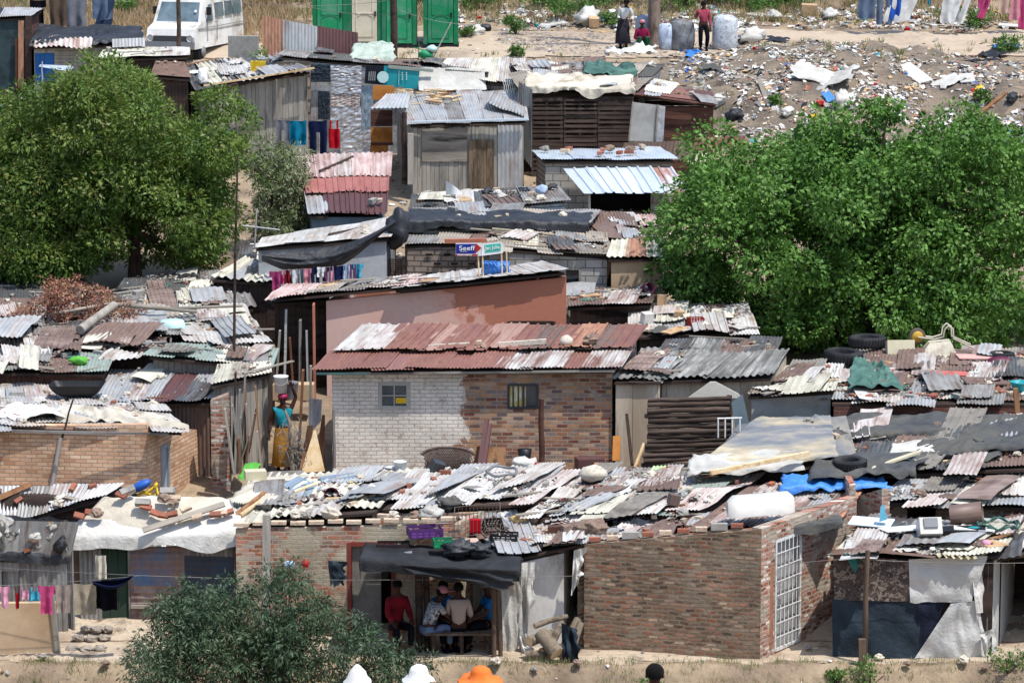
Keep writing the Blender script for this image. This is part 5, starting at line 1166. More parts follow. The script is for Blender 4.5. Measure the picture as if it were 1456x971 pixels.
mb = MB(); mb.blob(patchpt(q7, 1386, 766, .215), (.12, .08, .012), 3, .5); one('teal_cloth', 'teal cloth scrap lying on the white board', 'cloth', mb, 'p_teal')
mb = MB(); c = P(1420, 752, 61.9) + Vector((0, 0, .1)); mb.tube([c + Vector(((.36 + .04 * math.sin(a * .9)) * math.cos(a / 3), .4 * math.sin(a / 3), .05 * math.sin(a * 1.7))) for a in range(60)], .016, 5); one('cable', 'tangled green cable near the dark doorway', 'cable', mb, 'tarp_green')
mb = MB(); mb.lathe(P(1402, 778, 60.9), [(0, 0), (.07, .02), (.09, .08), (.07, .13), (0, .15)], 12); one('ball', 'white and purple ball at the roof edge of the banner-walled shack', 'ball', mb, 'c_ltpink')
mb = MB(); mb.hexa([P(1250, 742, 62), P(1262, 738, 62), P(1262, 738, 62.2), P(1250, 742, 62.2)], [P(1252, 720, 62), P(1256, 716, 62), P(1256, 716, 62.2), P(1252, 720, 62.2)]); one('milk_carton', 'blue and white carton standing beside the pale board', 'carton', mb, 'p_lightblue')
T, pt, Wf, H = house('shack', 'shack with a wide dark doorway right of the white sheets', [(1404, 795, 60.9), (1540, 770, 60.9), (1560, 725, 63.4), (1430, 745, 63.4)], 'dark_inside', 'wood_dark', ['asbestos', 'rust_white', 'asbestos_yellow', 'asbestos'], 3, 1, group=GA, ex=3, fk='planks', ov=.4, holes=[(1425, 1480, 800, 945)], amp=.03, pitch=.17, jit=.12)  # front planks painted near-black, carrying the doorway's shade in their colour
scatter(pt, 'the roof over the wide dark doorway', {'pale stone': 4, 'grey plank': 3, 'brown plank': 2, 'rusty iron scrap': 1})
post('timber_post', 'tall rough wooden post before the navy plastic sheet', 1228, 782, 955, 59.95, .05, 'wood_post', lean=6)
post('timber_post', 'short thick stake nailed to the tall rough post', 1226, 908, 963, 59.85, .065, 'wood_post', sq=True)
# ---- log pile
for i, (x0, y0, x1, y1, r, Y, Y2, l) in enumerate([(792, 950, 768, 900, .19, 60.0, 60.3, 'thickest pale log leaning at the front of the log pile'), (752, 912, 790, 900, .13, 60.2, 60.6, 'pale log with orange sawn end at the left of the pile'), (770, 940, 812, 930, .12, 60.3, 60.8, 'low round log under the thickest log'), (800, 925, 822, 880, .11, 60.4, 60.8, 'dark log leaning at the back of the pile'), (760, 890, 806, 876, .07, 60.5, 60.9, 'thin branch across the top of the pile'),
      (812, 945, 826, 885, .09, 60.3, 60.6, 'long dark log at the right of the pile'), (784, 915, 800, 885, .1, 60.25, 60.5, 'short forked log on top of the thickest log'), (748, 930, 775, 948, .09, 60.15, 60.2, 'short log lying before the torn plastic')]):
    a = P(x0, y0, Y); b = P(x1, y1, Y2); a.z = max(a.z, r * .9); b.z = max(b.z, r * .9); r *= .78; mb = MB(); mb.tube([a, lerp(a, b, .5) + Vector((0, 0, .02)), b], [r, r * .93, r * .9], 12); mb.mi[-1] = mb.mi[-2] = 1
    one('log', l, 'log', mb, ['bark_log', 'wood_pale'], 'logs of the firewood pile')
hangcloth('plastic_sheet', 'dark grey plastic sheet draped over the right end of the log pile', 'sheet', (798, 885), (822, 895), (800, 945), (824, 948), 60.1, 'sheet_dark', wr=.15)
for (x, y, k) in [(705, 955, 1), (760, 957, 2), (820, 955, 3), (1250, 940, 4), (1290, 950, 0), (1150, 925, 2), (1370, 945, 1), (1400, 955, 3), (60, 940, 2), (150, 950, 0)]:
    p = PG(x, y); put(['brown stone', 'pale stone', 'grey stone'][k % 3], p, Vector((0, 0, 1)), 'the footpath', sc=.6)

T = thing('toy_scooter', 'blue and yellow plastic ride-on toy on the lean-to roof', 'toy', P(208, 702, 65.4)); T['_o'] = list(T.location); c = P(200, 698, 65.4); mb = MB(); mb.blob(c + Vector((0, 0, .1)), (.24, .12, .1), 3, .1, rot=Euler((0, -.5, 0))); mb.build('seat', 'p_blue', T)
mb = MB(); [mb.tube([c + Vector(p) for p in q], .035, 8) for q in (((-.1, 0, -.12), (.05, 0, -.02), (.3, 0, -.1)), ((.1, 0, -.05), (.3, 0, .1), (.36, 0, -.16)), ((.3, -.12, .12), (.3, .12, .12)))]; mb.build('frame', 'p_yellow', T)
for x in (-.12, .36): mb = MB(); mb.lathe(c + Vector((x, -.03, -.14)), [(0, 0), (.09, 0), (.09, .06), (0, .06)], 14, rot=Euler((-1.57, 0, 0))); mb.build('wheel', 'p_darkgrey', T)
GB = 'houses of the middle rows'
WHERE_N = [0]
# ================= left tan brick house
A = GX(-30, 68.0); B = GX(206, 67.6); Cc = GX(292, 70.8)
T = thing('brick_house', 'tan brick house with neat courses and a cluttered white roof', 'house', ((A.x + B.x) / 2, 68, A.z), GB); T['_o'] = list(T.location)
zb = .5; W1 = wall(T, A, B, P(0, 605, 68).z, P(206, 604, 67.6).z, zb, 'brick_tan', th=.2)
hw = hole_px(B, Cc, zb, (228, 241, 636, 715))
W2 = wall(T, B + Vector((.004, .02, 0)), Cc, P(206, 604, 67.6).z, P(292, 612, 70.8).z, zb, 'brick_tan', th=.2, holes=[hw])
frame_part(T, W2, hw, 'steel_blue', .07, .04, 'door_frame', pane='board_grey', back=.03)
wall(T, GX(-30, 74), A + Vector((0, .25, 0)), 2.8, 2.8, zb, 'brick_tan')
pt = roof(T, [P(-40, 606, 67.7), P(262, 613, 67.6), P(215, 564, 71.4), P(-40, 540, 73.)], ['galv_white', 'galv', 'rust_white', 'galv_white', 'galv_white', 'galv_white', 'galv', 'galv_white'], 6, 2, jit=.1, bend=.04); ql = pt
drape(T, [pt(.42, .14), pt(1.02, .02), pt(.95, .3), pt(.45, .5)], 'tarp_cream', (.05, .1, .05, .05), .16, 1.6, nx=50, ny=30, lift=.08, edge=.2); drape(T, [pt(.1, .12), pt(.5, .14), pt(.5, .4), pt(.2, .36)], 'tarp_white', (.05, .1, .05, .05), .14, 1.8, nx=40, ny=24, lift=.1, edge=.2)
LW = 'the white roof of the tan brick house'
scatter(pt, LW, {'red brick': 5, 'pale brick': 5, 'pale stone': 5, 'grey block': 3, 'grey plank': 6, 'brown plank': 3, 'white plastic scrap': 3}); roof_litter(pt, 'small rubbish on the white roof of the tan brick house', 260)
mb = MB(); 
for x in (0,): mb.bar(P(-40, 612, 67.5), P(240, 617, 67.4), .05)
mb.build('fascia', 'galv_dull', T)
mb = MB(); mb.tube([P(74, 690, 67.7), P(86, 622, 67.8)], .05, 8); one('downpipe', 'grey-white downpipe slanting down the tan brick wall', 'pipe', mb, 'galv')
post('antenna_pole', 'thin bent pole standing on the white roof of the tan brick house', 88, 568, 622, 67.8, .02, 'wood_dark', lean=16)
mb = MB(); c = patchpt(ql, 112, 568, .06); mb.grid(lambda a, b: c + Vector(((a - .5) * 1.15, (b - .5) * .7, .28 * max(abs(a - .5) * 2, abs(b - .5) * 2) ** 4 + .02)), 16, 12); one('plastic_basin', 'black rectangular basin on the white roof', 'basin', mb, 'p_black')
# brick pillar and dark shed beside the alley
T, pt, Wf, H = house('shed', 'shed with rusty iron side wall and a lone brick pillar by the alley', [(140, 572, 70.6), (300, 572, 70.0), (331, 534, 72.6), (165, 526, 73.6)], 'rust_brown', 'galv_dark', ['galv', 'galv', 'rust_mix', 'galv', 'paint_maroon', 'paint_maroon', 'galv', 'galv'], 8, 1, ov=.2, group=GB, ex=2, jit=.05, fk='corr', sk='corr', pitch=.09); qs = pt
scatter(pt, 'the blue-grey shed roof beside the alley', {'pale stone': 5, 'red brick': 2, 'brown plank': 1, 'pale brick': 2, 'grey stone': 2}, ur=(.1, .6)); roof_litter(pt, 'small rubbish on the blue-grey shed roof', 90, .1)
A = GX(298, 69.4); B = GX(325, 69.4); wall(T, A, B, P(300, 570, 69.4).z, P(325, 560, 69.4).z, .5, 'brick_lit', th=.3, name='pillar')
# ================= roofs stepping up to the left tree
def rf(label, C, pal, n, rows, where, items, nlit=140, fm='wood_dark', sm='wood_dark', fk='planks', **k):
    T, pt, Wf, H = house('shack', label, C, fm, sm, pal, n, rows, fk=fk, group=k.pop('group', GB), **k)
    if items: scatter(pt, where, items)
    if nlit: roof_litter(pt, 'small rubbish on ' + where, nlit, k.get('lm', .14))
    return T, pt, Wf, H
rf('shack with pale boards under a sea-green sheet roof', [(210, 505, 72.9), (385, 522, 72.5), (395, 496, 74.3), (235, 488, 75.)], ['paint_green', 'paint_green', 'paint_green', 'asbestos', 'paint_green'], 5, 1, 'the sea-green sheet roof', {'grey plank': 4, 'rusty iron scrap': 3, 'pale stone': 2, 'brown plank': 2, 'white board': 1, 'red brick': 1}, 110, 'board_dirty', jit=.1, ov=.2, ex=4)
rf('low shack with black lining below the bent brown sheets', [(-30, 528, 72.2), (150, 530, 72.0), (160, 505, 73.6), (-30, 500, 73.8)], ['paint_green', 'galv_dull', 'rust_brown', 'paint_green'], 4, 1, 'the low green-edged roof', {'grey block': 3, 'green cloth scrap': 3, 'grey stone': 2, 'grey cloth scrap': 2, 'grey plank': 3}, 150, 'wood_red', ex=5)
mb = MB(); mb.blob(P(112, 518, 72.6) + Vector((0, 0, .08)), (.2, .14, .1), 8, .7, 14, 8, fr=2.6); one('plastic_bag', 'lime green plastic bag on the low green-edged roof', 'bag', mb, 'p_lime')
T, pt, Wf, H = rf('shack under a heap of bent brown and grey sheets', [(0, 508, 73.6), (225, 500, 73.6), (250, 455, 76.6), (-10, 462, 76.6)], ['wood_grey_h', 'galv_dull', 'rust_brown', 'board_dirty', 'galv', 'wood_grey_h', 'galv_dull', 'rust_pale_dull', 'rust_brown', 'galv', 'asbestos', 'rust_brown'], 6, 2, 'the heaped brown sheet roof', {'grey plank': 9, 'brown plank': 7, 'grey stone': 5, 'grey block': 4, 'rusty iron scrap': 8, 'grey iron scrap': 5, 'white plastic scrap': 3, 'iron pipe': 2, 'red brick': 3, 'pale stone': 3}, 380, jit=.3, bend=.14, amp=.018, pitch=.1, ex=17); qh = pt
sheet_part(T, [P(95, 500, 73.8), P(195, 498, 73.8), P(235, 470, 75.2), P(150, 470, 75.4)], 'rust_brown', .12, .018, lift=.16, bend=.06); sheet_part(T, [P(-20, 490, 74.2), P(30, 490, 74.2), P(60, 462, 75.8), P(0, 462, 75.8)], 'galv', .12, .018, lift=.2, bend=.05); sheet_part(T, [P(140, 515, 73.0), P(195, 512, 73.), P(205, 500, 73.8), P(160, 500, 73.8)], 'galv_white', .12, .018, lift=.05, bend=.06)
mb = MB(); mb.tube([P(114, 488, 74.6) + Vector((0, 0, .3)), P(163, 455, 76.) + Vector((0, 0, .35))], [.11, .09], 10); one('log', 'thick weathered log lying over the heaped brown sheets', 'log', mb, 'wood_grey', 'logs on roofs')
T, pt, Wf, H = rf('shack with blinding white and grey sheets left of the tall mast', [(215, 492, 74.9), (378, 478, 74.9), (345, 440, 78.0), (180, 448, 77.6)], ['galv_white', 'wood_grey_h', 'galv_white', 'galv_white', 'galv_white', 'galv_dull', 'wood_grey_h', 'galv_white', 'galv_white', 'galv_white'], 5, 2, 'the white roof by the tall mast', {'grey plank': 9, 'brown plank': 5, 'grey stone': 3, 'pale stone': 4, 'rusty iron scrap': 3, 'iron pipe': 3, 'red brick': 3, 'black plastic scrap': 2, 'cardboard scrap': 2}, 300, jit=.25, bend=.1, amp=.018, pitch=.1, ex=12)
mb = MB(); mb.lathe(P(245, 472, 75.8) + Vector((0, 0, .05)), [(.3, 0), (.32, .05), (.27, .2), (.24, .22), (0, .22)], 20); one('plastic_basin', 'upturned pale aqua basin on the white roof by the mast', 'basin', mb, 'p_aqua')
for a_, b_, r, l in [((160, 448), (280, 458), .05, 'long weathered pole crossing toward the white roof'), ((85, 460), (160, 447), .04, 'weathered pole lying before the dead brown branches'), ((220, 455), (345, 450), .035, 'thin grey pole over the white roof by the mast')]:
    mb = MB(); mb.tube([P(*a_, 76.4) + Vector((0, 0, .25)), P(*b_, 76.4) + Vector((0, 0, .25))], r, 8); one('wooden_pole', l, 'pole', mb, 'wood_grey_h', 'poles on roofs')
rf('shack with ribbed grey and white sheets just before the shaded ground', [(175, 446, 78.), (362, 438, 78.), (352, 418, 79.4), (180, 422, 79.4)], ['galv_dull', 'galv_white', 'galv_dull', 'galv_white', 'galv'], 6, 1, 'the ribbed roof at the edge of the tree shade', {'pale stone': 2, 'grey block': 2, 'brown plank': 2, 'cardboard scrap': 1}, 90, amp=.03, pitch=.17, jit=.15, ex=5)
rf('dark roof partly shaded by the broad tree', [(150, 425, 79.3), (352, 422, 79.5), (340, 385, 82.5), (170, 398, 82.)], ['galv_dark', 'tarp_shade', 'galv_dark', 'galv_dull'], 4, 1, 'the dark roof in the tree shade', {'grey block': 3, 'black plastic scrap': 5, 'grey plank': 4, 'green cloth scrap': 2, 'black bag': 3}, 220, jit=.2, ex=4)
rf('shack roof at the left edge under dead branches', [(-40, 470, 76.8), (160, 462, 76.8), (180, 425, 79.5), (-40, 428, 79.5)], ['galv_dull', 'rust_brown', 'galv', 'rust_brown'], 5, 1, 'the roof under the dead branches', {'grey stone': 4, 'grey plank': 3, 'rusty iron scrap': 3}, 200, jit=.2, ex=5)
# dead branches with red-brown leaves
b0 = P(110, 455, 77.8); T = thing('dead_branches', 'dead cut branches with red-brown leaves piled on the roof', 'branches', b0); T['_o'] = list(b0); rnd = random.Random(5); cl = []; mb = MB()
for i in range(48):
    x = rnd.uniform(30, 205); p = P(x, 462 - rnd.uniform(0, 1) * 58 * math.exp(-((x - 105) / 60) ** 2) - 4, rnd.uniform(76.2, 77.4)); cl.append((p, rnd.uniform(.2, .36)))
    q = p + Vector((rnd.uniform(-.9, .9), rnd.uniform(-.4, .4), rnd.uniform(-.3, .5))); mb.tube([p, lerp(p, q, .5) + Vector((0, 0, rnd.uniform(-.1, .1))), q], [.014, .01, .005], 5)
mb.build('twig', 'twig', T); crown(T, cl, 2600, .085, .4, ['leaf_red', 'leaf_dry'], .2, 6, .5)
# tall mast
T = thing('radio_mast', 'tall thin dark mast standing before the broad left tree', 'mast', GX(331, 73.2)); T['_o'] = list(T.location); mb = MB(); mb.tube([GX(330, 73.2), P(334, 380, 73.2), P(338, 222, 73.2)], [.035, .03, .02], 8); mb.build('pole', 'wood_dark', T)
T = thing('antenna', 'television antenna with cross bar before the small tree', 'antenna', P(365, 350, 79)); T['_o'] = list(T.location); mb = MB(); mb.tube([P(362, 352, 79), P(365, 297, 79)], .02, 6); mb.build('pole', 'galv', T); mb = MB(); mb.tube([P(345, 321, 79), P(398, 327, 79)], .018, 6); [mb.tube([P(x, 321 + (x - 345) * .11 - 3, 79), P(x, 321 + (x - 345) * .11 + 3, 79)], .008, 4) for x in range(350, 398, 8)]; mb.build('cross_bar', 'galv', T)
# ================= alley
T, pt, Wf, H = rf('grey corrugated lean-to at the alley mouth below the clothes line', [(300, 396, 80.), (400, 402, 79.6), (395, 385, 81.), (350, 368, 82.4)], ['asbestos', 'galv', 'asbestos', 'galv'], 4, 1, 'the grey lean-to at the alley', {'grey plank': 1}, 30, amp=.03, pitch=.17)
A = GX(404, 77.2); B = GX(432, 77.2)
T, pt, Wf, H = house('shack', 'narrow dark shack at the far end of the alley', [(385, 430, 76.2), (468, 424, 76.2), (470, 412, 78.), (390, 414, 78.)], 'wood_dark', 'wood_dark', ['galv_dull', 'wood_grey_h', 'rust_brown'], 3, 1, fk='planks', group=GB)
for i, (x, y0, y1, Y, w, m, l, ln) in enumerate([(427, 455, 560, 75.5, .3, 'galv_dull', 'tall grey iron sheet standing at the terracotta house corner', 0), (405, 440, 540, 75.7, .16, 'sheet_cloth', 'pale cloth strip hanging at the end of the alley', 2), (425, 526, 640, 71.5, .2, 'wood_brown', 'thick brown timber post in the alley', 6), (440, 520, 640, 71.8, .14, 'wood_grey', 'narrow grey timber beside the thick brown post', 2)]):
    mb = MB(); a = P(x, y1, Y); b = P(x + ln, y0, Y); mb.bar(a, b, w, .05); one('timber' if 'timber' in l else 'iron_sheet' if 'sheet' in l else 'cloth_strip', l, 'timber' if 'timber' in l else 'sheet' if 'sheet' in l else 'cloth', mb, m)
sd_ = lambda l, C, m, nm='iron_sheet', cat='sheet', pitch=.09, amp=.014, prof='sine': one(nm, l, cat, (lambda mb: (sheet(mb, quad([P(*c) for c in C]), 0, 1, 0, 1, pitch, amp, prof, 0, .03, sd()), mb)[1])(MB()), m)
sd_('white corrugated sheet leaning by the whitewashed wall', [(441, 616, 70.4), (457, 598, 70.4), (458, 568, 70.6), (440, 566, 70.6)], 'galv_white')
for i, (x0, x1, yt, xb0, xb1, Y, m, l) in enumerate([(446, 449, 612, 428, 462, 69.3, 'wood_pale', 'broad pale plywood board leaning in the alley'), (437, 445, 605, 425, 440, 69.8, 'wood_brown', 'brown plywood board behind the pale one'), (458, 462, 590, 446, 462, 70., 'wood_brown', 'narrow brown board against the whitewashed wall')]):
    mb = MB(); C = [P(xb0, 672, Y), P(xb1, 670, Y), P(x1, yt, Y + .25), P(x0, yt, Y + .25)]; o_ = Vector((0, .02, 0)); mb.hexa([C[0], C[1], C[1] + o_, C[0] + o_], [C[3], C[2], C[2] + o_, C[3] + o_]); one('plywood_board', l, 'board', mb, m, 'boards leaning in the alley')
for i, (x, xb, y0, y1, Y, w, m, l) in enumerate([(398, 392, 470, 560, 75.2, .22, 'wood_grey', 'wide grey board at the dark end of the alley'), (412, 418, 480, 570, 75., .12, 'wood_brown', 'brown board at the dark end of the alley'), (446, 448, 432, 590, 75.4, .34, 'terracotta_plain', 'terracotta strip at the corner of the pink plastered house'), (436, 438, 470, 560, 75.3, .16, 'galv', 'silver iron strip beside the terracotta strip'), (383, 378, 490, 560, 74.4, .2, 'wood_grey', 'leaning grey board beside the cream plank roof')]):
    mb = MB(); mb.bar(P(xb, y1, Y), P(x, y0, Y), w, .04, uo=(i * 3, 0)); one('standing_board', l, 'board', mb, m)
# ragged planks fence on the left of the alley
T = thing('plank_fence', 'ragged fence of curling planks and iron strips beside the alley', 'fence', GX(350, 69.)); T['_o'] = list(T.location); rnd = random.Random(11)
for i in range(15):
    x = rnd.uniform(328, 374); y1 = 672; y0 = rnd.uniform(560, 630) if i > 4 else rnd.uniform(528, 560); Y = rnd.uniform(68.6, 69.6); ln = rnd.uniform(-14, 16); mb = MB(); mb.bar(P(x, y1, Y), P(x + ln, y0, Y), rnd.uniform(.12, .3), .03, uo=(i * 3.1, 0)); mb.build('plank', rnd.choice(['wood_grey', 'wood_grey', 'wood_dark', 'galv_dull', 'wood_brown']), T)
T, pt, Wf, H = rf('shack of brown boards and cream plank roof at the alley corner', [(300, 548, 69.9), (385, 530, 70.6), (384, 515, 72.2), (310, 520, 72.)], ['asbestos', 'wood_grey_h', 'asbestos'], 3, 1, 'the cream plank roof at the alley corner', {'grey plank': 2}, 30, 'wood_grey', 'wood_grey')
# bundle of wires and sticks
T = thing('wire_bundle', 'upright tangle of grey wires and sticks in the alley', 'bundle', P(415, 672, 68.6)); T['_o'] = list(T.location); rnd = random.Random(3)
mb = MB(); mb.tube([P(416, 672, 68.6), P(412, 600, 68.8), P(405, 583, 68.9)], [.05, .04, .02], 8); mb.build('stick', 'bark_log', T); mb = MB()
for i in range(46):
    c = P(rnd.uniform(398, 428), rnd.uniform(605, 665), rnd.uniform(68.4, 68.9)); r = rnd.uniform(.06, .2); ax = Vector((rnd.gauss(0, 1), rnd.gauss(0, 1), rnd.gauss(0, .4))).normalized(); u = ax.orthogonal().normalized(); v = ax.cross(u); s = rnd.uniform(.6, 1.9)
    mb.tube([c + (u * math.cos(t) + v * math.sin(t) * s) * r for t in [k * .5 for k in range(rnd.randint(6, 14))]], .006, 4)
mb.build('wire', 'galv_dull', T)
mb = MB(); mb.lathe(P(412, 566, 73.5), [(.15, 0), (.2, .34), (.21, .36), (.19, .36), (0, .3)], 14); one('bucket', 'grey bucket standing at the back of the alley', 'bucket', mb, 'p_grey')
mb = MB(); mb.box(P(405, 556, 74.) + Vector((0, 0, 0)), (1.3, .4, .35)); one('step', 'pale concrete step at the back of the alley', 'step', mb, 'plaster_tan')

# ================= centre brick house
T, pt, Wf, H = house('brick_house', 'brick house half whitewashed under a rusty red roof', [(455, 527, 69.4), (876, 524, 69.4), (914, 468, 73.4), (519, 466, 73.4)], 'brick_centre', 'brick_lit', None, 1, ov=.28, oside=.18, holes=[(538, 583, 543, 582), (722, 765, 546, 581)], group=GB, ovr=.12, drop=.02)
pm = lerp(pt(0, 1), pt(0, 0), .58)
lo = [pt(0, 0), pt(1, 0), pt(1, .42), pt(0, .42)]; hi = [pt(0, .36) + Vector((0, 0, .09)), pt(1, .36) + Vector((0, 0, .09)), pt(1, 1) + Vector((0, 0, .06)), pt(0, 1) + Vector((0, 0, .06))]
roof(T, lo, ['rust_red', 'rust_red', 'paint_maroon_r', 'rust_red', 'rust_red', 'rust_red', 'rust_mix', 'rust_mix', 'rust_red', 'rust_mix'], 10, 1, frame='wood_dark', jit=.04, amp=.013)
roof(T, hi, ['galv_white', 'rust_white', 'rust_red', 'rust_red', 'rust_pale', 'rust_red', 'rust_red', 'rust_pale', 'rust_red', 'rust_brown', 'rust_red', 'rust_orange', 'rust_brown', 'rust_red', 'rust_brown', 'rust_brown', 'rust_orange', 'rust_orange'], 14, 1, frame=None, jit=.05, prof='ibr', pitch=.2, amp=.013)
frame_part(T, Wf, H[0], 'window_white', .075, .05, 'window_frame', (1, 1)); m2 = MB(); a, b, c, d = H[0]; m2.hexa([Wf(lerp(a, b, .55), lerp(c, d, .22), -.0), Wf(lerp(a, b, .9), lerp(c, d, .22), 0), Wf(lerp(a, b, .9), lerp(c, d, .22), .02), Wf(lerp(a, b, .55), lerp(c, d, .22), .02)], [Wf(lerp(a, b, .55), lerp(c, d, .42), 0), Wf(lerp(a, b, .9), lerp(c, d, .42), 0), Wf(lerp(a, b, .9), lerp(c, d, .42), .02), Wf(lerp(a, b, .55), lerp(c, d, .42), .02)]); m2.build('sticker', 'p_yellow', T)
frame_part(T, Wf, H[1], 'p_darkgrey', .04, .05, 'window_frame', (1, 0)); a, b, c, d = H[1]; m2 = MB(); m2.grid(lambda u, v: Wf(lerp(a + .03, lerp(a, b, .6), u), lerp(c + .04, d - .04, v), .045 - .012 * math.sin(u * 20)), 24, 4); m2.build('curtain', 'curtain', T)
mb = MB(); mb.bar(P(450, 531, 69.45), P(523, 531, 69.45), .09, .04); mb.build('fascia_board', 'paint_teal_board', T); mb = MB(); mb.bar(P(524, 531, 69.46), P(874, 527, 69.46), .1, .04); mb.build('fascia_board', 'wood_weathered', T)
A = GX(861, 69.72); B = GX(868, 70.6)
LR = 'the rusty red roof of the brick house'
for l, x0, x1, y in [('long pale concrete beam on the rusty red roof, under the chimneyless middle', 584, 668, 501), ('second pale concrete beam on the rusty red roof, by the round stone', 709, 777, 496)]:
    mb = MB(); mb.bar(P(x0, y + 2, 71.2) + Vector((0, 0, .12)), P(x1, y - 3, 71.2) + Vector((0, 0, .12)), .1); one('concrete_beam', l.replace(', under the chimneyless middle', ' nearer the white patch'), 'beam', mb, 'stone_pale', 'beams holding down the rusty red roof')
mb = MB(); mb.blob(P(805, 493, 71.2) + Vector((0, 0, .12)), (.15, .13, .13), 3, .3, 10, 8); one('boulder', 'round pale stone on the rusty red roof', 'stone', mb, 'stone_pale')
put('pale brick', P(681, 497, 71.2) + Vector((0, 0, .08)), Vector((0, 0, 1)), LR); put('brown stone', P(840, 497, 71.2) + Vector((0, 0, .08)), Vector((0, 0, 1)), LR)
# things before the brick wall
post('timber_post', 'tall reddish timber post before the brick wall', 770, 567, 672, 68.6, .06, 'wood_red'); post('wall_pipe', 'thin grey-green upright pipe against the whitewashed wall', 475, 582, 665, 69.3, .035, 'galv_dull')
for x0, y0, x1, y1, l in [(682, 664, 692, 596, 'dark red beam leaning left of its twin against the brick wall'), (688, 662, 696, 604, 'dark red beam leaning right of its twin against the brick wall')]: mb = MB(); mb.bar(P(x0, y0, 68.7), P(x1, y1, 69.3), .09); one('red_beam', l, 'beam', mb, 'paint_maroon', 'leaning beams')
mb = MB(); mb.hexa([P(674, 668, 69.), P(719, 668, 69.), P(719, 668, 69.05), P(674, 668, 69.05)], [P(674, 634, 69.2), P(719, 636, 69.2), P(719, 636, 69.25), P(674, 634, 69.25)]); one('plywood_board', 'square brown board leaning behind the dark red beams', 'board', mb, 'wood_brown')
mb = MB(); wf = lambda a, b: P(598 + 78 * a + 5 * math.sin(b * 3) * (1 - 2 * a), 673 - (37 - 10 * abs(2 * a - 1) ** 3) * b, 68.7 - .12 * math.sin(b * 2.5))
for k in range(-9, 30):
    for s_ in (0, 1):
        q_ = [((k + 9 * t if s_ == 0 else k + 9 - 9 * t) / 29, t) for t in (0, .25, .5, .75, 1)]; q_ = [p for p in q_ if 0 <= p[0] <= 1]
        if len(q_) > 1: mb.tube([wf(*p) + Vector((0, .02 * s_, 0)) for p in q_], .011, 5)
for t in (0, 1): mb.tube([wf(k / 12, t) for k in range(13)], .03, 6)
one('wicker_bench', 'dark woven wicker bench back against the brick wall', 'bench', mb, 'wicker')
mb = MB(); mb.blob(P(746, 660, 68.4), (.28, .2, .14), 5, .6, fr=3); one('white_sack', 'white knitted heap before the brick wall', 'sack', mb, 'tarp_white'); mb = MB(); mb.lathe(P(746, 652, 68.6), [(.12, 0), (.15, .2), (0, .22)], 12); one('bucket', 'black bucket before the brick wall', 'bucket', mb, 'p_black')
mb = MB(); [mb.tube([P(762, 668, 68.3) + Vector((.0, 0, 0)), P(762, 657, 68.3)], .02, 6), mb.tube([P(787, 668, 68.3), P(787, 657, 68.3)], .02, 6), mb.tube([P(760, 661, 68.3), P(789, 661, 68.3)], .035, 6)]; one('red_tricycle', 'red frame standing before the brick wall', 'frame', mb, 'p_red')
mb = MB(); mb.box(P(838, 662, 68.6), (.55, .4, .34), Euler((0, 0, .2))); one('iron_box', 'brown iron box by the right corner of the brick wall', 'box', mb, 'paint_maroon'); mb = MB(); mb.box(P(856, 668, 68.2), (.34, .4, .2), Euler((.1, 0, -.1))); one('iron_box', 'rusty orange tray before the brown iron box', 'box', mb, 'rust_orange')

# ================= terracotta house
T, pt, Wf, H = house('plastered_house', 'terracotta plastered house with faded wash and white sheet roof', [(463, 421, 75.7), (806, 387, 75.7), (770, 374, 78.2), (500, 402, 78.4)], 'terracotta', 'terracotta', None, 1, group=GB, ov=.05, oside=.0, holes=[(722, 789, 457, 520)], drop=.02)
frame_part(T, Wf, H[0], 'wood_dark', .04)
roof(T, [P(388, 424, 75.5), P(600, 404, 75.6), P(640, 392, 77.6), P(420, 405, 77.6)], ['rust_pink', 'wood_grey_h', 'galv_dull', 'rust_white', 'rust_pink'], 5, 1, jit=.1, bend=.04)
roof(T, [P(560, 411, 75.5), P(806, 385, 75.6), P(768, 374, 78.2), P(580, 396, 78.2)], ['galv_white'] * 6, 6, 1, jit=.02, bend=.01, prof='ibr', pitch=.3, amp=.008)
LT = 'the terracotta house roof'; ptt = quad([P(388, 424, 75.5), P(640, 400, 75.6), P(640, 392, 77.6), P(420, 405, 77.6)])
scatter(ptt, LT, {'grey plank': 6, 'brown plank': 3, 'grey iron scrap': 3, 'pale brick': 3, 'cardboard scrap': 3, 'white plastic scrap': 2}); roof_litter(ptt, 'small rubbish on the terracotta house roof', 120, .1)
# sign boards on the roof
T = thing('sign_board', 'blue and green estate agent board standing on the white roof', 'sign', P(683, 396, 76.2)); T['_o'] = list(T.location); Y = 76.1
def flatq(pts, mat, name, T, y=.0, th=.012):
    mb = MB(); q = [P(px, py, Y + y) for px, py in pts]; o_ = Vector((0, th, 0)); n = len(q); mb.add(q + [p + o_ for p in q], [list(range(n)), list(range(n, 2 * n))[::-1]] + [[i, i + n, (i + 1) % n + n, (i + 1) % n] for i in range(n)]); return mb.build(name, mat, T)
b1 = flatq([(648, 364), (684, 364), (684, 345.5), (648, 346)], 'p_white', 'left_board', T); flatq([(648.4, 360.8), (676, 360.6), (676, 347), (648.4, 347.3)], 'sign_blue', 'blue_field', b1, -.006, .004)
flatq([(675.5, 360.5), (684.2, 352.8), (678, 347), (675.5, 347)], 'p_red', 'red_arrow', b1, -.011, .004); flatq([(648.4, 364), (679, 363.6), (680, 361.6), (648.4, 361.8)], 'p_red', 'red_band', b1, -.006, .004)
b2 = flatq([(684.5, 364), (715, 360), (714.5, 344), (684.8, 347.6)], 'p_white', 'right_board', T, .02); flatq([(690, 359.5), (712, 356.8), (712, 346.2), (688.5, 348.6)], 'p_teal_sign', 'green_field', b2, .013, .004)
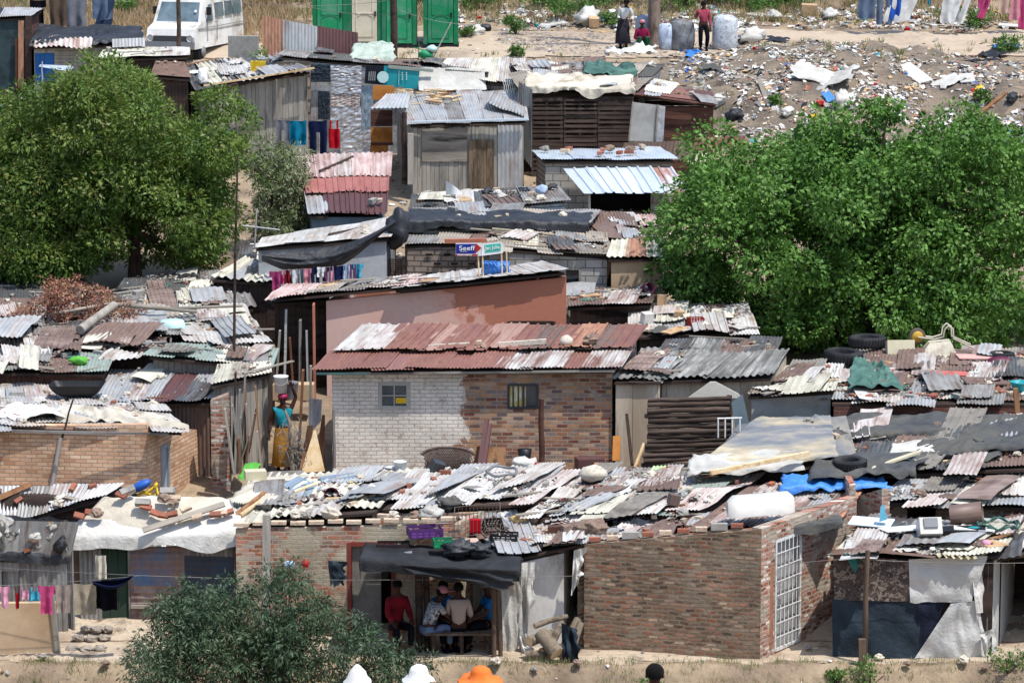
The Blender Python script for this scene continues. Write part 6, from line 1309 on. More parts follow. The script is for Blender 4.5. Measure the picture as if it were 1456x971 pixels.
for x, yt in ((680, 362), (686, 362), (713, 360), (720, 358)): mb = MB(); mb.tube([P(x + 1, 396 - (3 if x > 700 else 0), Y + .05), P(x, yt, Y + .05)], .018, 6); mb.build('leg', 'wood_pale', T)
def text(s, px, py, Yd, hpx, mat, T, name='lettering', rz=0, sx=1., bold=.0):
    c = bpy.data.curves.new('t', 'FONT'); c.body = s; c.size = hpx * MPP(Yd) * 1.35; c.extrude = .002; c.offset = bold; c.align_x = 'LEFT'
    o = bpy.data.objects.new('t', c); COL.objects.link(o); bpy.context.view_layer.update(); me = bpy.data.meshes.new_from_object(o.evaluated_get(bpy.context.evaluated_depsgraph_get())); bpy.data.objects.remove(o)
    m = Matrix.Translation(P(px, py, Yd)) @ Matrix.Rotation(math.pi / 2, 4, 'X') @ Matrix.Rotation(rz, 4, 'Z') @ Matrix.Diagonal((sx, 1, 1, 1))
    off = Vector(T['_o']); me.transform(Matrix.Translation(-off) @ m); me.materials.clear(); me.materials.append(MT[mat]); q = bpy.data.objects.new(name, me); COL.objects.link(q); q.parent = T; q['_o'] = list(off); return q
text('Seeff', 652.5, 356, Y - .016, 7, 'p_white', b1, sx=1.25, bold=.001); text('PROPERTIES', 654, 358.3, Y - .016, 1.3, 'p_white', b1, sx=1.1); text('SOLE MANDATE', 650.5, 363.3, Y - .016, 1.5, 'p_white', b1, sx=1.4, bold=.002)
text('Jan Julie', 690, 355.5, Y + .004, 5.2, 'p_white', b2, rz=.1, sx=.95, bold=.002)
T = thing('blue_net_roll', 'roll of bright blue netting standing under the sign boards', 'roll', P(705, 393, 76.5)); T['_o'] = list(T.location); mb = MB(); c = P(705, 382, 76.4); rnd = random.Random(2)
mb.lathe(c - Vector((.3, 0, 0)), [(.07, 0), (.15, 0), (.16, .02), (.16, .56), (.15, .6), (.07, .6)], 20, rot=Euler((0, math.pi / 2, 0))); mb.build('roll', 'tarp_blue', T); mb = MB()
for i in range(40): a0 = rnd.uniform(0, 6.3); x0 = rnd.uniform(-.28, .28); mb.tube([c + Vector((x0 + .06 * math.sin(t * 1.7 + i), .175 * math.cos(a0 + t), .175 * math.sin(a0 + t))) for t in [k * .35 for k in range(9)]], .012, 4)
mb.build('netting', 'tarp_blue', T)
# ================= right of it: small rust roof with dark planks
T, pt, Wf, H = rf('dark plank shack with rusty roof between terracotta house and big tree', [(806, 436, 77.4), (925, 432, 77.4), (935, 410, 79.4), (806, 412, 79.6)], ['rust_brown', 'rust_brown', 'rust_mix', 'rust_brown', 'rust_brown'], 5, 1, 'the rusty roof beside the terracotta house', {'grey plank': 2, 'pale plank': 2, 'green cloth scrap': 2, 'white plastic scrap': 3, 'red brick': 2, 'cardboard scrap': 2}, 120, 'wood_dark', amp=.014, ex=3)
mb = MB(); mb.lathe(P(916, 418, 78.6) + Vector((0, 0, .1)), [(.12, 0), (.14, .3), (.12, .3), (.1, .05)], 14, rot=Euler((1.3, 0, .4))); one('basket', 'dark maroon basket lying on the small rusty roof', 'basket', mb, 'p_maroon')
# white junk roof with red crate
T, pt, Wf, H = rf('shack with a pale roof heaped with junk left of the big tree', [(905, 478, 75.4), (1075, 470, 75.2), (1060, 432, 78.), (905, 436, 78.)], ['galv_white', 'galv', 'asbestos', 'rust_brown', 'galv_white', 'asbestos_yellow'], 5, 1, 'the pale junk roof by the big tree', {'white plastic scrap': 6, 'white board': 4, 'pale stone': 3, 'cardboard scrap': 3, 'cardboard box': 2, 'white sack': 4, 'grey plank': 3, 'red brick': 2, 'pale brick': 2, 'grey cloth scrap': 2, 'black plastic scrap': 2}, 260, jit=.15, bend=.05, ex=4)
crate('dark red bottle crate standing on the pale junk roof', P(989, 472, 75.9), (.36, .28, .33), 'p_crate_red', .15)
mb = MB(); mb.box(P(941, 434, 77.6) + Vector((0, 0, .1)), (.22, .2, .28)); one('cardboard_box', 'upright cardboard box on the pale junk roof', 'box', mb, 'cardboard'); mb = MB(); mb.box(P(920, 461, 76.4) + Vector((0, 0, .14)), (.24, .2, .26), Euler((.2, 0, .5))); one('foam_block', 'white foam block on the pale junk roof', 'block', mb, 'p_offwhite')
# ================= corrugated shack with log fence
T, pt, Wf, H = house('shack', 'beige walled shack with grey fibre-cement roof beside the log fence', [(905, 541, 69.6), (1096, 536, 69.6), (1120, 498, 72.), (960, 508, 71.9)], 'plank_beige', 'plank_beige', ['asbestos_dark', 'asbestos_dark', 'asbestos_dark', 'asbestos_dark'], 4, 1, fk='planks', plank=(.3, .6), amp=.025, pitch=.14, group=GB, ov=.25, jit=.04, oside=.02)
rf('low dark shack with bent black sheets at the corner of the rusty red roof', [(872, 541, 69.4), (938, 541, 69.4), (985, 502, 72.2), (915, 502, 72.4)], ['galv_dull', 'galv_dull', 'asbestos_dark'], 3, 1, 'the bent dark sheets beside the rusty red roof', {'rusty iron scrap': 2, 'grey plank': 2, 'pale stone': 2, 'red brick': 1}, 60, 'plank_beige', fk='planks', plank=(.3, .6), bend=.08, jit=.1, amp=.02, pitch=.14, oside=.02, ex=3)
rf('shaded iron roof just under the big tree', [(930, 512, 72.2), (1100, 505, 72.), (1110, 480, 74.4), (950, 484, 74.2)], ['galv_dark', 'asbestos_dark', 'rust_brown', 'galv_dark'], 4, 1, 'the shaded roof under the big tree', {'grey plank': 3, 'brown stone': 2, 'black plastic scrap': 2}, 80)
T = thing('log_fence', 'tall fence of dark stacked horizontal logs', 'fence', GX(982, 68.3)); T['_o'] = list(T.location); rnd = random.Random(8); z = P(980, 668, 68.3).z - .2; top = P(980, 570, 68.3).z; i = 0
while z < top:
    r = rnd.uniform(.04, .065); t = (z - .5) / 2.; a = P(916 + rnd.uniform(-3, 3) + (3 if z > top - .9 else -2), 600, 68.3); b = P((1037 if z > top - .9 else 1050) + rnd.uniform(-3, 3), 600, 68.3); a.z = b.z = z + r; b.z += .04; n = 6
    mb = MB(); mb.tube([lerp(a, b, k / n) + Vector((0, rnd.uniform(-.015, .015), rnd.uniform(-.012, .012))) for k in range(n + 1)], [r * rnd.uniform(.9, 1.1) for k in range(n + 1)], 8); mb.build('log', 'log_dark', T); z += r * 1.96; i += 1
for x in (1037,): mb = MB(); mb.tube([GX(x, 68.45), P(x, 562, 68.45)], .055, 8); mb.build('post', 'wood_dark', T)
T = thing('awning', 'pale pointed gable of a board standing behind the log fence', 'board', P(1012, 566, 69.1)); T['_o'] = list(T.location); Y = 69.1; T.name = 'gable_board'; flatq([(978, 566), (1056, 566), (1050, 560), (1018, 543), (1010, 543)], 'plaster_pale', 'board', T, 0, .05)
T = thing('white_railing', 'small white metal railing at the right end of the log fence', 'railing', P(1038, 615, 67.6)); T['_o'] = list(T.location); mb = MB(); Y = 67.6
for x in (1021, 1031, 1041, 1052): mb.tube([P(x, 622, Y), P(x, 595, Y)], .016, 6)
mb.tube([P(1020, 595, Y), P(1055, 594, Y)], .018, 6); mb.build('rails', 'steel_white', T)
mb = MB(); mb.hexa([P(1048, 625, 68.2), P(1070, 625, 68.2), P(1070, 625, 68.3), P(1048, 625, 68.3)], [P(1040, 572, 68.2), P(1056, 560, 68.2), P(1056, 560, 68.3), P(1040, 572, 68.3)]); one('iron_sheet', 'blue-grey sheet standing right of the log fence', 'sheet', mb, 'slate_wall')
for x0, y0, x1, y1, l, m in [(899, 662, 891, 588, 'thin dark pole leaning between brick house and log fence', 'wood_dark'), (903, 664, 916, 630, 'broken pale plank leaning at the foot of the log fence', 'wood_pale'), (906, 662, 912, 640, 'brown plank end beside the broken pale plank', 'wood_brown'), (876, 655, 877, 620, 'orange board in the dark gap beside the brick house', 'wood_orange')]:
    mb = MB(); mb.bar(P(x0, y0, 68.9), P(x1, y1, 69.2), .06 if 'orange' not in l else .16, .03); one('leaning_plank', l, 'plank', mb, m, 'planks leaning beside the log fence')

# ================= right side
T, pt, Wf, H = house('shack', 'pale board shack under a grey junk roof left of the low brick wall', [(1062, 562, 69.2), (1186, 555, 69.2), (1200, 520, 71.8), (1095, 527, 71.8)], 'board_pale', 'board_pale', ['galv_dull', 'asbestos', 'wood_grey_h', 'galv_white', 'wood_grey_h', 'galv_dull'], 4, 2, group=GB, ex=6, jit=.15, bend=.05, ov=.12)
scatter(pt, 'the grey junk roof left of the stacked tyres', {'grey plank': 5, 'pale plank': 2, 'brown stone': 3, 'red brick': 4, 'pale brick': 3, 'grey cloth scrap': 2, 'pale stone': 2, 'white plastic scrap': 2}); roof_litter(pt, 'small rubbish on the grey junk roof left of the tyres', 160)
T, pt, Wf, H = house('brick_shack', 'low red brick shack whose roof carries tyres and a wheelbarrow', [(1180, 572, 69.0), (1470, 574, 69.0), (1490, 500, 73.6), (1200, 498, 73.6)], 'brick_red_dark', 'brick_rough', ['galv_dull', 'rust_brown', 'galv', 'rust_brown', 'wood_grey_h', 'galv_dull', 'galv', 'galv_white', 'galv', 'rust_white', 'galv_dull', 'rust_brown'], 6, 2, group=GB, ex=17, jit=.1, bend=.05, ov=.1, amp=.015); q8 = pt
LY = 'the roof with the wheelbarrow'
scatter(pt, LY, {'red brick': 20, 'pale brick': 22, 'brown stone': 16, 'pale stone': 12, 'grey stone': 8, 'grey plank': 14, 'brown plank': 12, 'rusty iron scrap': 8, 'green cloth scrap': 5, 'cardboard scrap': 5, 'grey block': 4, 'white plastic scrap': 4, 'grey cloth scrap': 4, 'black bag': 2, 'iron pipe': 3}); roof_litter(pt, 'rubble and small rubbish on the roof with the wheelbarrow', 900, .2, [1, 3, 8, 7, 9, 2, 4, .2, 1, 6, 1, 7, 2, .2, 5, 6])
def tyre(label, p, R_=.32, w=.2, tilt=(0, 0)):
    T = thing('tyre', label, 'tyre', p, 'old tyres on the roofs'); T['_o'] = list(p); mb = MB(); r0 = R_ * .55
    prof = [(r0, .02), (r0 + .03, 0), (R_ - .05, -.0), (R_ - .01, .03), (R_, w * .3), (R_, w * .7), (R_ - .01, w - .03), (R_ - .05, w), (r0 + .03, w), (r0, w - .02), (r0 + .03, w * .5), (r0, .02)]
    mb.lathe(p, prof, 28, rot=Euler((tilt[0], tilt[1], 0)))
    mb.build('carcass', 'rubber', T); mb = MB(); ro = Euler((tilt[0], tilt[1], 0)).to_matrix()
    for k in range(36):
        a = 2 * math.pi * k / 36; m = ro @ Matrix.Rotation(a, 3, 'Z'); mb.box(Vector(p) + m @ Vector((R_ + .004, 0, w * .5)), (.012, .03, w * .7), m)
    mb.build('tread', 'rubber', T); return T
tyre('large tyre lying flat left of the other roof tyre by the tree', patchpt(q8, 1199, 522, .1), .42, .26, (.05, .05)); tyre('large tyre lying flat behind, nearest the big tree', patchpt(q8, 1234, 500, .12), .42, .22); tyre('small tyre half buried in rubble at the roof edge', patchpt(q8, 1424, 512, .05), .28, .14)
# wheelbarrow, upside down
c = patchpt(q8, 1335, 508, .03); T = thing('wheelbarrow', 'upturned cream wheelbarrow with yellow wheel on the rubble roof', 'wheelbarrow', c); T['_o'] = list(c)
mb = MB(); bt = [c + Vector(v) for v in ((-.42, -.3, 0), (.42, -.3, 0), (.42, .3, 0), (-.42, .3, 0))]; tp = [c + Vector(v) for v in ((-.2, -.15, .3), (.26, -.17, .34), (.26, .17, .34), (-.2, .15, .3))]; mb.hexa(bt, tp); mb.build('tray', 'barrow_cream', T)
mb = MB(); wc = c + Vector((-.45, 0, .42)); mb.lathe(wc - Vector((0, .05, 0)), [(.09, 0), (.17, 0), (.19, .03), (.19, .07), (.17, .1), (.09, .1)], 20, rot=Euler((math.radians(-90), 0, .2))); wh = mb.build('wheel', 'barrow_rubber', T); mb = MB(); mb.lathe(wc - Vector((0, .06, 0)), [(0, 0), (.13, .01), (.13, .09), (0, .1)], 16, rot=Euler((math.radians(-90), 0, .2))); mb.build('rim', 'barrow_yellow', wh)
for s in (-1, 1): mb = MB(); mb.tube([wc + Vector((0, .1 * s, 0)), c + Vector((-.1, .15 * s, .38)), c + Vector((.1, .17 * s, .44)), c + Vector((.12, .18 * s, .6)), c + Vector((.2, .18 * s, .68)), c + Vector((.3, .18 * s, .62)), c + Vector((.32, .18 * s, .4)), c + Vector((.75, .24 * s, .2))], .02, 8); mb.build('handle', 'barrow_cream', T)
mb = MB(); c = patchpt(q8, 1282, 508, .12); mb.box(c + Vector((0, 0, .08)), (.6, .3, .34), Euler((-.25, 0, .05))); one('plastic_casing', 'cream moulded plastic casing between the tyres and wheelbarrow', 'casing', mb, 'p_cream')
mb = MB(); c = patchpt(q8, 1422, 522, .1); mb.blob(c, (.32, .18, .14), 4, .1, 16, 10); one('fuel_tank', 'shiny maroon motorcycle tank on the rubble roof', 'tank', mb, 'p_maroon')
for x, y, w, d, m, l in [(1350, 540, .9, .3, 'board_red', 'long faded red board under rubble on the wheelbarrow roof'), (1390, 516, .9, .3, 'board_pinkish', 'faded pink board behind the maroon tank'), (1400, 550, .9, .45, 'rust_brown', 'brown iron sheet sliding off the wheelbarrow roof')]:
    mb = MB(); mb.box(patchpt(q8, x, y, .13), (w, d, .03), Euler((.15, .05, .2))); one('board', l, 'board', mb, m)
tag(drape(None, [patchpt(q8, 1206, 566, .05), patchpt(q8, 1285, 562, .05), patchpt(q8, 1255, 530, .05), patchpt(q8, 1212, 520, .1)], 'tarp_green', (.0, .0, 0, 0), .2, 2.4, name='green_tarpaulin', nx=24, ny=24, lift=.1, edge=.2), 'crumpled dark green tarpaulin below the two large tyres', 'tarpaulin')
mb = MB(); mb.lathe(patchpt(q8, 1450, 560, .05), [(.12, 0), (.2, .2), (.22, .21), (.2, .17), (.1, .02), (0, .02)], 16); one('basin', 'teal basin near the right edge of the rubble roof', 'basin', mb, 'p_teal')
post('timber_stake', 'brown stake standing at the right end of the rubble roof', 1448, 552, 600, 68.6, .05, 'wood_brown', lean=-4, sq=True)
# big dark-grey cloth roofs
T, pt, Wf, H = house('shack', 'long shack under a weathered grey and cream tarpaulin', [(1015, 660, 65.4), (1215, 652, 65.4), (1200, 592, 68.3), (1055, 603, 68.3)], 'wood_dark', 'wood_dark', ['tarp_grey'], 1, 1, prof='flat', group=GB, ov=.1, fk='planks'); q9 = pt
drape(T, [P(1000, 662, 65.3), P(1190, 655, 65.3), P(1180, 596, 68.4), P(1075, 602, 68.4)], 'tarp_weathered', (.05, .1, .05, .2), .06, 1., nx=60, ny=40, lift=.1, edge=.15)
scatter(quad([P(1020, 655, 65.5), P(1200, 648, 65.5), P(1190, 600, 68.2), P(1080, 605, 68.2)]), 'the weathered grey tarpaulin', {'pale brick': 4, 'grey stone': 3, 'red brick': 2})
drape(T, [P(978, 682, 64.6), P(1140, 668, 65.), P(1145, 652, 65.9), P(985, 660, 65.6)], 'tarp_white', (.1, .05, .05, .1), .1, 1.4, nx=50, ny=16, lift=.14, edge=.2)
T, pt, Wf, H = house('shack', 'shack of dark shade cloth with gaping openings right of the grey tarpaulin', [(1145, 680, 65.), (1460, 665, 65.), (1480, 590, 68.6), (1190, 598, 68.4)], 'dark_inside', 'wood_dark', ['rust_brown', 'galv_dark', 'galv_dark', 'galv_dark'], 5, 1, fk='planks', group=GB, ex=13, jit=.1, ov=.3); q10 = pt  # closed front wall painted near-black as the shade of the openings
for C, m, e, wr in [([(1185, 628, 67.), (1370, 622, 67.2), (1400, 596, 68.6), (1200, 602, 68.4)], 'tarp_shade', .18, .08), ([(1290, 658, 65.6), (1456, 640, 65.8), (1470, 596, 68.3), (1340, 612, 67.8)], 'tarp_shade', .1, .1), ([(1150, 690, 64.2), (1300, 680, 64.6), (1330, 655, 65.8), (1160, 662, 65.5)], 'tarp_shade', .1, .14), ([(1345, 672, 65.2), (1420, 660, 65.5), (1425, 640, 66.4), (1350, 650, 66.2)], 'tarp_shade', .05, .1), ([(1262, 660, 65.6), (1330, 652, 65.8), (1318, 635, 66.7), (1270, 642, 66.4)], 'tarp_white', .08, .08)]:
    drape(T, [P(*c) for c in C], m, (e, .08, 0, .08), wr, 1.7, nx=44, ny=24, lift=.16, edge=.25)
LZ = 'the dark shade-cloth roof'
scatter(pt, LZ, {'grey plank': 14, 'brown plank': 9, 'pale plank': 4, 'red brick': 6, 'brown stone': 5, 'pale stone': 4, 'black plastic scrap': 7, 'white plastic scrap': 5, 'black bag': 4, 'grey cloth scrap': 5, 'cardboard scrap': 3, 'rusty iron scrap': 3, 'grey block': 3, 'green cloth scrap': 2}); roof_litter(pt, 'small rubbish on the dark shade-cloth roof', 520)
tag(drape(None, [P(1110, 702, 63.9), P(1266, 699, 64.3), P(1252, 688, 64.7), P(1115, 686, 64.7)], 'tarp_blue', (.1, .05, 0, .05), .1, 2.6, name='blue_tarpaulin', nx=70, ny=18, lift=.14, edge=.3), 'bright blue tarpaulin folded along the roof below the lone tyre', 'tarpaulin')
tyre('lone tyre lying beside the bright blue tarpaulin', P(1208, 680, 64.9) + Vector((0, 0, .2)), .33, .2, (.06, 0))
mb = MB(); mb.bar(P(1210, 690, 64.6) + Vector((0, 0, .2)), P(1305, 664, 65.4) + Vector((0, 0, .3)), .12, .04); one('long_board', 'long pale board lying aslant beside the lone tyre', 'board', mb, 'p_cream'); mb = MB(); mb.bar(P(1010, 690, 64.) + Vector((0, 0, .25)), P(1150, 662, 65.) + Vector((0, 0, .25)), .08); one('long_timber', 'long yellowish timber along the edge of the white tarpaulin', 'timber', mb, 'wood_pale')
# grey sheet roofs of the right edge
T, pt, Wf, H = house('brick_shack', 'brick shack with streaked grey iron roof at the edge of the picture', [(1252, 712, 63.6), (1560, 725, 63.6), (1560, 640, 67.4), (1330, 662, 66.4)], 'brick_rough', 'brick_rough', ['galv', 'galv_white', 'galv', 'galv_dull', 'rust_mix', 'galv', 'galv_white', 'galv', 'rust_white', 'galv_dull', 'galv_white', 'galv'], 7, 2, group=GB, ex=10, jit=.16, bend=.06, ov=.25, holes=[(1290, 1330, 722, 790)], drop=.0); q11 = pt
scatter(pt, 'the streaked grey iron roof', {'brown stone': 7, 'red brick': 7, 'grey plank': 6, 'rusty iron scrap': 4, 'white plastic scrap': 4, 'pale stone': 5, 'pale brick': 4, 'brown plank': 3, 'grey iron scrap': 3}); roof_litter(pt, 'small rubbish on the streaked grey iron roof', 380)
A = GX(1160, 64.8); B = GX(1258, 63.4); T = thing('brick_wall', 'stepped rough brick wall beside the blue tarpaulin', 'wall', ((A.x + B.x) / 2, 64, .3)); T['_o'] = list(T.location); wall(T, A, B, P(1160, 722, 64.8).z, P(1256, 695, 63.4).z, 0, 'brick_lit', th=.22, name='brickwork')
A = GX(1085, 64.2); B = GX(1222, 64.5)
GC = 'shacks of the upper rows'
# ---- white roofed shack with black plastic, washing
T, pt, Wf, H = house('shack', 'light grey board shack with white sheet roof and sagging black plastic', [(362, 352, 80.2), (553, 338, 80.6), (568, 308, 82.4), (375, 340, 82.6)], 'board_grey', 'board_grey', ['galv_white'] * 4, 4, 1, group=GC, prof='flat', ov=.12)
scatter(quad([P(375, 350, 80.6), P(545, 335, 80.9), P(548, 325, 81.8), P(385, 342, 82.)]), 'the white roof with sagging black plastic', {'pale stone': 4, 'brown stone': 3, 'grey plank': 2, 'pale brick': 3})
s_ = 3
def sag(a, b):
    x = 372 + 190 * a; top = 358 - 42 * a ** 3.2 - 4 * a; dp = (10 + 30 * math.sin(math.pi * min(1, a * 1.05 + .05)) ** 1.2) * (1 - .2 * a)
    return P(x, top + dp * (1 - b), 80.0 - .22 * math.sin(math.pi * b) - .06 * noise.noise(Vector((a * 4, b * 7, 3))) - .04 * abs(noise.noise(Vector((a * 10, b * 14, 1)))))
mb = MB(); mb.grid(sag, 60, 16); mb.build('plastic_sheet', 'tarp_black', T); mb = MB(); mb.blob(P(566, 325, 81.), (.3, .3, .42), 6, .5, 16, 12); mb.build('plastic_bunch', 'tarp_black', T)
GL = 'washing on the line of the grey board shack'
wire('washing_line', 'washing line strung before the light grey board shack', P(385, 384, 79.2), P(525, 372, 79.4), .05, .005)
cl_ = [(392, 'c_cerise', 'shirt', .3, .5, 'dark pink shirt'), (401, 'c_pink', 'vest', .2, .32, 'pink strap top'), (410, 'c_crim', 'towel', .14, .42, 'narrow red cloth'), (418, 'c_white', 'shirt', .26, .4, 'white shirt'), (427, 'c_grey', 'trousers', .18, .45, 'grey trousers'), (437, 'c_rose', 'shirt', .26, .36, 'dusky rose shirt'), (448, 'c_navy', 'trousers', .2, .42, 'navy trousers'), (457, 'c_white', 'shorts', .2, .24, 'white shorts'), (462, 'c_purple', 'vest', .14, .36, 'purple strap top'), (471, 'c_ltpink', 'vest', .16, .42, 'pale pink strap top'), (481, 'c_navy', 'shirt', .34, .4, 'large navy shirt'), (492, 'c_ltblue', 'trousers', .2, .4, 'pale blue trousers'), (501, 'c_purple', 'trousers', .18, .42, 'dark purple trousers'), (509, 'c_cyan', 'shirt', .24, .38, 'bright light-blue shirt')]
for i, (x, m, k, w, h, l) in enumerate(cl_): hang(k, l + ' on the line before the light grey board shack', x, 385 - (x - 385) * .09 + 1, 79.25, w, h, m, GL)
# lattice panel
mb = MB(); 
for i in range(9): a = P(553 + i * 2.3, 368, 81); b = P(553 + i * 2.3, 394, 81); mb.bar(a, b, .018)
for j in range(9): mb.bar(P(552, 369 + j * 3, 80.98), P(573, 369 + j * 3, 80.98), .018)
one('lattice_screen', 'small brown lattice panel between grey shack and block house', 'lattice', mb, 'wood_red')
# ---- block houses in the centre
T, pt, Wf, H = house('block_house', 'brown block house with vent holes behind the sign boards', [(574, 348, 80.8), (705, 345, 80.8), (720, 330, 82.4), (585, 330, 82.6)], 'block_brown', 'block_brown', ['galv_dull', 'wood_grey_h', 'rust_brown'], 3, 1, group=GC, ov=.02)
for x, y in [(610, 362), (636, 362), (622, 375), (646, 375), (670, 375), (610, 389), (690, 362)]:
    mb = MB(); c = P(x, y, 80.78); mb.box(c, (.16, .03, .045)); mb.build('air_brick', 'dark_inside', T)  # solid near-black blocks, the vent holes' shade put into their colour
mb = MB(); mb.bar(P(632, 343, 80.7), P(692, 342, 80.7), .14, .1); mb.build('lintel', 'terracotta_plain', T)
T, pt, Wf, H = house('block_house', 'pale concrete block house edged with black plastic sheeting', [(570, 324, 82.2), (835, 318, 82.2), (850, 300, 84.), (590, 296, 84.4)], 'block_grey', 'block_grey', ['galv_dull', 'tarp_shade', 'galv', 'wood_grey_h', 'galv_dull'], 5, 1, group=GC, ex=2, ov=.1)
drape(T, [P(570, 318, 82.1), P(836, 322, 82.1), P(842, 308, 83.4), P(585, 303, 83.6)], 'tarp_black', (.24, .05, 0, .1), .07, 1.6, nx=70, ny=16, lift=.1, edge=.14)
scatter(quad([P(580, 312, 82.6), P(835, 314, 82.6), P(840, 305, 83.4), P(590, 300, 83.6)]), 'the black-edged block house roof', {'pale stone': 3, 'pale brick': 3, 'grey plank': 2, 'grey block': 2})
T, pt, Wf, H = house('block_house', 'grey block house with a plank-covered roof and small dark window', [(690, 352, 80.), (868, 364, 80.), (860, 333, 82.4), (700, 326, 82.4)], 'block_grey', 'block_grey', ['wood_grey_h', 'asbestos', 'wood_grey_h', 'galv_dull', 'wood_grey_h'], 5, 2, group=GC, ex=4, jit=.15, bend=.05, holes=[(802, 826, 381, 412)], ov=.08)
frame_part(T, Wf, H[0], 'wood_grey', .05)
for i in range(7): mb = MB(); y = 332 + i * 4.2; mb.bar(P(700 + i * 3, y, 81.9 - i * .3) + Vector((0, 0, .12)), P(835 + i * 4, y + 12, 81.7 - i * .25) + Vector((0, 0, .1)), R.uniform(.05, .12), .03, uo=(i * 5, 0)); one('roof_plank', ORD[i] + ' long weathered plank from the top on the plank-covered roof', 'plank', mb, ['wood_pale_old', 'wood_grey_h', 'wood_grey_h', 'asbestos'][i % 4], 'long planks on the block house roof')
scatter(pt, 'the plank-covered block house roof', {'pale stone': 5, 'brown stone': 2, 'red brick': 1, 'grey plank': 4, 'rusty iron scrap': 2}); roof_litter(pt, 'small rubbish on the plank-covered block house roof', 120)
T, pt, Wf, H = house('shack', 'cream plastered shack with small yellowish corrugated roof by the big tree', [(864, 368, 79.6), (948, 366, 79.6), (945, 340, 81.4), (872, 342, 81.4)], 'plaster_tan', 'plaster_tan', ['asbestos', 'rust_orange', 'asbestos'], 3, 1, group=GC, amp=.022, pitch=.13, ov=.12)
rf('shack with overlapping pink and brown rusty sheets left of the big tree', [(820, 348, 81.8), (945, 345, 81.6), (930, 308, 84.4), (806, 308, 84.4)], ['rust_pink', 'rust_brown', 'rust_brown', 'rust_pink', 'rust_white', 'rust_brown', 'rust_mix', 'rust_brown'], 4, 2, 'the overlapping rusty sheets left of the big tree', {'pale stone': 3, 'grey plank': 2, 'pale plank': 2, 'rusty iron scrap': 2}, 110, 'wood_dark', jit=.2, bend=.08, amp=.016, group=GC, ex=3)
# roof with black plastic and silver corrugated edge
T, pt, Wf, H = house('shack', 'shack with silver corrugated side below a plastic-strewn roof', [(585, 303, 84.6), (808, 287, 84.8), (790, 266, 87.), (590, 276, 87.)], 'galv', 'galv', ['tarp_shade', 'galv_dark', 'tarp_shade', 'galv_dull'], 4, 1, group=GC, ex=3, fk='corrh', sk='corrh', ov=.08, frame='galv_white', drop=-.02)
scatter(pt, 'the plastic-strewn roof with silver side', {'red brick': 3, 'pale brick': 3, 'pale stone': 5, 'black bag': 5, 'white sack': 4, 'grey block': 3, 'cardboard scrap': 2, 'white plastic scrap': 5, 'black plastic scrap': 5, 'brown stone': 3}); roof_litter(pt, 'small rubbish on the plastic-strewn roof', 260, .13)
mb = MB(); mb.grid(lambda a, b: P(634 + 24 * a, 279 - 20 * b * (1 - a) ** .7 - 2, 86 - .2 * math.sin(a * 3)), 12, 10); one('folded_board', 'black and white folded sheet standing on the plastic-strewn roof', 'sheet', mb, 'p_white')
mb = MB(); mb.blob(P(770, 276, 85.8) + Vector((0, 0, .1)), (.16, .13, .12), 6, .5); one('plastic_bundle', 'pale lilac plastic bundle on the plastic-strewn roof', 'bundle', mb, 'c_ltblue')
# ---- red roofed shack, left centre
T, pt, Wf, H = house('shack', 'slate-walled shack under pink, red and brown roof sheets', [(438, 306, 85.), (549, 306, 85.), (553, 222, 90.2), (425, 228, 90.)], 'slate_wall', 'slate_wall', None, 1, group=GC, oside=.1)
q = pt; z_ = lambda a, b, c, d, l: [q(a, c) + Vector((0, 0, l)), q(b, c) + Vector((0, 0, l)), q(b, d) + Vector((0, 0, l)), q(a, d) + Vector((0, 0, l))]
roof(T, z_(0, .26, .0, .4, .0), ['galv', 'galv'], 2, 1, amp=.016, pitch=.12); roof(T, z_(.24, 1, -.01, .4, .02), ['paint_maroon', 'paint_maroon', 'paint_maroon'], 3, 1, amp=.022, pitch=.16, frame=None, prof='ibr'); roof(T, z_(.03, 1, .33, .62, .07), ['rust_redp'] * 3, 3, 1, frame=None, prof='ibr', amp=.012, pitch=.2); roof(T, z_(-.02, 1.02, .58, 1, .1), ['rust_pink', 'rust_pink', 'rust_white', 'rust_pink', 'rust_pink'], 5, 1, amp=.02, pitch=.15, frame='wood_dark')
put('grey block', q(.83, .1) + Vector((0, 0, .12)), Vector((0, -.1, 1)), 'the red, pink and brown roof'); put('pale brick', q(.92, .12) + Vector((0, 0, .12)), Vector((0, -.1, 1)), 'the red, pink and brown roof')
mb = MB(); mb.tube([q(.2, .64) + Vector((0, 0, .2)), q(.6, .9) + Vector((0, 0, .18))], .03, 6); one('chain_pole', 'thin dark pole lying across the pink roof sheets', 'pole', mb, 'wood_dark')
# ---- plank shack with galvanised roof, centre
T, pt, Wf, H = house('shack', 'grey plank shack with galvanised roof, plywood front and firewood on top', [(583, 178, 93.2), (749, 174, 93.2), (742, 130, 98.), (560, 134, 98.)], 'wood_grey', 'galv_dull', ['galv', 'galv', 'galv_dull', 'galv', 'galv', 'galv'], 6, 1, group=GC, fk='planks', sk='corr', holes=[(600, 664, 183, 230), (708, 742, 178, 270)], ov=.1, rag=.03)
fill(T, Wf, H[0], 'wood_grey_h', 'slab', 'plywood_panel', -.03); fill(T, Wf, H[1], 'galv', 'corr', 'iron_panel', -.01, pitch=.12)
h_ = hole_px(GX(590, 93.2), GX(745, 93.2), 0, (667, 703, 198, 272)); fill(T, Wf, (H[0][1] + .05, H[0][1] + .75, H[1][2], H[0][3] - .3), 'wood_brown_old', 'planks', 'door', -.05)
mb = MB(); mb.bar(P(583, 174, 93.1), P(750, 170, 93.1), .16, .05); mb.build('flashing', 'galv_new', T)
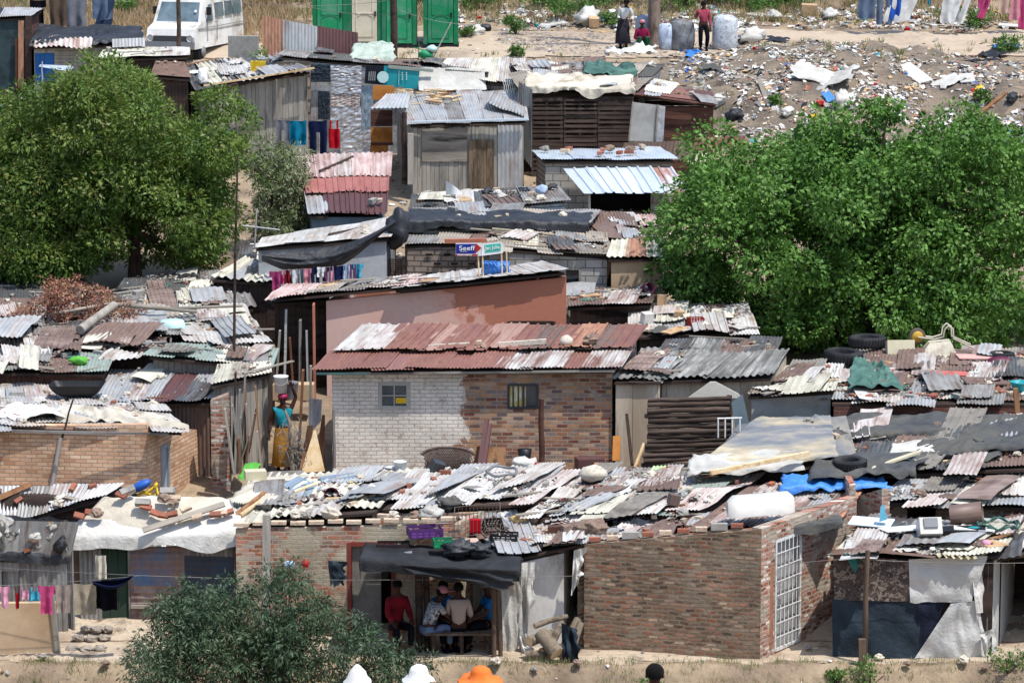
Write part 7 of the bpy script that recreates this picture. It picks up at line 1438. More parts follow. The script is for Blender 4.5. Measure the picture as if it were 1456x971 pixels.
sheet_part(T, [P(527, 157, 94.2), P(580, 156, 94.2), P(585, 134, 96.6), P(550, 136, 96.6)], 'galv', .1, .016, lift=.05); sheet_part(T, [P(690, 150, 95.), P(745, 170, 93.6), P(746, 158, 95.), P(700, 132, 97.8)], 'galv', .2, .02, 'ibr', lift=.08)
post('timber_post', 'dark upright post left of the plywood-fronted shack', 575, 160, 262, 93.2, .08, 'wood_dark'); post('timber_post', 'grey upright board left of the plywood-fronted shack', 584, 190, 262, 93., .08, 'wood_grey', sq=True)
rnd = random.Random(4)
for i in range(34):
    x = rnd.uniform(555, 652); y = rnd.uniform(126, 146); p = patchpt(pt, x, y + 6, rnd.uniform(.05, .2)); a = rnd.uniform(-.9, .9); L = rnd.uniform(.3, .75); mb = MB(); mb.bar(p - Vector((math.cos(a), math.sin(a), rnd.uniform(-.15, .15))) * L / 2, p + Vector((math.cos(a), math.sin(a), rnd.uniform(-.15, .15))) * L / 2, rnd.uniform(.05, .13), .03, uo=(i * 3, 0))
    mb_o = one('firewood_plank', 'x', 'plank', mb, rnd.choice(['wood_pale', 'wood_pale', 'wood_brown', 'wood_pale']), 'broken planks heaped on the galvanised roof'); LOOSE.append(('pale plank', 'the galvanised roof of the plywood-fronted shack', mb_o)) 
# orange and brown panels left of it
T = thing('panel_wall', 'patchwork wall of orange and brown chipboard panels', 'wall', GX(545, 96.5)); T['_o'] = list(T.location)
Y = 96.5
for x0, x1, y0, y1, m, d in [(530, 560, 122, 142, 'wood_orange', .2), (527, 558, 157, 180, 'wood_red', 0), (527, 558, 181, 203, 'wood_orange', .01), (526, 552, 207, 222, 'wood_orange', 0), (527, 559, 203, 207, 'wood_red', -.02)]:
    mb = MB(); q_ = [P(x0, y1, Y + d), P(x1, y1, Y + d), P(x1, y0, Y + d), P(x0, y0, Y + d)]; o_ = Vector((0, .04, 0)); mb.hexa([q_[0], q_[1], q_[1] + o_, q_[0] + o_], [q_[3], q_[2], q_[2] + o_, q_[3] + o_]); mb.build('panel', m, T)
# ---- foil-clad shack with teal sign panel
T, pt, Wf, H = house('shack', 'tall shack clad in crinkled silver foil with a teal sign panel', [(395, 80, 98.6), (690, 105, 98.6), (685, 96, 101.5), (410, 72, 101.5)], 'foil', 'galv_dull', ['galv_dull', 'tarp_shade', 'galv_dull', 'rust_brown'], 6, 1, group=GC, ex=3, ov=.1, oside=.15)
Y = 98.5
for x0, x1, y0, y1, m, d, nm in [(394, 442, 88, 215, 'block_brown', -.05, 'wall_panel'), (441, 470, 92, 117, 'sheet_dark', -.02, 'cloth_panel'), (470, 514, 94, 113, 'foil', -.03, 'foil_panel'), (471, 514, 112, 134, 'foil', -.05, 'foil_panel'), (470, 512, 134, 152, 'rust_white', -.03, 'rusty_panel'), (470, 514, 152, 190, 'foil', -.02, 'foil_panel'), (484, 530, 185, 220, 'foil', -.04, 'foil_panel'), (514, 531, 122, 190, 'steel_blue', -.03, 'foil_panel'), (452, 468, 130, 170, 'sheet_dark', -.07, 'cloth_panel')]:
    s0 = sd(); mb = MB(); mb.grid(lambda a, b: P(lerp(x0, x1, a), lerp(y1, y0, b), Y + d - .035 * abs(noise.noise(Vector((a * 4, b * 5, s0)))) - .02 * noise.noise(Vector((a * 9, b * 9, s0)))), 14, 14, sm=False); mb.build(nm, m, T)
b0_ = flatq([(518, 119), (545, 121), (546, 94), (520, 94)], 'sign_black', 'sign_panel', T, -.12, .04); flatq([(545, 124), (594, 127), (597, 98), (546, 94)], 'p_teal', 'teal_panel', b0_, -.125, .04)
mb = MB(); mb.lathe(P(544.5, 110, Y - .17), [(0, 0), (.17, 0), (.17, .015), (0, .015)], 24, rot=Euler((math.pi / 2, 0, 0)), sm=False); mb.build('white_disc', 'p_aqua', b0_)
for i in range(4): mb = MB(); mb.bar(P(524.5 + i * 2.8, 115, Y - .15), P(525 + i * 2.8, 102, Y - .15), .012, .01); mb.build('white_line', 'p_white', b0_)
mb = MB(); mb.bar(P(566.5, 122, Y - .16), P(567.5, 101, Y - .16), .02, .01); mb.build('white_line', 'p_aqua', b0_); mb = MB(); [mb.box(P(x, 104 + j * 3, Y - .16), (.035, .01, .04)) for x in (572, 578) for j in range(4)]; mb.build('small_print', 'p_aqua', b0_)
mb = MB(); mb.bar(P(552, 95, Y - .12), P(616, 101, Y - .12), .09); mb.build('green_batten', 'paint_green', T)
drape(T, [P(596, 131, 98.2), P(692, 131, 98.2), P(690, 101, 98.7), P(596, 99, 98.7)], 'tarp_white', (0, 0, .0, 0), .05, 2, nx=30, ny=16, lift=.05)
scatter(pt, 'the roof above the teal sign panel', {'grey plank': 3, 'iron pipe': 3, 'pale stone': 3, 'brown stone': 2})
tag(drape(None, [P(500, 92, 100.), P(560, 92, 100.), P(558, 70, 101.5), P(505, 72, 101.5)], 'tarp_pale_green', (.1, .05, 0, .1), .12, 2, name='plastic_sheet', nx=20, ny=16, lift=.2), 'pale green and white plastic sheet behind the foil-clad shack', 'sheet')
for x, l in ((575, 'left of two grey pipe rolls above the teal sign panel'), (588, 'right of two grey pipe rolls above the teal sign panel')): mb = MB(); mb.lathe(P(x, 92, 99.6), [(.06, -.2), (.1, -.2), (.1, .2), (.06, .2)], 14, rot=Euler((1.4, 0, .3))); one('pipe_roll', l, 'pipe', mb, 'p_darkgrey')
# washing by the foil shack
GW2 = 'washing on the line before the foil-clad shack'
wire('washing_line', 'washing line strung before the foil-clad shack', P(392, 170, 92.6), P(486, 171, 92.6), .04, .006)
for x, m, k, w, h, l in [(402, 'c_grey', 'trousers', .36, .9, 'dark grey trousers'), (423, 'c_teal', 'towel', .5, .68, 'square teal cloth'), (452, 'c_navy', 'trousers', .52, 1.05, 'dark navy trousers spread wide'), (475, 'c_red', 'vest', .38, .76, 'bright red vest')]: hang(k, l + ' on the line before the foil-clad shack', x, 171, 92.6, w, h, m, GW2)
# ---- plank shack left with junk roof
T, pt, Wf, H = house('shack', 'grey upright-plank shack beside the broad left tree', [(284, 126, 97.), (443, 101, 97.), (400, 80, 100.4), (262, 90, 100.4)], 'wood_grey', 'wood_grey', ['galv_dark', 'asbestos', 'galv_dark', 'galv_white', 'galv_dark', 'galv', 'galv_dull'], 7, 1, group=GC, ex=3, fk='planks', ov=.15, jit=.12, rag=.03, plank=(.1, .2), amp=.03, pitch=.17)
scatter(pt, 'the striped roof of the upright-plank shack', {'black plastic scrap': 5, 'grey cloth scrap': 3, 'grey plank': 3, 'white plastic scrap': 4, 'brown plank': 2, 'black bag': 2, 'white sack': 2}); roof_litter(pt, 'small rubbish on the striped roof of the upright-plank shack', 150)
mb = MB(); mb.bar(P(290, 127, 96.7) + Vector((0, 0, .1)), P(447, 102, 96.7) + Vector((0, 0, .1)), .06, .05); one('long_pole', 'long pale pole along the eave of the upright-plank shack', 'pole', mb, 'wood_pale')
T = thing('potted_plant', 'green plant in a yellow crate on the junk roof', 'plant', P(367, 103, 98.3)); T['_o'] = list(T.location); mb = MB(); c = P(367, 102, 98.3); mb.hexa([c + Vector(v) for v in ((-.2, -.15, 0), (.2, -.15, 0), (.2, .15, 0), (-.2, .15, 0))], [c + Vector(v) for v in ((-.22, -.17, .3), (.22, -.17, .3), (.22, .17, .3), (-.22, .17, .3))]); mb.build('yellow_crate', 'p_yellow', T); crown(T, [(c + Vector((0, 0, .5)), .22), (c + Vector((.08, 0, .65)), .15)], 1800, .1, .35, ['leaf_bush'], -.3, 4)
mb = MB(); mb.lathe(P(288, 112, 97.6), [(0, .3), (.1, .3), (.13, .2), (.15, .0)], 12); one('tin_can', 'white round can on the striped roof of the upright-plank shack', 'can', mb, 'p_white')
A = GX(330, 101.8); B = GX(372, 101.8); T = thing('cement_wall', 'short grey cement wall below the white van', 'wall', A); T['_o'] = list(T.location); wall(T, A, B, P(330, 52, 101.8).z, P(372, 52, 101.8).z, A.z - .3, 'concrete', name='cement', th=.3)
for x0, x1, y0a, y0b, y1a, y1b, m, l in [(373, 407, 22, 30, 84, 84, 'rust_orange', 'upright rusty orange iron sheet right of the cement wall'), (402, 451, 28, 38, 71, 76, 'galv', 'slanting silver corrugated sheet in the scrap fence'), (451, 509, 37, 47, 74, 82, 'paint_maroon', 'slanting dark maroon corrugated sheet in the scrap fence'), (388, 412, 54, 60, 82, 80, 'rust_pink', 'faded pinkish sheet behind the silver corrugated one')]:
    sd_(l, [(x0, y1a, 101.9), (x1, y1b, 101.9), (x1, y0b, 102.), (x0, y0a, 102.)], m, pitch=.1)
# ---- slatted pallet shack
T, pt, Wf, H = house('shack', 'dark pallet-walled shack with a white panel door and cloth-covered roof', [(740, 122, 96.4), (905, 128, 96.4), (945, 92, 100.), (720, 90, 100.2)], 'wood_dark', 'galv', ['galv_white', 'rust_brown', 'galv_dull', 'wood_grey_h', 'tarp_shade', 'wood_grey_h'], 5, 2, group=GC, ex=8, fk='planksh', sk='corr', ov=.08, jit=.15, bend=.05, plank=(.09, .12))
zb = 3.8
for i in range(3): 
    x0, x1 = [(755, 800), (801, 848), (849, 899)][i]; A = GX(x0, 95.9); B = GX(x1, 95.9); wall(T, A, B, P(x0, 138, 95.9).z, P(x1, 138, 95.9).z, min(A.z, B.z) - .2, 'wood_slat', 'planksh', name='pallet_panel', plank=(.11, .15), hgap=.07); 
    for x in (x0 + 2, (x0 + x1) / 2, x1 - 2): mb = MB(); mb.bar(GX(x, 95.95), P(x, 139, 95.95), .06); mb.build('pallet_post', 'wood_dark', T)
drape(T, [P(748, 130, 95.9), P(902, 136, 95.9), P(900, 116, 97.4), P(750, 112, 97.4)], 'tarp_cream', (.16, .05, 0, .05), .12, 1.8, nx=50, ny=18, lift=.16, edge=.25)
tag(drape(None, [P(830, 118, 97.4), P(905, 118, 97.4), P(900, 103, 98.8), P(835, 100, 98.8)], 'tarp_green', (.05, .05, 0, .05), .15, 2.2, name='green_tarpaulin', nx=30, ny=14, lift=.25, edge=.3), 'dark green tarpaulin heaped on the pallet-walled shack', 'tarpaulin')
tag(drape(None, [P(862, 90, 99.8), P(928, 88, 99.8), P(934, 76, 101.), P(870, 80, 101.)], 'tarp_white', (.05, .05, 0, .05), .2, 2.2, name='white_tarpaulin', nx=24, ny=14, lift=.25, edge=.2), 'bright white tarpaulin bunched up behind the pallet-walled shack', 'tarpaulin')
LP = 'the pallet-walled shack'
scatter(pt, LP, {'grey plank': 8, 'brown plank': 6, 'pale stone': 6, 'brown stone': 6, 'grey block': 4, 'white board': 2, 'grey cloth scrap': 3, 'iron pipe': 2, 'red brick': 3, 'white sack': 2}); roof_litter(pt, 'small rubbish on the pallet-walled shack', 300)
T2 = thing('loose_door', 'pale panel door leaning tilted beside the pallet wall', 'door', GX(922, 95.3)); T2['_o'] = list(T2.location); Y = 95.3
flatq([(895, 200), (931, 202), (935, 150), (901, 146)], 'board_pale', 'panel', T2, 0, .04); flatq([(933, 202), (943, 202), (946, 152), (936, 150)], 'foil', 'side_strip', T2, 0, .04)
mb = MB(); [mb.bar(P(*a, Y - .03), P(*b, Y - .03), .05, .04) for a, b in (((894, 201), (944, 203)), ((932, 201), (936, 149)), ((894, 200), (900, 145)))]; mb.build('door_frame', 'wood_weathered', T2)
T, pt, Wf, H = house('shack', 'dark red-brown plank shack with maroon roof edge', [(900, 133, 96.2), (1019, 149, 96.2), (1010, 132, 98.), (905, 118, 98.)], 'wood_red', 'wood_red', ['paint_maroon', 'rust_red', 'paint_maroon'], 3, 1, group=GC, ex=3, fk='planksh', sk='planksh', plank=(.14, .2), prof='flat', ov=.1)
scatter(pt, 'the maroon-edged roof', {'grey plank': 5, 'brown plank': 3, 'pale plank': 2, 'brown stone': 3, 'pale stone': 2}); mb = MB(); mb.bar(P(898, 133, 96.1), P(1020, 150, 96.1), .1, .04); mb.build('fascia_board', 'rust_red', T)
T, pt, Wf, H = house('shack', 'low shack with curved white roof edge and a lattice window', [(622, 106, 99.4), (745, 122, 97.6), (745, 84, 101.), (640, 84, 101.5)], 'block_brown', 'block_brown', ['galv_white', 'asbestos', 'galv_white'], 3, 1, group=GC, ov=.1, jit=.1)
mb = MB(); [mb.bar(P(715 + i * 3, 136, 97.2), P(715 + i * 3 + 4, 114, 97.2), .012) for i in range(6)]; [mb.bar(P(719 + i * 3, 136, 97.19), P(715 + i * 3 - 0, 114, 97.19), .012) for i in range(5)]; one('lattice_gate', 'white diamond lattice gate left of the pallet wall', 'gate', mb, 'steel_white')
sd_('upright blue-grey iron sheet at the left end of the pallet wall', [(738, 215, 95.5), (756, 240, 95.2), (756, 128, 95.2), (738, 116, 95.6)], 'galv_dull')
# fragment shacks right of it
for C, m, l in [([(872, 238, 94.5), (985, 225, 94.5), (985, 200, 94.6), (888, 203, 94.6)], 'rust_brown', 'rusty brown sheet fence right of the small block house'), ([(975, 236, 94.), (1012, 228, 94.), (1006, 214, 95.), (985, 220, 95.)], 'p_cream', 'cream sheet beside the big tree crown'), ([(985, 214, 95.), (1060, 210, 95.), (1060, 194, 95.1), (988, 196, 95.1)], 'rust_red', 'red-brown sheet at the foot of the rubbish slope')]: sd_(l, C, m, pitch=.12)
# ---- small block house with bright canopy
T, pt, Wf, H = house('block_house', 'small grey block house with a bright ribbed canopy', [(772, 228, 91.6), (962, 228, 91.6), (936, 211, 93.8), (758, 215, 93.8)], 'block_grey', 'block_brown', ['galv_new'] * 4, 4, 1, group=GC, holes=[(838, 925, 262, 312)], ov=.12, jit=.01)
roof(T, [P(833, 277, 89.9), P(975, 276, 89.9), P(954, 239, 91.55), P(804, 241, 91.55)], ['galv_bright'] * 4 + ['galv_rustspot'], 5, 1, prof='ibr', pitch=.34, amp=.018, jit=0, frame=None)
for x in (838, 968): mb = MB(); mb.bar(GX(x, 90.2), P(x, 277, 90.2), .06); mb.build('canopy_post', 'galv', T)
wall(T, Wf(H[0][0] - .1, 0, .5), Wf(H[0][1] + .1, 0, .5), H[0][3] + .1, H[0][3] + .1, H[0][2] - .1, 'dark_inside', name='opening_shade')  # near-black sheet added close behind the opening as painted interior shade
pu = quad([P(775, 228, 91.7), P(960, 227, 91.7), P(936, 212, 93.7), P(760, 216, 93.7)])
for k, u, v in [('red brick', .25, .75), ('pale brick', .2, .5), ('red brick', .5, .55), ('red brick', .44, .2), ('brown stone', .56, .6), ('red brick', .6, .25), ('red brick', .68, .3), ('brown stone', .72, .5), ('pale brick', .85, .85), ('grey stone', .06, .7)]: put(k, pu(u, v) + Vector((0, 0, .05)), nrm_of(pu, u, v), 'the roof of the small block house', sc=1.2)
# ---- upper left shacks
T, pt, Wf, H = house('shack', 'dark teal and rust shack at the upper left edge', [(-40, 28, 101.), (44, 24, 101.), (60, 14, 103.), (-40, 12, 103.)], 'slate_dark', 'wood_red', ['tarp_black', 'galv'], 2, 1, group=GC, ov=.1)
Y = 100.9
for x0, x1, y0, y1, m in [(22, 44, 55, 128, 'wood_panel_brown'), (26, 34, 30, 125, 'rust_orange'), (36, 45, 24, 128, 'wood_dark')]: mb = MB(); q_ = [P(x0, y1, Y), P(x1, y1, Y), P(x1, y0, Y), P(x0, y0, Y)]; Y -= .06; o_ = Vector((0, .04, 0)); mb.hexa([q_[0], q_[1], q_[1] + o_, q_[0] + o_], [q_[3], q_[2], q_[2] + o_, q_[3] + o_]); mb.build('wall_panel', m, T)
A = GX(-40, 99.6); B = GX(48, 99.6); T = thing('retaining_wall', 'brown retaining wall with a bucket and blue tub at the left edge', 'wall', A); T['_o'] = list(T.location); wall(T, A, B, P(0, 157, 99.6).z, P(48, 157, 99.6).z, A.z - 1.4, 'block_brown', name='stonework', th=1.2)
mb = MB(); mb.lathe(P(25, 157, 99.9), [(.12, 0), (.16, .36), (.17, .37), (.15, .37), (.1, .05)], 16); one('bucket', 'white bucket standing on the brown retaining wall', 'bucket', mb, 'p_white'); mb = MB(); mb.lathe(P(6, 156, 99.9), [(.2, 0), (.27, .12), (.28, .13), (.25, .13), (.1, .04)], 16); one('tub', 'blue tub standing beside the white bucket', 'tub', mb, 'p_blue')
# car roof
T = thing('parked_car', 'cream car mostly hidden at the left edge below the retaining wall', 'car', P(0, 215, 94.5)); T['_o'] = list(T.location); c = P(0, 198, 94.6)
def loft(mb, rings, mi=0, caps=True):
    n = len(rings[0]); vs = [p for r in rings for p in r]; mb.add(vs, [[i * n + k, i * n + (k + 1) % n, (i + 1) * n + (k + 1) % n, (i + 1) * n + k] for i in range(len(rings) - 1) for k in range(n)], None, mi, True)
    if caps: mb.add(rings[0], [list(range(n))[::-1]], None, mi); mb.add(rings[-1], [list(range(n))], None, mi)
mb = MB(); loft(mb, [[c + Vector((x, y * w, z)) for y, z in ((-.65, -.02), (-.5, .08), (0, .12), (.5, .08), (.65, -.02))] for x, w in ((-1.6, .9), (-.9, 1), (.3, 1), (.75, .92))]); mb.build('roof', 'p_cream', T)
mb = MB(); mb.hexa([c + Vector(v) for v in ((-1.6, -.8, -.45), (1.2, -.78, -.45), (1.2, .78, -.45), (-1.6, .8, -.45))], [c + Vector(v) for v in ((-1.6, -.63, -.03), (.72, -.6, -.03), (.72, .6, -.03), (-1.6, .63, -.03))]); mb.build('window', 'glass_dark', T); mb = MB(); mb.hexa([c + Vector(v) for v in ((-1.8, -.85, -1.15), (2.1, -.85, -1.15), (2.1, .85, -1.15), (-1.8, .85, -1.15))], [c + Vector(v) for v in ((-1.8, -.84, -.46), (2.05, -.8, -.5), (2.05, .8, -.5), (-1.8, .84, -.46))]); mb.build('body', 'p_cream', T)
for x in (-1.1, 1.4): mb = MB(); mb.lathe(c + Vector((x, -.8, -1.1)), [(0, 0), (.3, 0), (.31, .1), (.3, .2), (0, .2)], 18, rot=Euler((math.radians(-90), 0, 0))); mb.build('wheel', 'rubber', T)
rf('low dark shack with rusty edge before the cream car', [(-40, 225, 92.2), (50, 220, 92.2), (50, 207, 93.3), (-40, 210, 93.3)], ['rust_brown', 'galv_dark', 'rust_brown'], 3, 1, 'the rusty edged roof before the cream car', {'pale stone': 1}, 20, group=GC)
T, pt, Wf, H = house('shack', 'shack with bright blue door panels under a silvery tarpaulin', [(44, 66, 100.4), (205, 62, 100.8), (200, 44, 103.), (50, 40, 103.)], 'wood_grey', 'wood_grey', ['galv_dull', 'wood_grey_h', 'galv_dull'], 3, 1, group=GC, fk='planksh', holes=[(48, 78, 76, 122)], ov=.1)
fill(T, Wf, H[0], 'paint_blue_door', 'planks', 'door', .02, plank=(.28, .3)); drape(T, ends(pt), 'tarp_black', (.1, .05, 0, .05), .12, 1.6, nx=50, ny=14, lift=.1, edge=.15)
sheet_part(T, [P(48, 68, 100.1), P(130, 68, 100.1), P(132, 58, 100.6), P(50, 58, 100.6)], 'rust_white', .15, .03, lift=.02, bend=.06, rag=.1); sheet_part(T, [P(160, 68, 100.1), P(206, 66, 100.1), P(206, 54, 100.2), P(160, 56, 100.2)], 'galv', .1)
rf('shack with cream roof edge below the white van', [(140, 84, 99.4), (268, 80, 99.4), (268, 68, 101.), (150, 70, 101.)], ['asbestos', 'asbestos', 'galv_white'], 3, 1, 'the cream roof edge below the van', {'white sack': 2, 'grey block': 2, 'white plastic scrap': 2, 'grey plank': 1}, 40, group=GC, prof='flat'); rf('shack with purplish-brown tarpaulin roof by the left tree', [(215, 108, 97.6), (272, 112, 97.4), (262, 90, 99.4), (222, 88, 99.4)], ['tarp_brown'], 1, 1, 'the purplish-brown roof', None, 30, group=GC, prof='flat')
mb = MB(); mb.hexa([P(55, 95, 98.4), P(104, 103, 98.2), P(104, 103, 98.25), P(55, 95, 98.45)], [P(57, 92, 98.9), P(104, 94, 98.8), P(104, 94, 98.85), P(57, 92, 98.95)]); one('iron_sheet', 'small pale blue sheet jutting out above the left tree', 'sheet', mb, 'galv_new'); post('thin_pole', 'thin pole rising beside the small pale blue sheet', 60, 88, 120, 98.4, .02, 'galv')
# right edge shack
T, pt, Wf, H = house('shack', 'white and teal edged shack roof at the right edge', [(1422, 208, 95.), (1500, 208, 95.), (1500, 186, 97.), (1420, 188, 97.)], 'wood_grey', 'wood_grey', ['galv_white', 'galv', 'galv_white'], 3, 1, group=GC, prof='flat'); mb = MB(); mb.box(P(1429, 196, 95.4) + Vector((0, 0, .1)), (.3, .1, .22)); one('teal_box', 'teal box on the white roof at the right edge', 'box', mb, 'p_teal')

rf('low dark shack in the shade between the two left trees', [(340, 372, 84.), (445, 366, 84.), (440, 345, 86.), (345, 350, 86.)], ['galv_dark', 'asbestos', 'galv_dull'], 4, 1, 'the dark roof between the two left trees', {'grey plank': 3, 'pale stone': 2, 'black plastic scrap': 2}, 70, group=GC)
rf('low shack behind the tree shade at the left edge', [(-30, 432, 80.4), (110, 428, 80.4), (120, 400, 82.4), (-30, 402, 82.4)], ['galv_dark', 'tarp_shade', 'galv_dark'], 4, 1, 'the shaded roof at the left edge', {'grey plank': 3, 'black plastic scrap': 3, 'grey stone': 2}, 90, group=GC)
# ---------------------------------------------------------------- toilets, van, poles
def toilet(label, px, Yb, door, dx0, dx1):
    g = GX(px, Yb); T = thing('portable_toilet', label, 'toilet', g, 'portable toilets along the sandy track'); T['_o'] = list(g); w, d, h = 1.16, 1.15, 2.25
    mb = MB(); mb.box(g + Vector((0, d / 2, .06)), (w + .06, d + .06, .14)); mb.build('base', 'p_black', T)
    mb = MB()
    for s in (-1, 1): mb.box(g + Vector((s * (w / 2 - .07), d / 2, h / 2 + .1)), (.14, d, h))
    mb.box(g + Vector((0, d - .03, h / 2 + .1)), (w - .28, .06, h)); mb.box(g + Vector((0, .05, h)), (w - .28, .1, .2)); mb.build('cabin', 'p_toilet', T)
    mb = MB(); mb.hexa([g + Vector(v) for v in ((-w / 2 - .03, -.04, h + .1), (w / 2 + .03, -.04, h + .1), (w / 2 + .03, d + .03, h + .1), (-w / 2 - .03, d + .03, h + .1))], [g + Vector(v) for v in ((-w / 2 + .12, .1, h + .28), (w / 2 - .12, .1, h + .28), (w / 2 - .12, d - .1, h + .28), (-w / 2 + .12, d - .1, h + .28))]); mb.build('roof', 'p_white', T)
    mb = MB(); mb.box(g + Vector((0, .03, h / 2 + .06)), (w - .32, .05, h - .22)); D = mb.build('door', door, T)
    for z0, z1 in ((.35, 1.), (1.12, 1.85)):
        mb = MB(); W = .28
        for a, b in (((-W, z0), (W, z0)), ((W, z0), (W, z1)), ((W, z1), (.12, z1 + .1)), ((.12, z1 + .1), (-.12, z1 + .1)), ((-.12, z1 + .1), (-W, z1)), ((-W, z1), (-W, z0))): mb.bar(g + Vector((a[0], 0, a[1])), g + Vector((b[0], 0, b[1])), .03)
        mb.build('raised_panel', door, D)
    mb = MB(); mb.box(g + Vector((.36, -.01, 1.1)), (.06, .06, .16)); mb.build('handle', 'p_black', D)
    return T
YT = 113.4
toilet('leftmost green portable toilet with a green door', 473, YT, 'p_toilet_light', 0, 0); toilet('green portable toilet with a cream door', 521.5, YT + .05, 'p_cream_door', 0, 0); toilet('green portable toilet between the cream-doored one and the gap', 570, YT, 'p_toilet_light', 0, 0); toilet('rightmost green portable toilet, standing alone after the gap', 628, YT - .1, 'p_toilet_light', 0, 0)
# van
g = GX(250, 111.3); T = thing('van', 'old white minibus parked above the left tree', 'van', g); T['_o'] = list(g); a = math.radians(-17); Rm = Matrix.Rotation(a, 3, 'Z'); V = lambda x, y, z: g + Rm @ Vector((x, y, z + .12))
prof = [(0, .3), (-.04, .7), (.05, .96), (.55, 1.12), (.95, 1.86), (4.3, 1.95), (4.4, 1.7), (4.42, .3)]   # (length back, height); front at y=0 facing the camera
def side(x): return [V(x, y, z) for y, z in prof]
mb = MB(); n = len(prof); xs_ = [(-.84, .0), (-.8, 0), (.8, 0), (.84, 0)]
L = side(-.85); Rr = side(.85)
L = [p + Rm @ Vector((.07 if prof[i][1] > 1.5 else 0, 0, 0)) for i, p in enumerate(L)]; Rr = [p + Rm @ Vector((-.07 if prof[i][1] > 1.5 else 0, 0, 0)) for i, p in enumerate(Rr)]
mb.add(L + Rr, [list(range(n)), list(range(n, 2 * n))[::-1]] + [[i, i + n, (i + 1) % n + n, (i + 1) % n] for i in range(n)]); mb.build('body', 'p_van', T)
def vq(pts, m, nm, off): mb = MB(); mb.add([V(*p) for p in pts] + [V(p[0] - off[0], p[1] - off[1], p[2] - off[2]) for p in pts], [[0, 1, 2, 3], [7, 6, 5, 4], [0, 4, 5, 1], [1, 5, 6, 2], [2, 6, 7, 3], [3, 7, 4, 0]]); return mb.build(nm, m, T)
vq([(-.74, .575, 1.17), (.74, .575, 1.17), (.68, .91, 1.79), (-.68, .91, 1.79)], 'glass_van', 'windscreen', (0, -.02, .0))
vq([(-.6, -.06, .55), (.6, -.06, .55), (.6, -.045, .74), (-.6, -.045, .74)], 'p_darkgrey', 'grille', (0, -.03, 0)); vq([(-.86, -.14, .36), (.86, -.14, .36), (.86, -.12, .55), (-.86, -.12, .55)], 'p_grey', 'bumper', (0, -.1, 0))
for s in (-1, 1): mb = MB(); mb.lathe(V(s * .7, -.06, .66), [(0, -.03), (.1, -.02), (.11, .02)], 14, rot=Euler((math.pi / 2, 0, a))); mb.build('headlight', 'p_offwhite', T)
for y0, y1, z0, z1 in ((1.05, 1.6, 1.15, 1.7), (1.85, 2.6, 1.25, 1.72), (2.75, 3.4, 1.25, 1.72), (3.5, 4.2, 1.25, 1.72)):
    for s in (1, -1): k = lambda z: s * (.868 - .07 * max(0, z - 1.12) / .74); w = vq([(k(z0), y0, z0), (k(z0), y1, z0), (k(z1), y1 , z1), (k(z1), y0 + (.25 if y0 < 1.2 else 0), z1)], 'glass_van', 'side_window', (s * .03, 0, 0)); 
for y in (1.1, 1.95): mb = MB(); mb.bar(V(.866, y, .5), V(.866, y, 1.25), .02); mb.build('door_seam', 'p_grey', T)
mb = MB(); mb.bar(V(.868, .3, .95), V(.868, 4.6, .95), .03, .02); mb.build('side_strip', 'p_grey', T); mb = MB(); mb.box(V(.9, 1.75, 1.1), (.03, .12, .03), Rm); mb.build('handle', 'p_grey', T)
for s in (-1, 1):
    for y in (.75, 3.8): mb = MB(); mb.lathe(V(s * .7 - (.0), y, .18), [(0, -.1), (.2, -.1), (.31, -.09), (.33, -.05), (.33, .07), (.31, .11), (.2, .11), (0, .1)], 20, rot=Euler((0, math.pi / 2, a))); wh = mb.build('wheel', 'rubber', T); mb = MB(); mb.lathe(V(s * .84, y, .18), [(0, -.01), (.17, -.02), (.18, .02), (0, .03)], 14, rot=Euler((0, math.pi / 2, a))); mb.build('rim', 'p_grey', wh)
for s in (-1, 1): mb = MB(); mb.box(V(s * .95, 1.0, 1.5), (.16, .06, .26), Rm); mb.build('mirror', 'p_black', T)
mb = MB(); mb.lathe(V(.6, .7, 1.5), [(0, 0), (.05, 0), (.05, .01), (0, .01)], 12, rot=Euler((1.1, 0, a))); mb.build('sticker', 'p_white', T)
post('utility_pole', 'dark wooden pole standing in front of the white van', 254, -40, 78, 107.5, .07, 'bark'); T3 = post('utility_pole', 'dark wooden pole with pale lower section before the toilets', 560, -60, 96, 105., .11, 'wood_dark', lean=0)
wire('overhead_wire', 'upper thin wire crossing before the portable toilets', P(254, -10, 107.5), P(560, 0, 105.), .3, .008); wire('overhead_wire', 'thin wire sagging from the pale-bottomed pole to the right', P(560, 12, 105.), P(660, 35, 108.), .1, .008); wire('overhead_wire', 'thin wire running left before the portable toilets', P(443, 11, 108.), P(560, 20, 105.), .1, .008)
# metal frame with green things by the track
T = thing('scrap_cart', 'thin green metal frame with leaning stick by the sandy track', 'frame', GX(604, 108.5)); T['_o'] = list(T.location); Y = 108.5; mb = MB(); [mb.tube([P(*a_, Y), P(*b_, Y)], .015, 5) for a_, b_ in (((594, 95), (596, 62)), ((612, 95), (618, 66)), ((588, 68), (622, 76)), ((596, 82), (614, 84)))]; mb.build('frame', 'p_toilet', T); mb = MB(); mb.tube([P(612, 90, Y), P(642, 32, Y)], .025, 6); mb.build('stick', 'wood_grey', T); mb = MB(); mb.blob(P(605, 78, Y), (.22, .15, .14), 2, .5); mb.build('green_bundle', 'p_green', T); mb = MB(); mb.blob(P(614, 70, Y), (.18, .15, .12), 3, .5); mb.build('aqua_bundle', 'p_aqua', T)
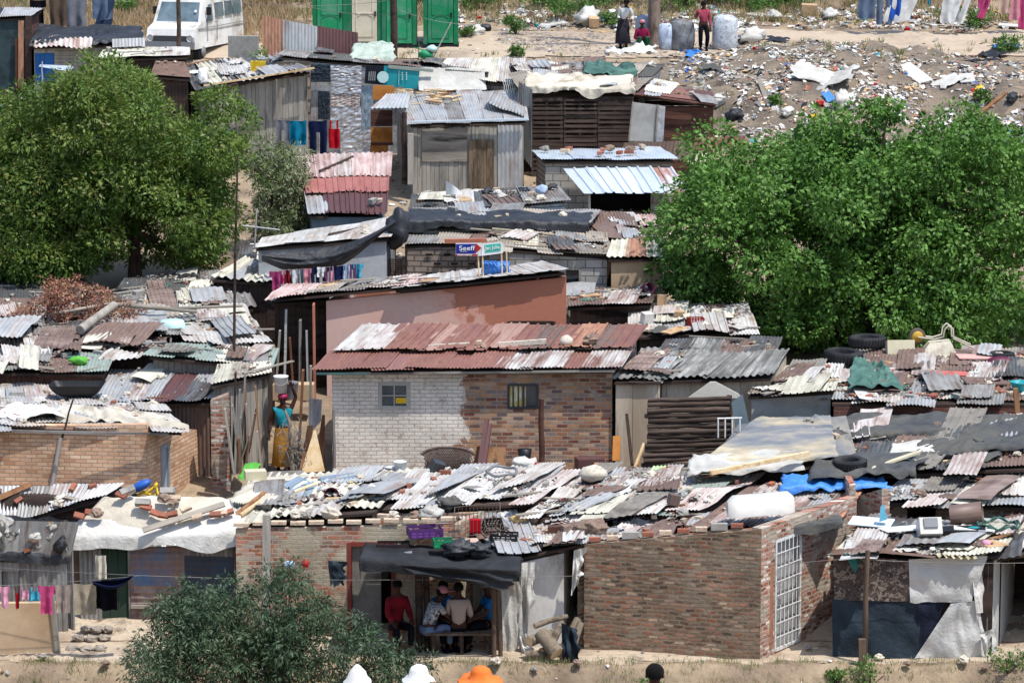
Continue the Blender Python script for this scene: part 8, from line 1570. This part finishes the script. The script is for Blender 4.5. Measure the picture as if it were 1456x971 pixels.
# roadside tree: trunk only in frame, crown above it casts the shade on the track
g = GX(929, 113.2); T = thing('roadside_tree', 'thick-trunked tree on the track beside the clear sacks', 'tree', g); T['_o'] = list(g); mb = MB(); mb.tube([g - Vector((0, 0, .2)), g + Vector((.0, 0, .15)), P(930, 20, 113.2), P(932, -30, 113.2), P(934, -70, 113.2)], [.36, .27, .2, .2, .16], 12); mb.build('trunk', 'bark_pale', T)
cl = [(P(934 + random.Random(i).uniform(-170, 110), -120 - random.Random(i + 50).uniform(0, 90), 113.2 + random.Random(i + 9).uniform(-2.5, 2.5)), random.Random(i + 3).uniform(.6, 1.)) for i in range(26)]
for c, r in cl[:8]: mb = MB(); mb.tube([P(934, -68, 113.2), lerp(P(934, -68, 113.2), c, .5) + Vector((0, 0, .3)), c], [.1, .07, .03], 6); mb.build('limb', 'bark_pale', T)
crown(T, cl, 300, .12, .4, ['leaf_mango'], .3, 22)
# sacks
for x, y, w, h, l, m, s in [(1026, 59, .86, 1.15, 'full translucent sack standing right of the person in pink', 'clear_sack', 1), (966, 54, .85, 1.0, 'dark netted sack standing left of the person in pink', 'sack_dark', 2), (944, 56, .6, .85, 'pale blue sack leaning against the trunk', 'sack_blue', 3), (915, 45, .7, 1.0, 'pale sack behind the seated person by the trunk', 'sack_blue', 4)]:
    g = GX(x, 113.1 + (.6 if s == 4 else 0)); mb = MB(); n = 24; vs = []; R0 = w / 2
    prof = [(.78, 0), (.92, .06), (1.02, .3), (1.0, .6), (.97, .85), (.8, .97), (.3, 1.02), (0, 1.0)]
    for r, z in prof:
        for k in range(n): a_ = 2 * math.pi * k / n; q_ = 1 + .09 * noise.noise(Vector((math.cos(a_) * 2.5, math.sin(a_) * 2.5, z * 5 + s * 7))); vs.append(g + Vector((math.cos(a_) * r * R0 * q_, math.sin(a_) * r * R0 * q_ * .85, z * h + .05 * noise.noise(Vector((math.cos(a_) * 3, math.sin(a_) * 3, s))))))
    mb.add(vs, [[i * n + k, i * n + (k + 1) % n, (i + 1) * n + (k + 1) % n, (i + 1) * n + k] for i in range(len(prof) - 1) for k in range(n)], None, 0, True); one('sack', l, 'sack', mb, m, 'sacks beside the roadside trunk')
# washing up on the hill
GH = 'washing hung along the top of the slope'
YW = 115.5
wire('washing_line', 'washing line along the top right of the slope', P(1210, -25, YW), P(1500, -22, YW), .1, .008)
for x, w, h, m, k, l in [(1233, .62, 1.15, 'c_denim', 'towel', 'grey-blue jeans cloth leftmost'), (1258, .5, 1.35, 'c_denim', 'trousers', 'grey-blue denim trousers'), (1275, .45, 1.2, 'c_blue', 'towel', 'bright blue cloth'), (1293, .95, 1.25, 'c_white', 'towel', 'large white sheet'), (1322, .12, .7, 'c_cyan', 'towel', 'narrow light blue cloth'), (1352, .7, 1.3, 'c_white', 'skirt', 'pale lilac-white dress'), (1378, .5, 1.35, 'c_white', 'trousers', 'white trousers'), (1398, .5, .8, 'c_cerise', 'shirt', 'dark magenta shirt'), (1412, .28, 1.15, 'c_pink', 'towel', 'narrow bright pink cloth'), (1428, .6, .95, 'c_peach', 'shirt', 'beige shirt'), (1446, .5, 1.2, 'c_rose', 'skirt', 'mauve dress'), (1458, .4, 1.5, 'c_pink', 'skirt', 'pink patterned dress at the edge')]:
    hang(k, l + ' on the washing line at the top of the slope', x, -22, YW, w, h, m, GH, tilt=(-.35 if x in (1293, 1412, 1378) else 0))
GH2 = 'washing above the blue-doored shack'
wire('washing_line', 'washing line above the blue-doored shack', P(30, -14, 103.8), P(190, -18, 103.8), .1, .006)
for x, yb, w, h, m, k, l in [(54, -2, .5, .75, 'c_black', 'shirt', 'black shirt'), (82, -8, .55, .95, 'c_brownc', 'towel', 'brown cloth'), (108, -8, .65, 1.05, 'c_grey', 'towel', 'grey cloth'), (145, -14, .6, .85, 'c_denim', 'towel', 'dark denim cloth'), (158, -16, .5, 1.35, 'c_navyd', 'skirt', 'dark blue slanting cloth')]: hang(k, l + ' on the line above the blue-doored shack', x, yb + 2, 103.8, w, h, m, GH2, tilt=-.25 if x == 158 else 0)
# ---------------------------------------------------------------- vegetation and rubbish of the slope
def on_g(x, y): e = .1; return Vector((x, y, G(x, y))), Vector((-(G(x + e, y) - G(x - e, y)) / (2 * e), -(G(x, y + e) - G(x, y - e)) / (2 * e), 1)).normalized()
def zone(px0, px1, py0, py1, dens=None):
    def fn():
        while True:
            px = R.uniform(px0, px1); py = R.uniform(py0, py1); t = math.tan(PIT + math.atan((py - 485.5) / F)); Y = 23.86 / (t + .131)
            if Y > 119: Y = 119 + (Y - 119) * .45
            x = (px - 728) / F * Y / cp
            if dens and R.random() > dens(px, py, x, Y): continue
            return on_g(x, Y)
    return fn
tr = lambda px, py: 52 < py < 86 and px < 1000 or (42 < py < 62 and px >= 1000 and px < 1300)
litter('rubbish strewn over the grey slope at the right', zone(950, 1470, 62, 215, lambda a, b, x, y: (.05 + 1.6 * max(0, noise.noise(Vector((x * .7, y * .45, 0))) + .6 * noise.noise(Vector((x * 2.3, y * 1.6, 5))) + .26)) * (.06 if (1225 < a < 1345 and b < 130) or (a > 1300 and 62 < b < 90) else 1)), 20000, .03, .24, [7, 9, 11, 10, 14, 3, 5, .45, .25, 2, .25, 2, 7, .12, 5, 8])
litter('pale rubbish band along the foot of the upper bank', zone(640, 1470, 8, 46, lambda a, b, x, y: (.05 + 1.3 * max(0, noise.noise(Vector((x * .6, 3, 0))) + .5 * noise.noise(Vector((x * 2.3, y * 2, 0))) + .1)) * (1 if abs(b - 30) < 12 else .25)), 4600, .04, .34, [9, 10, 9, 6, 5, 1, 4, .5, .3, 1, .3, 2, 3, .2, 3, 3])
litter('loose stones and litter on the sandy track and verge', zone(505, 1000, 58, 118), 1100, .03, .22, [3, 4, 6, 8, 6, 1, 1, .2, .2, 1, .2, 2, 2, .1, 2, 4])
litter('small litter around the upper shacks', zone(-20, 330, 40, 130), 700, .04, .22, [4, 4, 5, 6, 5, 2, 2, .3, .3, 2, .3, 2, 2, .1, 4, 4])
litter('small stones and litter between the middle shacks', zone(380, 960, 200, 480), 1500, .04, .2, [3, 4, 6, 7, 6, 2, 2, .3, .3, 2, .3, 3, 2, .1, 4, 4])
def fpath():
    x = R.uniform(-11, 11); y = R.uniform(59.6, 64); return on_g(x, y)
litter('small stones and litter along the footpath', fpath, 1800, .015, .1, [2, 3, 8, 7, 8, .5, 1, .1, .1, .5, .1, 2, 1, .1, 2, 3], 'path_gravel', 'gravel')
for (x, y, k, s) in [(1190, 118, 'white plastic scrap', 2.6), (1160, 112, 'white plastic scrap', 2.2), (1300, 108, 'white board', 1.6), (1085, 130, 'grey plank', 1.4), (1060, 55 + 8, 'black plastic scrap', 1.6), (1105, 60, 'black plastic scrap', 1.4), (1395, 92, 'black plastic scrap', 1.8), (1412, 82, 'black plastic scrap', 2.), (1430, 70, 'blue plastic scrap', 1.4), (1165, 153, 'red plastic tub', .9), (1178, 141, 'blue plastic scrap', 1.1), (1010, 100, 'grey cloth scrap', 1.6), (985, 80, 'blue plastic scrap', 1.3), (1030, 64, 'white sack', 1.7), (1070, 62, 'white sack', 1.6), (1350, 120, 'white plastic scrap', 1.8), (1375, 115, 'white board', 1.3), (1440, 145, 'black bag', 1.2), (1120, 165, 'white sack', 1.2), (1200, 150, 'white sack', 1.3), (1245, 175, 'grey plank', 1.4), (1020, 150, 'white sack', 1.5), (1045, 170, 'black bag', 1.2), (1400, 160, 'brown plank', 1.6), (1330, 60, 'grey plank', 1), (1100, 30, 'white sack', 1.2), (1150, 24, 'cardboard box', 1.6), (1160, 18, 'white board', 1.3), (1180, 28, 'grey sack', 1.3), (1090, 22, 'white board', 1.8), (1075, 24, 'white board', 1.8), (785, 38, 'white board', 1.5), (835, 35, 'white sack', 1.8), (845, 40, 'cardboard box', 1.3), (857, 30, 'blue plastic scrap', 1.4), (690, 45, 'black bag', 1.2), (678, 52, 'white sack', 1.2), (1262, 30, 'black plastic scrap', 1.3), (1350, 40, 'grey plank', 1.3), (1440, 40, 'white board', 1.4)]:
    p = PG(x, y); _, n = on_g(p.x, p.y); put(k, p, n, 'the upper slope', sc=s, lift=.03)
# dry grass and weeds
rnd = random.Random(9); pts = []
def gp(px0, px1, py0, py1, n, dn=None):
    f = zone(px0, px1, py0, py1, dn); return [f()[0] for _ in range(n)]
tufts('dry brown grass on the bank behind the track', gp(-30, 1480, -30, 36, 2600, lambda a, b, x, y: .3 + max(0, noise.noise(Vector((x * .4, y * .3, 0))))), .3, ['grass_dry', 'grass_dry', 'grass_green'], 'dry_grass', 16, .02)
tufts('dry grass behind the van and upper left shacks', gp(60, 420, 0, 62, 900), .4, ['grass_dry'], 'dry_grass', 18, .02, 5)
tufts('scattered weeds on the track verge and rubbish slope', gp(520, 1470, 60, 210, 160, lambda a, b, x, y: .6), .22, ['grass_green', 'grass_dry'], 'weeds', 20, .02, 6)
tufts('tufts of grass by the footpath', [on_g(rnd.uniform(-9, 9.3), rnd.uniform(59.3, 60.0))[0] for _ in range(420)], .14, ['grass_green', 'grass_green', 'grass_dry'], 'grass', 18, .008, 7)
def bush_at(label, p, w, h, mats, n, size, seed):
    T = thing('bush', label, 'bush', p, 'small bushes'); T['_o'] = list(T.location); rnd = random.Random(seed); mb = MB(); cl = []
    for i in range(8):
        c = p + Vector((rnd.uniform(-.5, .5) * w, rnd.uniform(-.3, .3) * w, rnd.uniform(.3, .85) * h)); cl.append((c, rnd.uniform(.16, .3) * max(w, h)))
        mb.tube([p - Vector((0, 0, .05)), lerp(p, c, .6), c], [.015, .01, .005], 5)
    mb.build('stem', 'bark', T); tot = sum(r * r for _, r in cl); crown(T, cl, n / tot, size, .35, list(mats), -.3, seed)
BL = 'beside the white boards by the track|at the left foot of the bank|high on the bank above the track|on the bank well left of the roadside trunk|just left of the roadside trunk|between the trunk and the person in pink|behind the person in pink|behind the full translucent sack|beside the blue plastic on the bank|behind the standing person in black|behind the grey washing near the van|right of the white van|right of the toilets on the bank|topmost right of the toilets|above the scrap fence|at the foot of the pole before the van|at the edge of the slope|below the white dress on the line|below the beige shirt on the line|on the bank above the white boards|on the bank right of the full sack|low on the rubbish slope|on the ash slope near the big tree|at the corner of the last toilet|on the verge of the track|behind the leftmost toilet|in the gap between the toilets'.split('|')
for i, (x, y, w, h) in enumerate([(793, 34, .9, .9), (735, 50, .7, .6), (775, 12, 1.3, .7), (850, 8, 1.4, 1.), (895, 4, 1.5, 1.1), (965, 14, 1.4, .9), (1010, 6, 1.4, 1.2), (1045, 12, 1.2, 1.1), (840, 25, .8, .7), (870, 38, .6, .5), (175, 22, .8, .6), (325, 14, .7, .6), (683, 14, .9, .6), (707, 3, 1., .8), (412, 2, 1.2, .5), (235, 72, .9, .6), (1440, 75, 1., .5), (1350, 28, .7, .4), (1395, 40, .9, .5), (1090, 18, 1.2, .6), (1130, 10, 1.3, .6), (1400, 148, .5, .4), (1100, 152, .3, .3), (660, 55, .5, .4), (735, 82, .5, .35), (500, 10, 1, .5), (600, 8, 1., .7)]):
    bush_at(('low ' if h < .6 else 'leafy ') + 'green bush ' + BL[i], PG(x, y), w, h, ('leaf_bush', 'leaf_mul') if i % 3 else ('leaf_bush',), int(500 + 900 * w * w), .1, i)
for i, (x, Y, w, h, l) in enumerate([(1246, 59.6, .75, .5, 'bright green weed bush at the foot of the rough post'), (1196, 59.6, .38, .3, 'small green weed left of the rough post'), (1158, 59.5, .3, .25, 'small green weed below the white gate'), (938, 59.4, .8, .4, 'green weed bush beside the dark head'), (893, 59.4, .5, .35, 'feathery green weed left of the dark head'), (862, 59.4, .45, .3, 'low green weed below the brick wall'), (790, 59.4, .35, .25, 'low green weed below the log pile'), (1445, 59.7, .6, .35, 'green weed bush at the edge by the dark doorway'), (1300, 59.5, .3, .25, 'small green weed right of the rough post'), (692, 59.2, .4, .3, 'small weed below the awning poles'), (830, 59.3, .3, .25, 'tiny green weed near the log pile')]):
    bush_at(l, GX(x, Y), w, h, ('leaf_bush', 'leaf_mul'), int(900 * w + 250), .06, 60 + i)
# ---------------------------------------------------------------- the big trees
Yt = 84.; cl = clumps_in(0, 352, 68, 340, Yt, 3.0, 62, (.5, .85), 3, hollow=.72) + clumps_in(-50, 150, 190, 425, Yt - .5, 2.4, 36, (.45, .75), 5, hollow=.7) + clumps_in(100, 356, 210, 405, Yt, 2.6, 40, (.42, .72), 7, hollow=.7) + clumps_in(-90, 70, 120, 350, Yt + .5, 2., 20, (.45, .8), 8) + clumps_in(60, 300, 130, 330, Yt, 1.6, 24, (.5, .8), 9)
cl = [(c, r) for c, r in cl if not (c.z < P(0, 345, Yt).z and -9.5 < c.x < -8.1 and c.y < Yt)]
tree('mango_tree', 'broad dense tree with bronze-tipped foliage left of the grey board shack', GX(192, Yt + .3), P(188, 330, Yt + .2), cl + clumps_in(-60, 170, 290, 432, Yt - 1, 1.6, 30, (.4, .65), 10), 2100, .13, .4, ['leaf_mango', 'leaf_mango_tip'], .25, 31, .35, .17, 14)
cl = clumps_in(340, 455, 188, 372, 87.5, 1.4, 48, (.32, .52), 11)
tree('olive_tree', 'grey-green looser tree right of the bronze-tipped tree', GX(385, 87.7), P(388, 320, 87.6), cl, 1500, .13, .28, ['leaf_olive', 'leaf_mango'], .5, 41, .25, .09, 9)
Yr = 79.5
cl = clumps_in(912, 1330, 160, 520, Yr, 3.0, 75, (.5, .9), 13, hollow=.75) + clumps_in(1150, 1540, 160, 505, Yr + .6, 3.2, 80, (.5, .9), 14, hollow=.75) + clumps_in(980, 1420, 330, 545, Yr - .4, 2.4, 40, (.42, .75), 15, hollow=.7) + clumps_in(1080, 1340, 150, 300, Yr, 1.8, 24, (.35, .65), 16) + clumps_in(1350, 1500, 150, 330, Yr, 1.8, 18, (.35, .7), 18) + clumps_in(1230, 1300, 136, 190, Yr, .6, 5, (.25, .35), 19) + clumps_in(1000, 1450, 220, 440, Yr, 1.8, 34, (.5, .9), 20)
tree('mulberry_tree', 'huge bright green broad-leaved tree filling the slope below the rubbish', GX(1190, Yr + .4), P(1195, 420, Yr + .3), cl, 1350, .125, .6, ['leaf_mul'], .35, 51, None, .22, 20)
Yb = 57.6
cl = clumps_in(165, 440, 830, 1040, Yb, 1.5, 60, (.26, .46), 21, hollow=.5) + clumps_in(340, 585, 850, 1040, Yb, 1.3, 48, (.24, .42), 22, hollow=.5) + clumps_in(300, 490, 782, 950, Yb, .9, 34, (.2, .38), 23) + clumps_in(500, 640, 895, 1020, Yb, .8, 16, (.18, .34), 24) + clumps_in(225, 340, 820, 940, Yb, .8, 16, (.2, .36), 25)
tree('dark_shrub', 'dark grey-green shrub with narrow drooping leaves before the path', GX(390, Yb), P(388, 990, Yb), cl, 3000, .1, .24, ['leaf_shrub'], .7, 61, None, .07, 26)
# ---------------------------------------------------------------- people
V = Vector
# bench
gb = GX(670, 60.75); T = thing('bench', 'low dark plank bench under the black awning', 'bench', gb); T['_o'] = list(gb); zs = P(665, 936, 60.7).z; zs = .42; mb = MB(); mb.hexa([P(603, 940, 60.55), P(708, 942, 60.55), P(708, 942, 60.9), P(603, 940, 60.9)], [P(603, 936, 60.55), P(708, 938, 60.55), P(708, 938, 60.9), P(603, 936, 60.9)])
a = GX(603, 60.55); b = GX(708, 60.55); mb = MB(); mb.hexa([V((a.x, 60.5, .38)), V((b.x, 60.5, .38)), V((b.x, 60.85, .38)), V((a.x, 60.85, .38))], [V((a.x, 60.5, .42)), V((b.x, 60.5, .42)), V((b.x, 60.85, .42)), V((a.x, 60.85, .42))]); mb.build('seat', 'wood_post', T)
for x in (a.x + .15, b.x - .15, (a.x + b.x) / 2): mb = MB(); mb.box((x, 60.68, .19), (.06, .3, .38)); mb.build('leg', 'wood_dark', T)
GP = 'people sitting under the black awning'
SIT = dict(pel=(0, 0, .5), chest=(0, -.06, .93), head=(0, -.1, 1.2), feet=[(.12, -.45, 0), (-.12, -.45, 0)])
xb = lambda px: GX(px, 60.7).x
person('person in a pale beige jacket seated with back turned on the bench', V((xb(651), 60.7, 0)), math.pi, SIT['pel'], (0, -.03, .95), (0, -.09, 1.2), [(.2, -.32, .62), (-.2, -.32, .62)], SIT['feet'], 'c_peachj', 'c_black', 1.0, 'long', group=GP)
person('person in a blue top leaning forward beside the beige jacket', V((xb(622), 61.2, 0)), math.pi * .15, SIT['pel'], (0, -.12, .9), (0, -.2, 1.17), [(.15, -.45, .6), (-.1, -.45, .62)], SIT['feet'], 'c_shirtblue', 'c_black', 1., 'short', group=GP)
person('person in patterned shirt and pale cap bending toward the others', V((xb(603), 60.65, 0)), math.pi * .65, SIT['pel'], (0, -.22, .87), (0, -.36, 1.1), [(.2, -.6, .55), (-.1, -.62, .55)], SIT['feet'], 'c_stripe', 'c_denim', 1., 'short', hat=('cap', 'c_rose'), group=GP)
person('person in a red top with dark jacket seated behind the shrub', V((xb(561), 61.0, 0)), .35, SIT['pel'], (0, -.03, .94), (0, -.06, 1.21), [(.18, -.35, .62), (-.18, -.35, .6)], SIT['feet'], 'c_crim', 'c_black', 1., 'long', group=GP)
person('person in a turquoise top seated at the right pole', V((xb(698), 61.0, 0)), -math.pi * .4, SIT['pel'], (0, -.05, .94), (0, -.1, 1.21), [(.15, -.42, .62), (-.15, -.42, .62)], [(.12, -.5, 0), (-.12, -.4, 0)], 'c_shirtblue', 'c_black', 1., 'short', group=GP)
for x, Y, l in [(622, 61.2, 'low stool under the person in blue'), (561, 61., 'low stool under the person in red'), (698, 61., 'low stool under the person at the right pole'), (603, 60.65, 'low stool under the person in the cap')][:3]:
    p = V((xb(x), Y, G(0, Y))); T = thing('stool', l, 'stool', p, 'stools under the awning'); T['_o'] = list(p); mb = MB(); mb.box(p + V((0, .0, .38)), (.34, .3, .05)); mb.build('seat', 'wood_brown', T); [(lambda mb: (mb.bar(p + V((sx * .13, sy * .1, 0)), p + V((sx * .12, sy * .1, .36)), .04), mb.build('leg', 'wood_brown', T)))(MB()) for sx in (-1, 1) for sy in (-1, 1)]
# woman with bucket in the alley
hp = P(402, 568, 70.5); base = V((hp.x, 70.5, hp.z - 1.52)); g0 = G(base.x, base.y)
base.z = g0; Hs = (hp.z - g0) / 1.56
person('person in a turquoise top and pink headscarf carrying a bucket on the head', base, .1, (0, 0, .92), (0, 0, 1.33), (0, -.01, 1.57), [(.19, -.02, 1.84), (-.3, -.05, .85)], [(.1, -.12, 0), (-.1, .1, 0)], 'c_turq', 'c_mustard', Hs, 'none', hat=('scarf', 'p_cerise'), dress=True, elbow=V((0, .2, -.2)))
mb = MB(); bb = P(399.5, 558, 70.5); mb.lathe(bb, [(0, 0), (.125, 0), (.15, .33), (.16, .335), (.16, .36), (.145, .36), (.12, .03), (0, .03)], 24); T = thing('bucket', 'white bucket carried on the head in the alley', 'bucket', bb); T['_o'] = list(bb); mb.build('pail', 'p_white', T); mb = MB(); mb.tube([bb + V((.15 * math.cos(t), -.15 * abs(math.sin(t)) - .01, .3 - .12 * math.sin(t))) for t in [math.pi * k / 10 for k in range(11)]], .005, 5); mb.build('handle', 'galv', T)
# people on the track
gp_ = lambda px, Y: GX(px, Y)
person('person in a pink top and dark skirt standing beside the full sack', gp_(996, 112.9), .1, (0, 0, .9), (0, 0, 1.3), (0, -.01, 1.53), [(.22, -.05, .8), (-.26, -.1, 1.15)], [(.1, 0, 0), (-.1, -.05, 0)], 'c_rosetop', 'c_black', 1.02, 'long', extra=None)
person('person in a long black skirt and white top standing behind the seated one', gp_(884, 113.1), -.2, (0, 0, .9), (.06, 0, 1.28), (.1, -.02, 1.5), [(.3, -.2, .95), (-.1, -.25, 1.0)], [(.1, 0, 0), (-.1, 0, 0)], 'c_white', 'c_blackskirt', 1.02, 'long', dress=True)
person('person in crimson with a pink headscarf squatting beside the trunk', gp_(909, 112.8), .2, (0, 0, .28), (0, -.1, .68), (0, -.14, .92), [(.2, -.35, .45), (-.2, -.35, .45)], [(.15, -.35, 0), (-.15, -.35, 0)], 'c_crimt', 'c_green', 1.0, 'long', hat=('scarf', 'c_rose'), dress=False)
# heads in the foreground
def fg(px, pytop, Y, htop, label, **k):
    t = P(px, pytop, Y); g = G(t.x, Y); H_ = (t.z - g) / htop; g2 = V((t.x, Y, g))
    person(label, g2, k.pop('yaw', 0), (0, 0, .93), (0, 0, 1.35), (0, -.01, 1.58), [(.26, -.05, .8), (-.26, -.05, .8)], [(.1, 0, 0), (-.1, 0, 0)], k.pop('top', 'c_white'), 'c_black', H_, 'short', **k)
fg(508, 943, 38.5, 1.79, 'person in the foreground with a peaked white hat', hat=('point', 'hat_white'))
fg(595, 944, 38.5, 1.765, 'person in the foreground with a soft white bucket hat', hat=('bucket', 'hat_white'), yaw=.2)
fg(684, 946, 38.5, 1.775, 'person in the foreground with a broad orange sun hat', hat=('wide', 'hat_orange'), yaw=-.4)
fg(931, 942, 33.8, 1.71, 'bareheaded person in the foreground, short black hair', yaw=math.pi)
label_loose()
for o in list(SC.objects):
    if '_o' in o: del o['_o']
